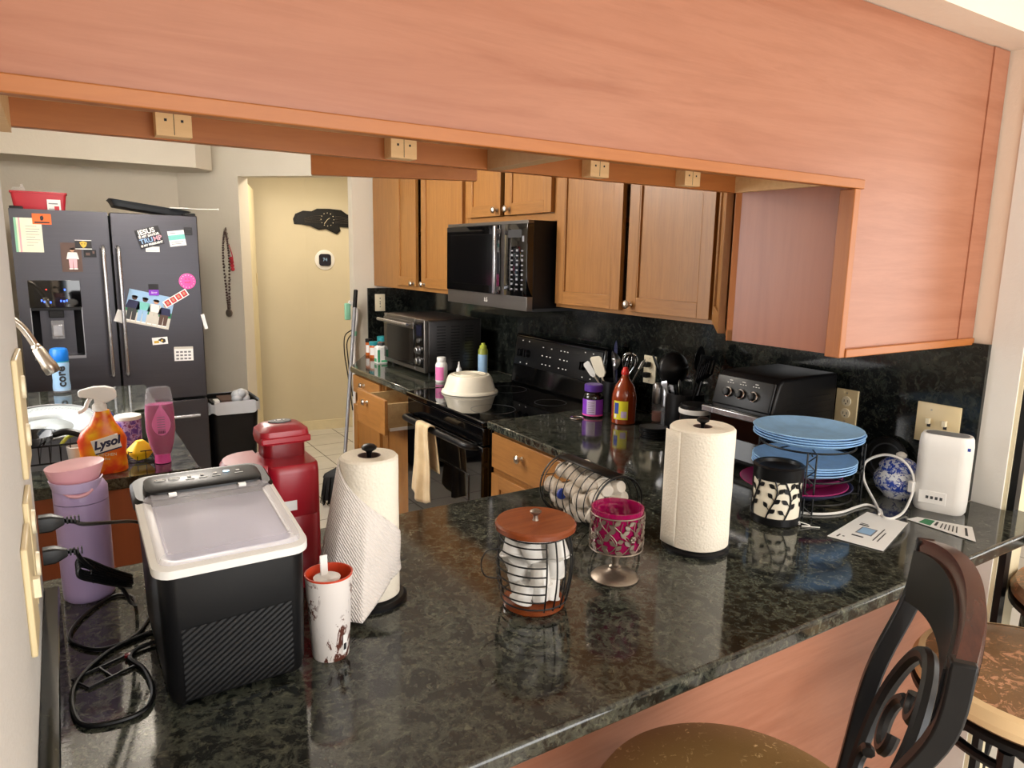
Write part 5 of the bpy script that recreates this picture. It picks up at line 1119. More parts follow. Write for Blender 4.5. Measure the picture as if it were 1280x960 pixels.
one_plate(0.115, 'navy_plate', RX - 0.03, RY - 0.01, G + 0.026, 'small navy plate at the bottom of the rack', 0.022)
one_plate(0.146, 'navy_plate', RX - 0.035, RY + 0.0, G + 0.034, 'large navy plate under the magenta plates', 0.024)
one_plate(0.142, 'magenta_plate', RX - 0.05, RY + 0.0, G + 0.041, 'large magenta plate on the bottom tier of the rack', 0.022)
one_plate(0.100, 'magenta_plate', RX + 0.0, RY + 0.0, G + 0.050, 'small magenta bowl above the large magenta plate', 0.026)

# ============================================================ GINGER JAR, DISC, ROUTER, CORD, LEAFLETS
r = thing('ginger_jar', 'blue and white porcelain jar with tilted lid between plate rack and router', 'jar', (2.000, 1.060, G))
MB('porcelain_blue').lathe([(0.0, 0), (0.032, 0), (0.034, 0.004), (0.056, 0.025), (0.064, 0.045), (0.062, 0.062), (0.050, 0.080), (0.044, 0.086), (0.042, 0.086), (0.042, 0.08)], 48, cap=False).build('body', r)
m = MB('porcelain_blue'); m.T = Matrix.Translation((0.002, 0, 0.086)) @ Matrix.Rotation(radians(-9), 4, 'Y') @ Matrix.Rotation(radians(8), 4, 'X')
m.lathe([(0.040, -0.006), (0.053, 0.0), (0.052, 0.003), (0.040, 0.016), (0.022, 0.026), (0.008, 0.028)], 48, cap=False); ld = m.build('lid', r)
m = MB('white_plastic'); m.T = Matrix.Translation((0.002, 0, 0.086)) @ Matrix.Rotation(radians(-9), 4, 'Y') @ Matrix.Rotation(radians(8), 4, 'X')
m.lathe([(0.006, 0.026), (0.007, 0.031), (0.014, 0.035), (0.014, 0.041), (0.008, 0.046), (0.0, 0.047)], 24).build('knob', ld)
o = thing('jar_lid', 'round black lid leaning against the backsplash behind the blue jar', 'lid', (2.118, 1.165, G + 0.068), 0, ry=radians(-80))
MB('black_plastic').lathe([(0.0, -0.004), (0.062, -0.004), (0.068, 0.0), (0.070, 0.006), (0.066, 0.008), (0.064, 0.003), (0.0, 0.001)], 48, cap=False).build('disc', o)
MB('dark_grey').lathe([(0.050, 0.001), (0.050, 0.004), (0.046, 0.004), (0.045, 0.001)], 40, cap=False).build('ring', o)
r = thing('router', 'tall white wireless router standing against the backsplash', 'router', (1.992, 0.936, G), radians(-70))
def RO(s, z, dx=0, w=0.064, d=0.036): return [(x, y, z) for x, y in rrect(-w * s, w * s, -d * s, d * s, 0.030 * s, 6)]
m = MB('white_plastic').loft([RO(0.90, 0.0), RO(0.98, 0.008), RO(1.0, 0.03), RO(1.0, 0.185), RO(0.97, 0.205), RO(0.90, 0.213)])
m.mat('grey_plastic').loft([RO(0.80, 0.2128), RO(0.78, 0.2134)]); b_ = m.build('body', r)
m = MB('ink_grey')
for k in range(17): m.box(-0.042 + k * 0.005, -0.0395 + k * 0.005, -0.024, -0.014, 0.2135, 0.2142)
fuse(b_, m.build('vents', r))
m = MB('white_matt').box(-0.048, 0.018, -0.0368, -0.034, 0.022, 0.058); pp = m.build('port_panel', r, bevel=0.002)
for k in range(4): MB('dark_grey').box(-0.030 + k * 0.011, -0.0235 + k * 0.011, -0.0374, -0.0366, 0.036, 0.044).build('port', pp)
MB('blue_print').box(0.050, 0.058, -0.0305, -0.0285, 0.180, 0.188).build('sticker', r)
o = MB('white_plastic').tube(smooth([(1.60, 1.13, 0.918), (1.655, 1.075, 0.918), (1.72, 1.052, 0.918), (1.80, 1.055, 0.918), (1.843, 1.05, 0.918), (1.835, 1.01, 0.918), (1.79, 0.975, 0.918), (1.80, 0.955, 0.918), (1.86, 0.962, 0.920), (1.91, 0.975, 0.935), (1.945, 0.985, 0.965), (1.95, 0.992, 1.0), (1.945, 1.01, 1.03), (1.94, 1.04, 1.045), (1.935, 1.08, 1.04), (1.92, 1.115, 1.01), (1.90, 1.10, 0.965), (1.86, 1.04, 0.926), (1.815, 1.0, 0.919), (1.79, 0.985, 0.921)], 8), 0.0036, 8).build('white_cable')
tag(o, 'white cable looping round the blue and white jar on the worktop', 'cable')
r = thing('cable_plug', 'white plug end held up on the cable beside the router', 'plug', (1.945, 0.990, 0.972))
MB('white_plastic').box(-0.009, 0.009, -0.008, 0.008, -0.016, 0.016).build('body', r, bevel=0.003)
r = thing('twist_tie', 'small clear twist tie on the worktop left of the white leaflet', 'tie', (1.56, 1.045, G))
MB('white_matt').tube(smooth([(-0.03, 0.03, 0.003), (-0.012, 0.006, 0.004), (-0.02, 0.012, 0.012), (0.004, -0.012, 0.004), (-0.014, 0.0, 0.002), (0.018, -0.03, 0.002)], 6), 0.0012, 5).build('tie', r)
def leaflet(label, pts, lines, extra=None):
    cx = sum(p[0] for p in pts) / 4; cy = sum(p[1] for p in pts) / 4
    r = thing('leaflet', label, 'paper', (cx, cy, G + 0.0015)); q = [Vector((p[0] - cx, p[1] - cy)) for p in pts]
    def at(u, v): return (q[0] * (1 - u) + q[1] * u) * (1 - v) + (q[3] * (1 - u) + q[2] * u) * v
    def quad(m, u0, u1, v0, v1, z0=0.0011, z1=0.0016): m.loft([[(*at(u, v), z) for u, v in ((u0, v0), (u1, v0), (u1, v1), (u0, v1))] for z in (z0, z1)])
    m = MB('paper'); quad(m, 0, 1, 0, 1, 0, 0.0012); b_ = m.build('sheet', r)
    for i_, (mt, rects) in enumerate(lines):
        m = MB(mt)
        for a in rects: quad(m, *a, 0.0011, 0.0014 + 0.0003 * i_)
        fuse(b_, m.build('print', r))
    return r
leaflet('white folded leaflet with grey printed box at the counter edge by the stool', [(1.543, 0.971), (1.575, 0.848), (1.807, 0.918), (1.792, 1.02)],
        [('ink_grey', [(0.30, 0.62, 0.30, 0.52)]), ('ink', [(0.12, 0.15, 0.06, 0.14), (0.2, 0.24, 0.1, 0.12), (0.30, 0.52, 0.20, 0.23), (0.2, 0.4, 0.55, 0.58), (0.2, 0.35, 0.60, 0.615), (0.70, 0.72, 0.2, 0.6), (0.78, 0.80, 0.2, 0.5)]), ('sky_print', [(0.33, 0.59, 0.32, 0.50)])])
leaflet('narrow white leaflet with a green block before the router', [(1.834, 0.935), (1.829, 0.765), (1.925, 0.818), (1.875, 0.930)],
        [('green_print', [(0.16, 0.34, 0.1, 0.9)]), ('ink', [(0.38, 0.42, 0.3, 0.8)] + [(0.48 + 0.06 * k, 0.50 + 0.06 * k, 0.2, 0.75) for k in range(5)] + [(0.86, 0.90, 0.2, 0.8)])])

# ============================================================ OUTLETS
def outlet_x(label, y0, y1, z0, z1, kind='duplex', mat='ivory'):
    r = thing('outlet_plate' if kind != 'switch' else 'switch_plate', label, 'outlet' if kind != 'switch' else 'switch', (2.14, (y0 + y1) / 2, (z0 + z1) / 2)); w = (y1 - y0) / 2; h = (z1 - z0) / 2
    b_ = MB(mat).box(-0.006, 0, -w, w, -h, h).build('plate', r, bevel=0.002)
    if kind == 'duplex':
        for z in (-0.02, 0.02):
            s_ = MB('ivory_light').tr((-0.006, 0, z), ry=-pi / 2).lathe([(0.0165, 0), (0.0155, 0.003), (0, 0.0032)], 20).build('socket', r)
            fuse(s_, MB('ink').box(-0.0096, -0.0090, -0.007, -0.005, z - 0.003, z + 0.005).box(-0.0096, -0.0090, 0.005, 0.007, z - 0.003, z + 0.005).box(-0.0096, -0.0090, -0.002, 0.002, z - 0.010, z - 0.006).build('slots', r))
    else:
        for y in (-0.023, 0.023): MB('ivory_light').box(-0.018, -0.006, y - 0.005, y + 0.005, -0.002, 0.014).build('toggle', r)
        fuse(b_, MB('ink').box(-0.0066, -0.006, -0.028, -0.018, -0.012, 0.012).box(-0.0066, -0.006, 0.018, 0.028, -0.012, 0.012).build('slot', r))
    for z in ((-h + 0.012, h - 0.012) if kind == 'duplex' else (h - 0.02,)):
        MB('nickel').tr((-0.006, 0 if kind == 'duplex' else 0.02, z), ry=-pi / 2).lathe([(0.0028, 0), (0.0026, 0.001)], 10).build('screw', r)
    return r
outlet_x('tan wall outlet above the pale blue plates on the backsplash', 1.285, 1.362, 1.055, 1.172)
o1 = outlet_x('ivory wall outlet with black plugs behind the utensil crocks', 2.205, 2.280, 1.045, 1.166, mat='ivory_light')
for z in (-0.022, 0.024): MB('black_plastic').box(-0.034, -0.009, -0.012, 0.014, z - 0.011, z + 0.011).build('black_plug', o1, bevel=0.003)
outlet_x('tan double switch plate on the backsplash above the white router', 0.975, 1.098, 1.058, 1.176, 'switch')
r = thing('outlet_plate', 'ivory outlet on the far end backsplash left of the big toaster oven', 'outlet', (1.902, 4.735, 1.243))
b_ = MB('ivory_light').box(-0.037, 0.037, -0.006, 0, -0.060, 0.060).build('plate', r, bevel=0.002)
m = MB('ink')
for z in (-0.028, -0.008, 0.006, 0.03): m.box(-0.003, 0.003, -0.0068, -0.006, z - 0.004, z + 0.004)
fuse(b_, m.build('slots', r))

# ============================================================ COUNTER RIGHT OF THE RANGE
r = thing('sauce_bottle', 'large brown sauce bottle with red cap and yellow label', 'bottle', (1.915, 2.150, G))
m = MB('sauce').lathe([(0.0, 0), (0.044, 0), (0.049, 0.004), (0.050, 0.02), (0.050, 0.105), (0.048, 0.125), (0.038, 0.155), (0.024, 0.175), (0.016, 0.188), (0.013, 0.202)], 40, cap=False).build('body', r)
MB('red_bright').lathe([(0.015, 0.200), (0.016, 0.202), (0.0155, 0.216), (0.011, 0.222), (0.009, 0.230), (0.002, 0.232)], 24).build('cap', r)
cyl = lambda a0, a1, z0, z1, R_: (lambda u, v: (R_ * cos(radians(a0 + (a1 - a0) * u)), R_ * sin(radians(a0 + (a1 - a0) * u)), z0 + (z1 - z0) * v))
m = MB('yellow_label').grid(cyl(178, 248, 0.022, 0.098, 0.0506), 12, 2).mat('blue_print').grid(cyl(182, 204, 0.045, 0.090, 0.0509), 5, 2).mat('lilac_light').grid(cyl(216, 242, 0.030, 0.056, 0.0509), 5, 2).mat('white_matt').grid(cyl(184, 194, 0.028, 0.042, 0.0509), 3, 2); m.build('label', r)
r = thing('supplement_jar', 'dark supplement jar with a purple lid and label left of the sauce bottle', 'jar', (1.880, 2.305, G))
MB('glass_black').lathe([(0.0, 0), (0.040, 0), (0.044, 0.005), (0.044, 0.085), (0.040, 0.100), (0.034, 0.106), (0.034, 0.112)], 36, cap=False).build('body', r)
m = MB('purple').lathe([(0.038, 0.110), (0.039, 0.112), (0.039, 0.136), (0.036, 0.139), (0, 0.1395)], 36, cap=False).build('lid', r)
m = MB('purple_bright').grid(cyl(150, 300, 0.012, 0.078, 0.0446), 16, 2).mat('lilac_light').grid(cyl(195, 245, 0.016, 0.076, 0.0449), 8, 2).mat('ink_grey')
for k in range(6): m.grid(cyl(202, 238, 0.024 + k * 0.008, 0.026 + k * 0.008, 0.0451), 4, 1)
m.mat('pink_hot').grid(cyl(150, 300, 0.008, 0.014, 0.0448), 16, 1); m.build('label', r)
def crock(name, label, x, y, rad, h, mat='black_satin'):
    r = thing(name, label, 'utensil holder', (x, y, G))
    MB(mat).lathe([(0.0, 0), (rad * .96, 0), (rad, 0.004), (rad, h), (rad - 0.003, h + 0.001), (rad - 0.004, h - 0.004), (rad - 0.005, 0.01), (0, 0.01)], 40, cap=False).build('body', r)
    return r
crock('utensil_crock', 'black crock of kitchen tools behind the sauce bottle', 2.045, 2.345, 0.072, 0.135)
crock('utensil_crock', 'black crock of large black utensils beside the small oven', 1.985, 1.885, 0.072, 0.165)
def utensil(kind, label, base, tip, group=None, mat='black_satin', scale=1.0, spin=0):
    """a tool from base (inside the crock) to tip; local +Z along the shaft"""
    b = Vector(base); d = Vector(tip) - b; ln = d.length
    q = d.to_track_quat('Z', 'Y')
    r = thing(kind, label, kind.replace('_', ' '), base); r.rotation_mode = 'QUATERNION'; r.rotation_quaternion = q @ mathutils.Quaternion((0, 0, 1), spin)
    s = scale
    if kind == 'spatula':
        MB('nickel' if mat == 'white_plastic' else mat).tube([(0, 0, 0), (0, 0, ln - 0.06 * s)], 0.004, 8).build('handle', r)
        MB(mat).loft([[(x, y, z) for x, y in ((-w, -t_), (w, -t_), (w, t_), (-w, t_))] for w, t_, z in ((0.010 * s, 0.004, ln - 0.075 * s), (0.024 * s, 0.003, ln - 0.06 * s), (0.027 * s, 0.002, ln - 0.004), (0.018 * s, 0.0015, ln + 0.004))]).build('blade', r, bevel=0.001)
    elif kind == 'slotted_turner':
        MB(mat).tube([(0, 0, 0), (0, 0, ln - 0.09 * s)], 0.005, 8).build('handle', r)
        m = MB(mat); w = 0.038 * s
        m.loft([[(-0.012, -0.002, ln - 0.10 * s), (0.012, -0.002, ln - 0.10 * s), (w, -0.002, ln - 0.075 * s), (-w, -0.002, ln - 0.075 * s)], [(-0.012, 0.002, ln - 0.10 * s), (0.012, 0.002, ln - 0.10 * s), (w, 0.002, ln - 0.075 * s), (-w, 0.002, ln - 0.075 * s)]])
        for k in range(5): m.box(-w + k * 2 * w / 4.6, -w + k * 2 * w / 4.6 + 0.008 * s, -0.002, 0.002, ln - 0.075 * s, ln - 0.01)
        m.box(-w, w, -0.002, 0.002, ln - 0.012, ln); m.build('blade', r)
    elif kind in ('ladle', 'spoon'):
        MB(mat).tube([(0, 0, 0), (0, 0, ln - 0.05 * s)], 0.0045, 8).build('handle', r)
        m = MB(mat); rx = (0.042 if kind == 'ladle' else 0.028) * s; rz = (0.042 if kind == 'ladle' else 0.040) * s; dp = (0.030 if kind == 'ladle' else 0.010) * s
        def bowl(u, v): a = 2 * pi * u; k = v; return (rx * k * cos(a), dp * (k * k - 1), ln - rz * 0.6 + rz * k * sin(a))
        m.grid(bowl, 28, 8); m.build('bowl', r, solid=0.002, angle=180)
    elif kind == 'whisk':
        MB('steel').tube([(0, 0, 0), (0, 0, ln - 0.10 * s)], 0.006, 10).build('handle', r)
        m = MB('chrome')
        for k in range(5):
            a = pi * k / 5; ca, sa = cos(a), sin(a)
            pts = smooth([(0.004 * ca, 0.004 * sa, ln - 0.10 * s), (0.026 * s * ca, 0.026 * s * sa, ln - 0.045 * s), (0.024 * s * ca, 0.024 * s * sa, ln - 0.012 * s), (0, 0, ln), (-0.024 * s * ca, -0.024 * s * sa, ln - 0.012 * s), (-0.026 * s * ca, -0.026 * s * sa, ln - 0.045 * s), (-0.004 * ca, -0.004 * sa, ln - 0.10 * s)], 5)
            m.tube(pts, 0.0011, 5)
        m.build('wires', r)
    elif kind == 'tongs':
        m = MB('steel')
        for s_ in (-1, 1): m.loft([[(x, y + s_ * yo, z) for x, y in ((-w, -.0012), (w, -.0012), (w, .0012), (-w, .0012))] for w, yo, z in ((0.006, 0.004, 0), (0.009, 0.013, ln * .5), (0.007, 0.02, ln - 0.03), (0.014, 0.022, ln - 0.012), (0.012, 0.018, ln))])
        m.build('arms', r)
    return r
cx, cy = 2.045, 2.345
utensil('spatula', 'cream square spatula in the crock behind the purple jar', (cx - .01, cy + .02, G + .02), (1.96, 2.40, 1.150), mat='off_white', scale=1.25, spin=0.6)
utensil('spatula', 'white small spatula leaning left in the crock behind the purple jar', (cx, cy + .02, G + .02), (1.965, 2.47, 1.115), mat='white_plastic', scale=0.95, spin=0.9)
utensil('ladle', 'steel ladle leaning over the purple jar crock', (cx, cy, G + .02), (2.0, 2.33, 1.165), mat='steel', spin=2.3)
utensil('whisk', 'wire whisk standing behind the red sauce bottle cap', (cx, cy - .02, G + .02), (2.02, 2.235, 1.185), scale=1.15)
utensil('spatula', 'narrow white spatula leaning right behind the red bottle cap', (cx, cy - .02, G + .02), (2.03, 2.17, 1.16), mat='white_plastic', scale=0.6, spin=0.5)
utensil('spoon', 'dark blue cooking spoon at the back left of the utensil crock', (cx + .02, cy + .02, G + .02), (2.09, 2.415, 1.20), mat='navy_print', spin=1.5)
cx, cy = 1.985, 1.885
utensil('ladle', 'big black ladle facing out of the large utensil crock', (cx, cy, G + .02), (1.95, 1.93, 1.205), scale=1.5, spin=2.2)
utensil('slotted_turner', 'black slotted turner leaning right towards the small oven', (cx, cy, G + .02), (1.93, 1.74, 1.225), scale=1.0, spin=0.6)
utensil('spatula', 'black pointed spatula leaning left out of the large crock', (cx, cy + .02, G + .02), (1.96, 2.04, 1.20), scale=0.9, spin=0.5)
utensil('spoon', 'black solid spoon at the back of the large crock', (cx + .02, cy, G + .02), (2.05, 1.88, 1.235), scale=1.2, spin=1.9)
utensil('tongs', 'steel tongs in the front of the large utensil crock', (cx - .02, cy, G + .02), (1.93, 1.93, 1.125), spin=1.1)
utensil('spoon', 'steel serving spoon in the front of the large utensil crock', (cx - .02, cy - .02, G + .02), (1.925, 1.86, 1.125), mat='steel', scale=0.7, spin=2.0)
utensil('slotted_turner', 'black turner standing upright at the back of the large crock', (cx + .01, cy - .02, G + .02), (2.03, 1.82, 1.225), scale=0.9, spin=2.2)
for i, (x, y, lb) in enumerate(((2.055, 2.100, 'steel topped salt mill with pink salt left of the black crock'), (2.040, 2.030, 'steel topped pepper mill with dark corns beside the salt mill'))):
    r = thing('spice_mill', lb, 'mill', (x, y, G))
    MB('clear_bottle').lathe([(0.022, 0.0), (0.024, 0.003), (0.024, 0.075), (0.020, 0.080)], 28).build('chamber', r)
    MB('salt' if i == 0 else 'ink').lathe([(0.020, 0.003), (0.021, 0.005), (0.021, 0.040 if i == 0 else 0.055), (0.0, 0.042 if i == 0 else 0.056)], 24, cap=False).build('filling', r)
    MB('steel').lathe([(0.0235, 0.078), (0.0245, 0.082), (0.0245, 0.150), (0.020, 0.160), (0.008, 0.163)], 28).build('head', r)
for k in range(6):
    o = MB('black_satin').lathe([(0.0, 0), (0.052, 0), (0.053, 0.002), (0.053, 0.005), (0.050, 0.006), (0.048, 0.004), (0, 0.004)], 36, cap=False).build('coaster', loc=(1.852 + 0.002 * (k % 2), 1.905, G + 0.0075 * k)) if k == 0 else None
    if k == 0: c0 = o
    else: o = c0.copy(); COL.objects.link(o); o.location = (1.852 + 0.002 * (k % 2), 1.905 + 0.001 * k, G + 0.0075 * k)
    tag(o, 'black round coaster, %s in the stack left of the right paper towels' % ('lowest', 'second from bottom', 'third from bottom', 'third from top', 'second from top', 'topmost')[k], 'coaster', 'black coasters in one stack')
r = thing('canister', 'black canister with a white banded lid just behind the right paper towels', 'canister', (1.800, 1.660, G))
MB('black_satin').lathe([(0.0, 0), (0.048, 0), (0.05, 0.003), (0.05, 0.150), (0.0, 0.152)], 36, cap=False).build('body', r)
m = MB('white_plastic').lathe([(0.0535, 0.150), (0.0545, 0.153), (0.0545, 0.163), (0.052, 0.166)], 36).mat('black_satin').lathe([(0.0505, 0.165), (0.0505, 0.177), (0.047, 0.181), (0.0, 0.182)], 36, cap=False); m.build('lid', r)
o = MB('chrome').tube([(0.028 * cos(i * pi / 12), 0.028 * sin(i * pi / 12), 0) for i in range(24)], 0.0022, 6, closed=True).build('measuring_ring', loc=(1.79, 2.30, G + 0.003)); tag(o, 'small metal ring lying by the range edge left of the purple jar', 'ring')

# ============================================================ FAR COUNTER ITEMS
def bottle(name, label, x, y, body_m, prof, cap_m, capprof, lab_m=None, labz=None, labR=None, a=(190, 290), z=G):
    r = thing(name, label, 'bottle', (x, y, z))
    MB(body_m).lathe([(0.0, 0)] + prof, 28, cap=False).build('body', r); MB(cap_m).lathe(capprof, 24).build('cap', r)
    if lab_m: MB(lab_m).grid(cyl(a[0], a[1], labz[0], labz[1], labR), 12, 2).build('label', r)
    return r
bottle('pill_bottle', 'amber pill bottle with a teal cap at the far end of the worktop', 1.700, 4.345, 'amber', [(0.028, 0), (0.030, 0.003), (0.030, 0.078), (0.026, 0.084)], 'teal', [(0.0305, 0.082), (0.031, 0.084), (0.031, 0.103), (0.028, 0.106)], 'paper', (0.02, 0.068), 0.0304)
bottle('pill_bottle', 'amber pill bottle with a dark cap leftmost at the worktop end', 1.715, 4.470, 'amber', [(0.022, 0), (0.024, 0.003), (0.024, 0.085), (0.02, 0.09)], 'black_plastic', [(0.025, 0.088), (0.025, 0.107), (0.022, 0.11)], 'paper', (0.02, 0.07), 0.0244)
bottle('pill_bottle', 'amber bottle with wide teal cap behind the other pill bottles', 1.815, 4.480, 'amber', [(0.034, 0), (0.036, 0.003), (0.036, 0.085), (0.03, 0.09)], 'teal', [(0.037, 0.088), (0.037, 0.118), (0.034, 0.121)], 'paper', (0.02, 0.07), 0.0364)
r = thing('supplement_bottle', 'white square bottle with green leaf print beside the toaster oven', 'bottle', (1.655, 4.115, G))
MB('white_plastic').loft([[(x, y, z) for x, y in rrect(-0.036 * s, 0.036 * s, -0.03 * s, 0.03 * s, 0.01)] for s, z in ((0.96, 0), (1, 0.004), (1, 0.098), (0.6, 0.110))]).build('body', r)
MB('dark_grey').lathe([(0.022, 0.108), (0.022, 0.124), (0.019, 0.126)], 20).build('cap', r)
MB('green_label').box(-0.034, -0.018, -0.0308, -0.0298, 0.008, 0.085).box(-0.0368, -0.0358, -0.018, 0.018, 0.01, 0.03).box(-0.01, 0.03, -0.0308, -0.0298, 0.008, 0.02).build('label', r)
bottle('vitamin_bottle', 'white vitamin bottle with a pink label before the toaster oven side', 1.685, 3.345, 'white_plastic', [(0.029, 0), (0.032, 0.004), (0.032, 0.090), (0.028, 0.102), (0.021, 0.108)], 'white_plastic', [(0.023, 0.107), (0.024, 0.109), (0.024, 0.130), (0.022, 0.133)], 'pink_label', (0.012, 0.082), 0.0325, (170, 265))
bottle('dropper_bottle', 'small white dropper bottle between the pink label bottle and spray can', 1.850, 3.455, 'white_plastic', [(0.014, 0), (0.015, 0.002), (0.015, 0.042), (0.010, 0.05)], 'white_plastic', [(0.008, 0.050), (0.008, 0.056), (0.003, 0.080), (0.0015, 0.084)])
bottle('spray_can', 'tall spray can with lime cap and white blue label near the range', 1.995, 3.440, 'olive', [(0.027, 0), (0.028, 0.003), (0.028, 0.140), (0.022, 0.152)], 'lime', [(0.020, 0.150), (0.020, 0.166), (0.012, 0.172), (0.011, 0.182)], 'sky_print', (0.01, 0.118), 0.0285, (150, 300))
r = thing('microwave_cover', 'round cream plastic food cover sitting on the range cooktop', 'food cover', (1.685, 3.035, 0.9125))
m = MB('off_white').lathe([(0.139, 0.0), (0.141, 0.002), (0.138, 0.010), (0.128, 0.016), (0.108, 0.078), (0.098, 0.088), (0.060, 0.090), (0.056, 0.087), (0.045, 0.087), (0.042, 0.090), (0.0, 0.090)], 64, cap=False).build('dome', r)
m = MB('off_white').tube([(0.078 * cos(i * pi / 24), 0.078 * sin(i * pi / 24), 0.0905) for i in range(48)], 0.002, 6, closed=True); fuse(bpy.data.objects[m.build('ring', r).name].parent.children[0], r.children[1]) if False else m.build('rim_ring', r)

# ============================================================ SINK SIDE
r = thing('spray_bottle', 'orange cleaner spray bottle with a white trigger on the sink worktop', 'spray bottle', (0.074, 2.405, G), radians(-6))
def ER(w, d, z, xo=0): return [(xo + w * cos(a) , d * sin(a), z) for a in [2 * pi * i / 36 for i in range(36)]]
MB('citrus_label').loft([ER(0.060, 0.034, 0), ER(0.0635, 0.036, 0.004), ER(0.0625, 0.036, 0.03), ER(0.061, 0.034, 0.06), ER(0.0655, 0.036, 0.10), ER(0.055, 0.034, 0.125), ER(0.035, 0.027, 0.150, 0.004), ER(0.023, 0.020, 0.178, 0.006), ER(0.019, 0.017, 0.190, 0.006)]).build('body', r)
m = MB('paper'); m.T = Matrix.Translation((0.012, -0.0370, 0.094)) @ Matrix.Rotation(radians(-14), 4, 'Y'); m.box(-0.036, 0.036, -0.0012, 0.006, -0.020, 0.020); m.mat('navy_print').box(-0.036, 0.036, -0.0014, 0.005, -0.024, -0.020); lb = m.build('brand_label', r)
tx = text('Lysol', 0.034, 'navy_print', r, (0.012, -0.0386, 0.096), FRONT_Y, shear=0.35, bold=0.0014); tx.rotation_euler = (pi / 2, radians(-14), 0)
text('KITCHEN', 0.012, 'cream_paper', r, (0.012, -0.0366, 0.060), FRONT_Y); text('Pro', 0.010, 'cream_paper', r, (0.012, -0.0362, 0.047), FRONT_Y)
m = MB('white_plastic').lathe([(0.018, 0.188), (0.0195, 0.190), (0.0195, 0.205), (0.014, 0.212)], 24)
m.loft([[(x, y, z) for y, z in ((-w, z0), (w, z0), (w, z1), (-w, z1))] for x, w, z0, z1 in ((-0.052, 0.007, 0.236, 0.250), (-0.046, 0.009, 0.232, 0.254), (-0.012, 0.012, 0.226, 0.262), (0.018, 0.014, 0.212, 0.262), (0.040, 0.011, 0.222, 0.255), (0.047, 0.007, 0.228, 0.244))]).box(-0.012, 0.014, -0.012, 0.012, 0.208, 0.23)
hd = m.build('spray_head', r, bevel=0.003)
MB('white_plastic').tube(smooth([(-0.018, 0, 0.232), (-0.030, 0, 0.215), (-0.036, 0, 0.200), (-0.048, 0, 0.190), (-0.056, 0, 0.188)], 5), [0.006] * 20 + [0.004], 8).build('trigger', hd)
r = thing('dish_soap_bottle', 'upside down clear bottle of hot pink dish soap at the worktop corner', 'soap bottle', (0.236, 2.425, G))
EL = lambda w, d, z: [(w * cos(a), d * sin(a), z) for a in [2 * pi * i / 36 for i in range(36)]]
MB('clear_bottle').loft([EL(0.026, 0.022, 0.030), EL(0.036, 0.024, 0.062), EL(0.043, 0.027, 0.11), EL(0.0425, 0.027, 0.170), EL(0.038, 0.025, 0.215), EL(0.034, 0.022, 0.238), EL(0.028, 0.018, 0.243)]).build('bottle', r)
MB('pink_liquid').loft([EL(0.025, 0.021, 0.030), EL(0.035, 0.023, 0.062), EL(0.042, 0.026, 0.11), EL(0.0415, 0.026, 0.170), EL(0.0395, 0.025, 0.190)]).build('soap', r)
MB('pink_hot').lathe([(0.020, 0.0), (0.0235, 0.002), (0.0225, 0.024), (0.024, 0.031)], 28).build('cap', r)
def drop(u, v):
    a = 2 * pi * u; k = v; w = 0.027 * k * cos(a); hgt = 0.045 * k * sin(a)
    if hgt > 0: w *= (1 - (hgt / 0.046) ** 1.4 * 0.85)
    return (w, -0.0275 - 0.0 + abs(w) * 0.12, 0.132 + hgt * (1.35 if hgt > 0 else 0.85))
m = MB('pink_label').grid(drop, 32, 4).mat('ink_grey')
for k in range(6): m.box(-0.012, 0.010, -0.0288, -0.0282, 0.112 + k * 0.008, 0.1135 + k * 0.008)
m.mat('ink')
for k in range(6): m.box(-0.010 + k * .0035, -0.0085 + k * .0035, -0.0288, -0.0282, 0.100, 0.109)
m.build('label', r)
r = thing('sparkling_can', 'purple and white floral tube can behind the orange spray bottle', 'can', (0.163, 2.690, G))
MB('floral_can').lathe([(0.0, 0), (0.037, 0), (0.040, 0.003), (0.040, 0.098)], 36, cap=False).build('body', r)
MB('white_plastic').lathe([(0.041, 0.096), (0.042, 0.098), (0.041, 0.108), (0.034, 0.110), (0.0, 0.109)], 36, cap=False).build('lid', r)
r = thing('scrub_brush_caddy', 'black wire caddy on the sink worktop holding the yellow scrubber', 'caddy', (0.178, 2.47, G))
m = MB('black_wire')
for z in (0.004, 0.040): m.tube([(-0.036, -0.028, z), (0.036, -0.028, z), (0.036, 0.028, z), (-0.036, 0.028, z)], 0.0015, 6, closed=True)
for x in (-0.036, -0.012, 0.012, 0.036):
    for y in (-0.028, 0.028): m.tube([(x, y, 0.004), (x, y, 0.040)], 0.0013, 6)
m.build('frame', r)
r = thing('scrubber', 'bright yellow cone shaped scrubber in the wire caddy', 'scrubber', (0.178, 2.47, G + 0.008), radians(25))
MB('yellow').loft([[(x, y, z) for x, y in rrect(-s, s, -s * .7, s * .7, s * .35)] for s, z in ((0.018, 0), (0.038, 0.026), (0.034, 0.036), (0.010, 0.062))]).build('cone', r, bevel=0.003)
r = thing('green_mug', 'dark olive mug partly hidden behind the pink soap bottle', 'mug', (0.225, 2.80, G))
MB('green_dark').lathe([(0.0, 0), (0.030, 0), (0.034, 0.004), (0.036, 0.095), (0.034, 0.096), (0.032, 0.01), (0, 0.01)], 32, cap=False).build('body', r)
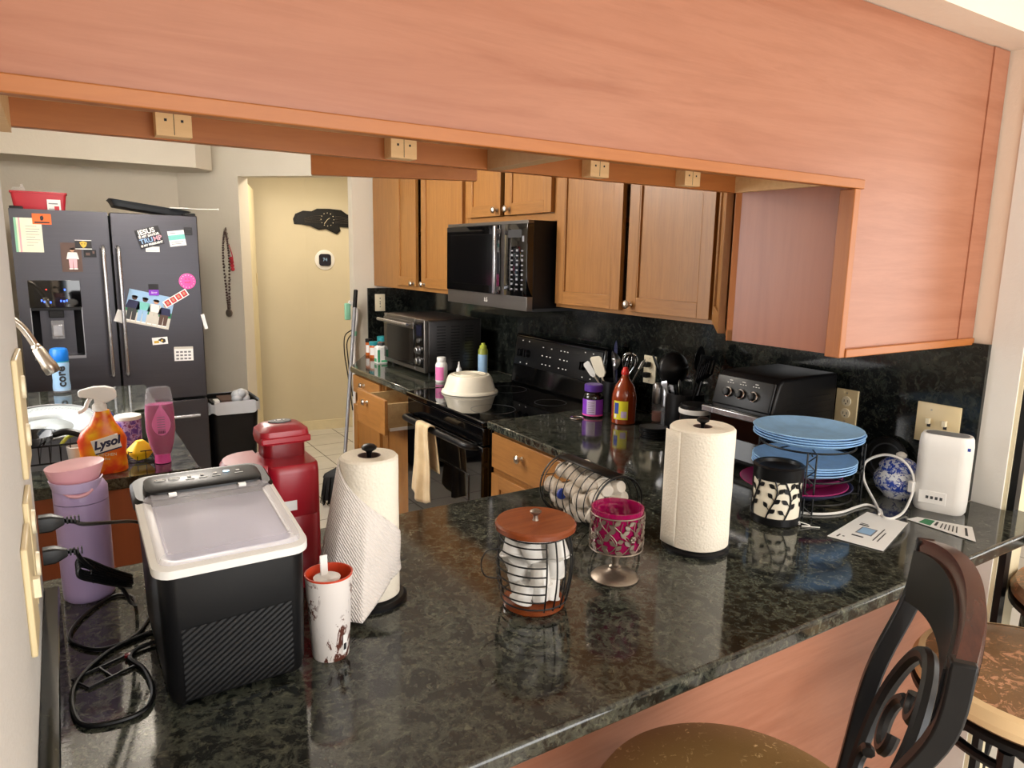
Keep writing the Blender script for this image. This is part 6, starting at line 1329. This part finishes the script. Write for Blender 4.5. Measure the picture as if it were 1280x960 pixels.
# water bottle "core"
r = thing('water_bottle', 'clear water bottle with blue cap standing before the fridge', 'bottle', (-0.025, 3.88, G), radians(4))
MB('clear_bottle').lathe([(0.0, 0), (0.032, 0), (0.036, 0.005), (0.036, 0.03), (0.033, 0.06), (0.034, 0.10), (0.037, 0.135), (0.035, 0.148)], 36, cap=False).build('bottle', r)
MB('sky_print').lathe([(0.0355, 0.012), (0.0365, 0.03), (0.0335, 0.06), (0.0345, 0.10), (0.0375, 0.135), (0.0360, 0.146)], 36, cap=False).build('sleeve', r)
MB('blue_cap').lathe([(0.0365, 0.150), (0.038, 0.153), (0.038, 0.192), (0.034, 0.206), (0.026, 0.210), (0.0, 0.2105)], 36, cap=False).build('cap', r)
MB('teal').lathe([(0.038, 0.146), (0.0385, 0.150)], 36).build('neck_band', r)
tx = text('core', 0.052, 'ink', r, (0.0, -0.0375, 0.080), FRONT_Y, bold=0.0016); tx.rotation_euler = (pi / 2, -pi / 2, 0)
# faucet
r = thing('faucet', 'brushed nickel gooseneck faucet curving in from the left above the sink', 'faucet', (-0.375, 3.10, G))
MB('nickel').lathe([(0.030, 0), (0.030, 0.006), (0.022, 0.012), (0.019, 0.03), (0.018, 0.10)], 28).build('base', r)
MB('nickel').tube(smooth([(0, 0, 0.10), (0, 0, 0.30), (0.03, 0, 0.40), (0.10, 0, 0.452), (0.18, 0, 0.44), (0.245, 0, 0.39), (0.285, 0, 0.315)], 8), 0.0125, 16).build('neck', r)
m = MB('nickel'); d = Vector((0.04, 0, -0.085)).normalized(); m.T = Matrix.Translation((0.285, 0, 0.315)) @ d.to_track_quat('Z', 'Y').to_matrix().to_4x4()
m.lathe([(0.0125, -0.002), (0.0165, 0.004), (0.016, 0.012), (0.019, 0.016), (0.0235, 0.075), (0.026, 0.082), (0.026, 0.112), (0.023, 0.116), (0.0, 0.116)], 28, cap=False).build('spray_head', r)
MB('nickel').tube([(0.018, 0, 0.06), (0.075, 0, 0.085)], 0.006, 10).build('lever', r)
# dishes drying at the sink
r = thing('dish_rack', 'black dish rack with a lime rim standing over the sink', 'dish rack', (-0.065, 2.78, G))
m = MB('black_wire'); 
for z in (0.004, 0.060): m.tube([(x, y, z) for x, y in rrect(-0.20, 0.20, -0.22, 0.26, 0.03)], 0.003, 6, closed=True)
for k in range(15): m.tube([(-0.196 + k * 0.028, -0.22, 0.060), (-0.196 + k * 0.028, -0.22, 0.004), (-0.196 + k * 0.028, 0.26, 0.004), (-0.196 + k * 0.028, 0.26, 0.060)], 0.0018, 5)
m.build('wire_frame', r)
MB('lime').tube(smooth([(0.03, -0.205, 0.055), (0.055, -0.18, 0.075), (0.10, -0.17, 0.080), (0.15, -0.18, 0.068)], 6), 0.006, 8).build('lime_edge', r)
r = thing('platter', 'oval white dotted platter with grey rim lying tilted on the dish rack', 'platter', (-0.075, 2.83, G + 0.060), radians(70), rx=radians(0))
r.rotation_euler = (radians(9), radians(-4), radians(62))
OV = lambda w, d, z: [(w * cos(a), d * sin(a), z) for a in [2 * pi * i / 48 for i in range(48)]]
MB('dotted_white').loft([OV(0.10, 0.075, 0.0), OV(0.155, 0.108, 0.010), OV(0.195, 0.135, 0.022)], cap=False).loft([OV(0.10, 0.075, 0.0), OV(0.001, 0.001, 0.0005)], cap=False).build('dish', r, solid=0.002, angle=180)
MB('grey_plastic').tube([(0.197 * cos(a), 0.137 * sin(a), 0.022) for a in [2 * pi * i / 48 for i in range(48)]], 0.005, 8, closed=True).build('rim', r)
r = thing('ladle', 'glossy black ladle head resting behind the white dotted platter', 'ladle', (0.005, 3.23, G + 0.001), radians(-20))
m = MB('black_gloss'); m.grid(lambda u, v: (0.062 * v * cos(2 * pi * u), 0.045 * v * sin(2 * pi * u), 0.045 - 0.04 * v * v + 0.004), 28, 8); m.build('bowl', r, solid=0.002, angle=180)
MB('black_gloss').tube(smooth([(-0.05, -0.01, 0.014), (-0.10, -0.03, 0.020), (-0.17, -0.06, 0.022)], 5), 0.008, 8).build('handle', r)
r = thing('frying_pan', 'black pan with a dark curved handle at the near left of the dish rack', 'pan', (-0.115, 2.600, G + 0.064))
MB('black_gloss').lathe([(0.0, 0), (0.055, 0), (0.075, 0.028), (0.077, 0.030), (0.073, 0.028), (0.054, 0.003), (0.0, 0.003)], 36, cap=False).build('pan', r)
MB('black_satin').tube(smooth([(0.065, -0.02, 0.026), (0.10, -0.03, 0.034), (0.14, -0.04, 0.020), (0.165, -0.045, 0.002)], 6), [0.011] * 19, 8).build('handle', r)
r = thing('measuring_cup', 'small white cup with dark print behind the pink tumbler lid', 'cup', (0.010, 2.545, G + 0.0))
MB('white_plastic').lathe([(0.0, 0.0), (0.026, 0.0), (0.031, 0.055), (0.029, 0.056), (0.024, 0.004), (0, 0.004)], 28, cap=False).build('body', r)
text('8', 0.02, 'ink', r, (0.012, -0.0285, 0.036), FRONT_Y)
r = thing('dish_brush', 'blue grey brush head lying on the right end of the platter', 'brush', (0.095, 2.80, G + 0.088))
MB('blue_print').loft([OV(0.030, 0.012, 0.0), OV(0.033, 0.014, 0.006), OV(0.026, 0.010, 0.013)]).build('head', r)

# ============================================================ WALL ITEMS
nd = Vector((0.92, 0.95)).normalized()
r = thing('bead_necklace', 'dark and red bead necklaces hanging on the wall right of the fridge', 'necklace', (1.030 - nd.x * 0.006, 5.412 - nd.y * 0.006, 1.73), atan2(-0.92, 0.95))
MB('nickel').tr(rx=pi / 2).lathe([(0.003, -0.004), (0.003, 0.012), (0.006, 0.014)], 10).build('hook', r)
random.seed(1)
m = MB('brown_print')
lp = smooth([(0, 0, 0), (-0.018, 0, -0.08), (-0.026, 0, -0.22), (-0.016, 0, -0.40), (-0.006, 0, -0.54), (-0.002, 0, -0.56), (0.004, 0, -0.54), (0.012, 0, -0.38), (0.020, 0, -0.2), (0.012, 0, -0.07), (0, 0, 0)], 8)
for p_ in lp: m.ball((p_[0], -0.006, p_[2]), 0.0075, seg=8, n=6)
m.build('long_strand', r)
m = MB('pewter')
for p_ in lp[::3]: m.ball((p_[0] + 0.01, -0.010, p_[2] + 0.01), 0.006, seg=8, n=6)
m.build('silver_strand', r)
MB('pewter').tr((0.003, -0.012, -0.585), rx=pi / 2).lathe([(0.025, -0.004), (0.028, 0.0), (0.022, 0.008), (0, 0.010)], 24).build('medallion', r)
m = MB('red_print').tube(smooth([(0.022, -0.006, -0.10), (0.045, -0.006, -0.17), (0.050, -0.006, -0.23), (0.036, -0.006, -0.27)], 5), 0.003, 6)
for z in (-0.20, -0.225, -0.25, -0.275): m.ball((0.048 - (0.275 + z) * 0.1, -0.010, z), 0.016, 0.010, 0.014, 10, 6)
m.build('red_charm', r)
# wall clock shaped like a spread-wing silhouette, on the hall wall (face runs from (1.84,6.25) to (2.75,6.12))
hd_ = Vector((0.91, -0.13)).normalized(); hrot = atan2(hd_.y, hd_.x)
cp_ = Vector((1.84, 6.25)) + hd_ * 0.19
r = thing('wall_clock', 'black irregular silhouette shaped wall clock in the hall', 'clock', (cp_.x, cp_.y - 0.004, 1.868), hrot)
P_ = [(-0.262, -0.005), (-0.245, 0.035), (-0.19, 0.062), (-0.13, 0.060), (-0.09, 0.082), (0.0, 0.085), (0.085, 0.078), (0.13, 0.045), (0.20, 0.032), (0.262, -0.035), (0.21, -0.070), (0.165, -0.062), (0.12, -0.058), (0.07, -0.055), (0.078, -0.085), (0.05, -0.115), (0.015, -0.098), (-0.03, -0.075), (-0.08, -0.085), (-0.14, -0.055), (-0.20, -0.045), (-0.255, -0.045)]
P_ = [(a * 1.18 + 0.015, b * 1.08) for a, b in P_]
m = MB('black_satin'); m.T = Matrix.Rotation(pi / 2, 4, 'X'); m.prism([(a, b) for a, b in P_], 0.0, 0.014); m.mat('charcoal').prism([(a * 0.90 + 0.0, b * 0.82) for a, b in P_], 0.014, 0.0155); m.build('plaque', r)
m = MB('pewter')
for s in (-1, 1):
    for k in range(5): m.tube(smooth([(s * 0.06, -0.017, 0.03 - 0.014 * k), (s * 0.13, -0.017, 0.024 - 0.013 * k), (s * 0.20, -0.017, 0.002 - 0.008 * k)], 4), 0.0007, 4)
m.build('feather_lines', r)
m = MB('ivory_light')
for k in range(12): a = k * pi / 6; m.box(-0.005 + 0.055 * cos(a) - .003, -0.005 + 0.055 * cos(a) + .003, -0.0175, -0.0155, 0.0 + 0.055 * sin(a) - .003, 0.0 + 0.055 * sin(a) + .003)
m.tube([(-0.005, -0.018, 0), (-0.033, -0.018, -0.036)], 0.002, 4).tube([(-0.005, -0.0185, 0), (0.016, -0.0185, 0.014)], 0.002, 4); m.build('clock_hands', r)
tp = Vector((1.84, 6.25)) + hd_ * 0.155
r = thing('thermostat', 'round white thermostat with dark blue square face below the wall clock', 'thermostat', (tp.x, tp.y - 0.002, 1.521), hrot)
MB('white_plastic').tr(rx=pi / 2).lathe([(0.086, 0), (0.086, 0.006), (0.080, 0.009)], 48).build('back_plate', r)
m = MB('lens'); m.T = Matrix.Rotation(pi / 2, 4, 'X'); m.prism(rrect(-0.052, 0.052, -0.052, 0.052, 0.025, 6), 0.009, 0.024); sc_ = m.build('screen', r, bevel=0.003)
text('74', 0.04, 'sky_print', sc_, (0, -0.0246, 0.002), FRONT_Y)

# ============================================================ BROOM, STEAM MOP
def aim(o, a, b): o.location = a; d = Vector(b) - Vector(a); o.rotation_mode = 'QUATERNION'; o.rotation_quaternion = d.to_track_quat('Z', 'Y'); return d.length
r = thing('broom', 'grey handled broom with black bristles leaning at the end of the worktop', 'broom')
ln = aim(r, (1.405, 4.19, 0.004), (1.70, 4.66, 1.33))
MB('broom_grey').tube([(0, 0, 0.26), (0, 0, ln)], 0.012, 12).build('handle', r)
MB('black_plastic').tube([(0, 0, ln - 0.12), (0, 0, ln + 0.005)], 0.0145, 12).build('grip', r)
MB('black_plastic').loft([[(x, y, z) for x, y in rrect(-w, w, -d_2, d_2, min(w, d_2) * .6)] for w, d_2, z in ((0.13, 0.022, 0.175), (0.12, 0.022, 0.20), (0.035, 0.02, 0.25), (0.017, 0.017, 0.30))]).build('head_block', r)
random.seed(6); m = MB('black_plastic')
for k in range(70):
    x = random.uniform(-0.125, 0.125); y = random.uniform(-0.018, 0.018); f_ = 1.08
    m.tube([(x, y, 0.18), (x * f_, y * 1.3, random.uniform(0.0, 0.02))], 0.0035, 4)
m.loft([[(x, y, z) for x, y in rrect(-w, w, -d_2, d_2, .008)] for w, d_2, z in ((0.125, 0.015, 0.03), (0.125, 0.018, 0.178))])
bb = m.build('bristles', r); bb['kind'] = 'stuff'
r = thing('steam_mop', 'white mop handle with mint green trim leaning behind the broom', 'mop', (1.70, 4.72, 0))
MB('white_plastic').tube(smooth([(-0.02, -0.04, 0.05), (-0.01, -0.02, 0.6), (0.0, 0.0, 1.0), (0.018, 0.0, 1.12), (0.022, 0.0, 1.19), (0.0, 0.0, 1.235), (-0.03, 0.0, 1.25)], 6), 0.015, 12).build('handle', r)
MB('mint').loft([[(x, y, z) for x, y in ((-0.06, -0.014), (-0.02, -0.014), (-0.02, 0.014), (-0.06, 0.014))] for z in (1.13, 1.18, 1.245)]).build('grip_insert', r, bevel=0.008)
MB('mint').tube([(0.003, 0, 1.02), (0.006, 0, 1.05)], 0.019, 12).build('collar', r)
MB('black_plastic').tube(smooth([(-0.02, -0.015, 1.06), (-0.07, -0.02, 1.02), (-0.075, -0.02, 0.9), (-0.055, -0.02, 0.75), (-0.03, -0.03, 0.5)], 6), 0.004, 6).tube(smooth([(-0.01, -0.015, 1.04), (-0.055, -0.02, 0.98), (-0.05, -0.02, 0.85), (-0.03, -0.03, 0.6)], 6), 0.004, 6).build('cord', r)
MB('grey_plastic').box(-0.13, 0.09, -0.10, -0.0, 0.0, 0.05).build('mop_head', r, bevel=0.01)

# ============================================================ BAR STOOLS
def stool(label, x, y, rz, zs=0.72, vinyl='worn_vinyl', rs=0.235, back=True, foam=False):
    r = thing('bar_stool', label, 'bar stool', (x, y, 0), rz)
    MB(vinyl).lathe([(0.0, zs - 0.055), (rs - 0.012, zs - 0.055), (rs, zs - 0.045), (rs + 0.003, zs - 0.028), (rs - 0.008, zs - 0.010), (rs - 0.04, zs + 0.002), (rs * 0.6, zs + 0.010), (0.0, zs + 0.013)], 72, cap=False).build('seat', r)
    if foam: lab(MB('foam').lathe([(rs + 0.0015, zs - 0.044), (rs + 0.005, zs - 0.028), (rs - 0.006, zs - 0.0085), (rs - 0.020, zs - 0.0035)], 72, cap=False).build('foam_edge', r), 'torn seat edge showing tan foam')
    MB('black_satin').lathe([(0.0, zs - 0.075), (rs - 0.01, zs - 0.075), (rs + 0.004, zs - 0.070), (rs + 0.004, zs - 0.057), (rs - 0.01, zs - 0.055)], 64, cap=False).build('seat_ring', r)
    MB('black_satin').lathe([(0.09, zs - 0.13), (0.10, zs - 0.12), (0.10, zs - 0.085), (0.06, zs - 0.075)], 32).build('swivel', r)
    m = MB('black_satin').tube([(0.19 * cos(i * pi / 24), 0.19 * sin(i * pi / 24), zs - 0.14) for i in range(48)], 0.011, 8, closed=True)
    for a in (0, pi / 2): m.tube([(-0.19 * cos(a), -0.19 * sin(a), zs - 0.14), (0.19 * cos(a), 0.19 * sin(a), zs - 0.14)], 0.010, 8)
    m.build('apron_ring', r)
    for a in (45, 135, 225, 315):
        ca, sa = cos(radians(a)), sin(radians(a))
        MB('black_satin').tube(smooth([(0.19 * ca, 0.19 * sa, zs - 0.10), (0.195 * ca, 0.195 * sa, zs - 0.25), (0.215 * ca, 0.215 * sa, 0.35), (0.255 * ca, 0.255 * sa, 0.012)], 6), 0.015, 8).build('leg', r)
    MB('black_satin').tube([(0.222 * cos(i * pi / 24), 0.222 * sin(i * pi / 24), 0.26) for i in range(48)], 0.010, 8, closed=True).build('foot_ring', r)
    if back:
        # curved crest rail: bows away from the sitter
        W = 0.190
        def crest(xx, z, off):
            yb = -0.185 - 0.045 * (z - zs) / 0.4; return (xx, yb - 0.024 * (1 - (xx / W) ** 2) - off, z)
        m = MB('mahogany'); N = 24; rings = []
        for i in range(N + 1):
            xx = -W + 2 * W * i / N; k_ = 1 - (xx / W) ** 2; zc = zs + 0.425 + 0.030 * k_; zb = zs + 0.385 + 0.030 * k_
            rings.append([crest(xx, zb, -0.004), crest(xx, zc - 0.012, -0.009), crest(xx, zc, -0.004), crest(xx, zc, 0.016), crest(xx, zc - 0.012, 0.020), crest(xx, zb, 0.014)])
        m.loft(rings); cr = m.build('crest_rail', r, angle=50)
        m = MB('black_satin'); rings = []
        for i in range(N + 1):
            xx = -W * 0.97 + 2 * W * 0.97 * i / N; k_ = 1 - (xx / W) ** 2; zc = zs + 0.405 + 0.030 * k_; zb = zs + 0.318 + 0.030 * k_
            rings.append([crest(xx, zb, -0.010), crest(xx, zc, -0.013), crest(xx, zc, 0.021), crest(xx, zb, 0.018)])
        m.loft(rings); m.build('crest_panel', r, angle=50)
        for s in (-1, 1):
            pts = [(s * 0.118, -0.142, zs - 0.065), (s * 0.130, -0.156, zs + 0.05), (s * 0.155, -0.18, zs + 0.2), (s * (W - .002), -0.225, zs + 0.33), (s * W, -0.235, zs + 0.425)]
            sp = smooth(pts, 6); m = MB('black_satin')
            m.loft([[(p_[0] - 0.011, p_[1] - 0.015, p_[2]), (p_[0] + 0.011, p_[1] - 0.015, p_[2]), (p_[0] + 0.011, p_[1] + 0.012, p_[2]), (p_[0] - 0.011, p_[1] + 0.012, p_[2])] for p_ in sp]); m.build('back_post', r, bevel=0.003)
        def bp(xx, z): yb = -0.140 - 0.09 * (z - zs) / 0.4; return (xx, yb - 0.022 * (1 - (xx / W) ** 2) * min(1, max(0, (z - zs) / 0.25)), z)
        m = MB('black_satin')
        oval = [bp(0.105 * cos(a), zs + 0.178 + 0.140 * sin(a)) for a in [2 * pi * i / 40 for i in range(40)]]
        m.tube(oval, 0.011, 8, closed=True); m.build('oval_frame', r)
        def sc_scroll(cx_, cz_, r0, turns, a0, s): 
            out = []
            for i in range(26):
                t_ = i / 25; a = a0 + s * turns * 2 * pi * t_; rr = r0 * (1 - 0.62 * t_); out.append(bp(cx_ + rr * cos(a), cz_ + rr * sin(a)))
            return out
        for cx_, cz_, r0, tn, a0, s in ((-0.015, zs + 0.268, 0.048, 0.80, 1.0, 1), (0.015, zs + 0.190, 0.050, 0.80, 1.6, -1), (-0.048, zs + 0.105, 0.048, 0.80, 0.4, -1), (0.048, zs + 0.105, 0.048, 0.80, 2.7, 1)):
            MB('black_satin').tube(sc_scroll(cx_, cz_, r0, tn, a0, s), 0.0095, 8).build('scroll', r)
        MB('black_satin').tube([(-0.120, -0.135, zs + 0.0), (0, -0.165, zs + 0.03), (0.120, -0.135, zs + 0.0)], 0.011, 8).build('lower_rail', r)
    return r
stool('bar stool at bottom centre with tan cushion and scrolled black back', 0.845, 0.638, radians(33), 0.72, 'less_worn_vinyl', 0.232)
stool('bar stool at right with badly peeling brown seat and torn edge', 1.715, 0.555, radians(52), 0.72, 'worn_vinyl', 0.238, foam=True)
stool('farthest bar stool, cut off at the right edge beyond the wall end', 2.315, 0.61, radians(55), 0.72, 'worn_vinyl', 0.235)
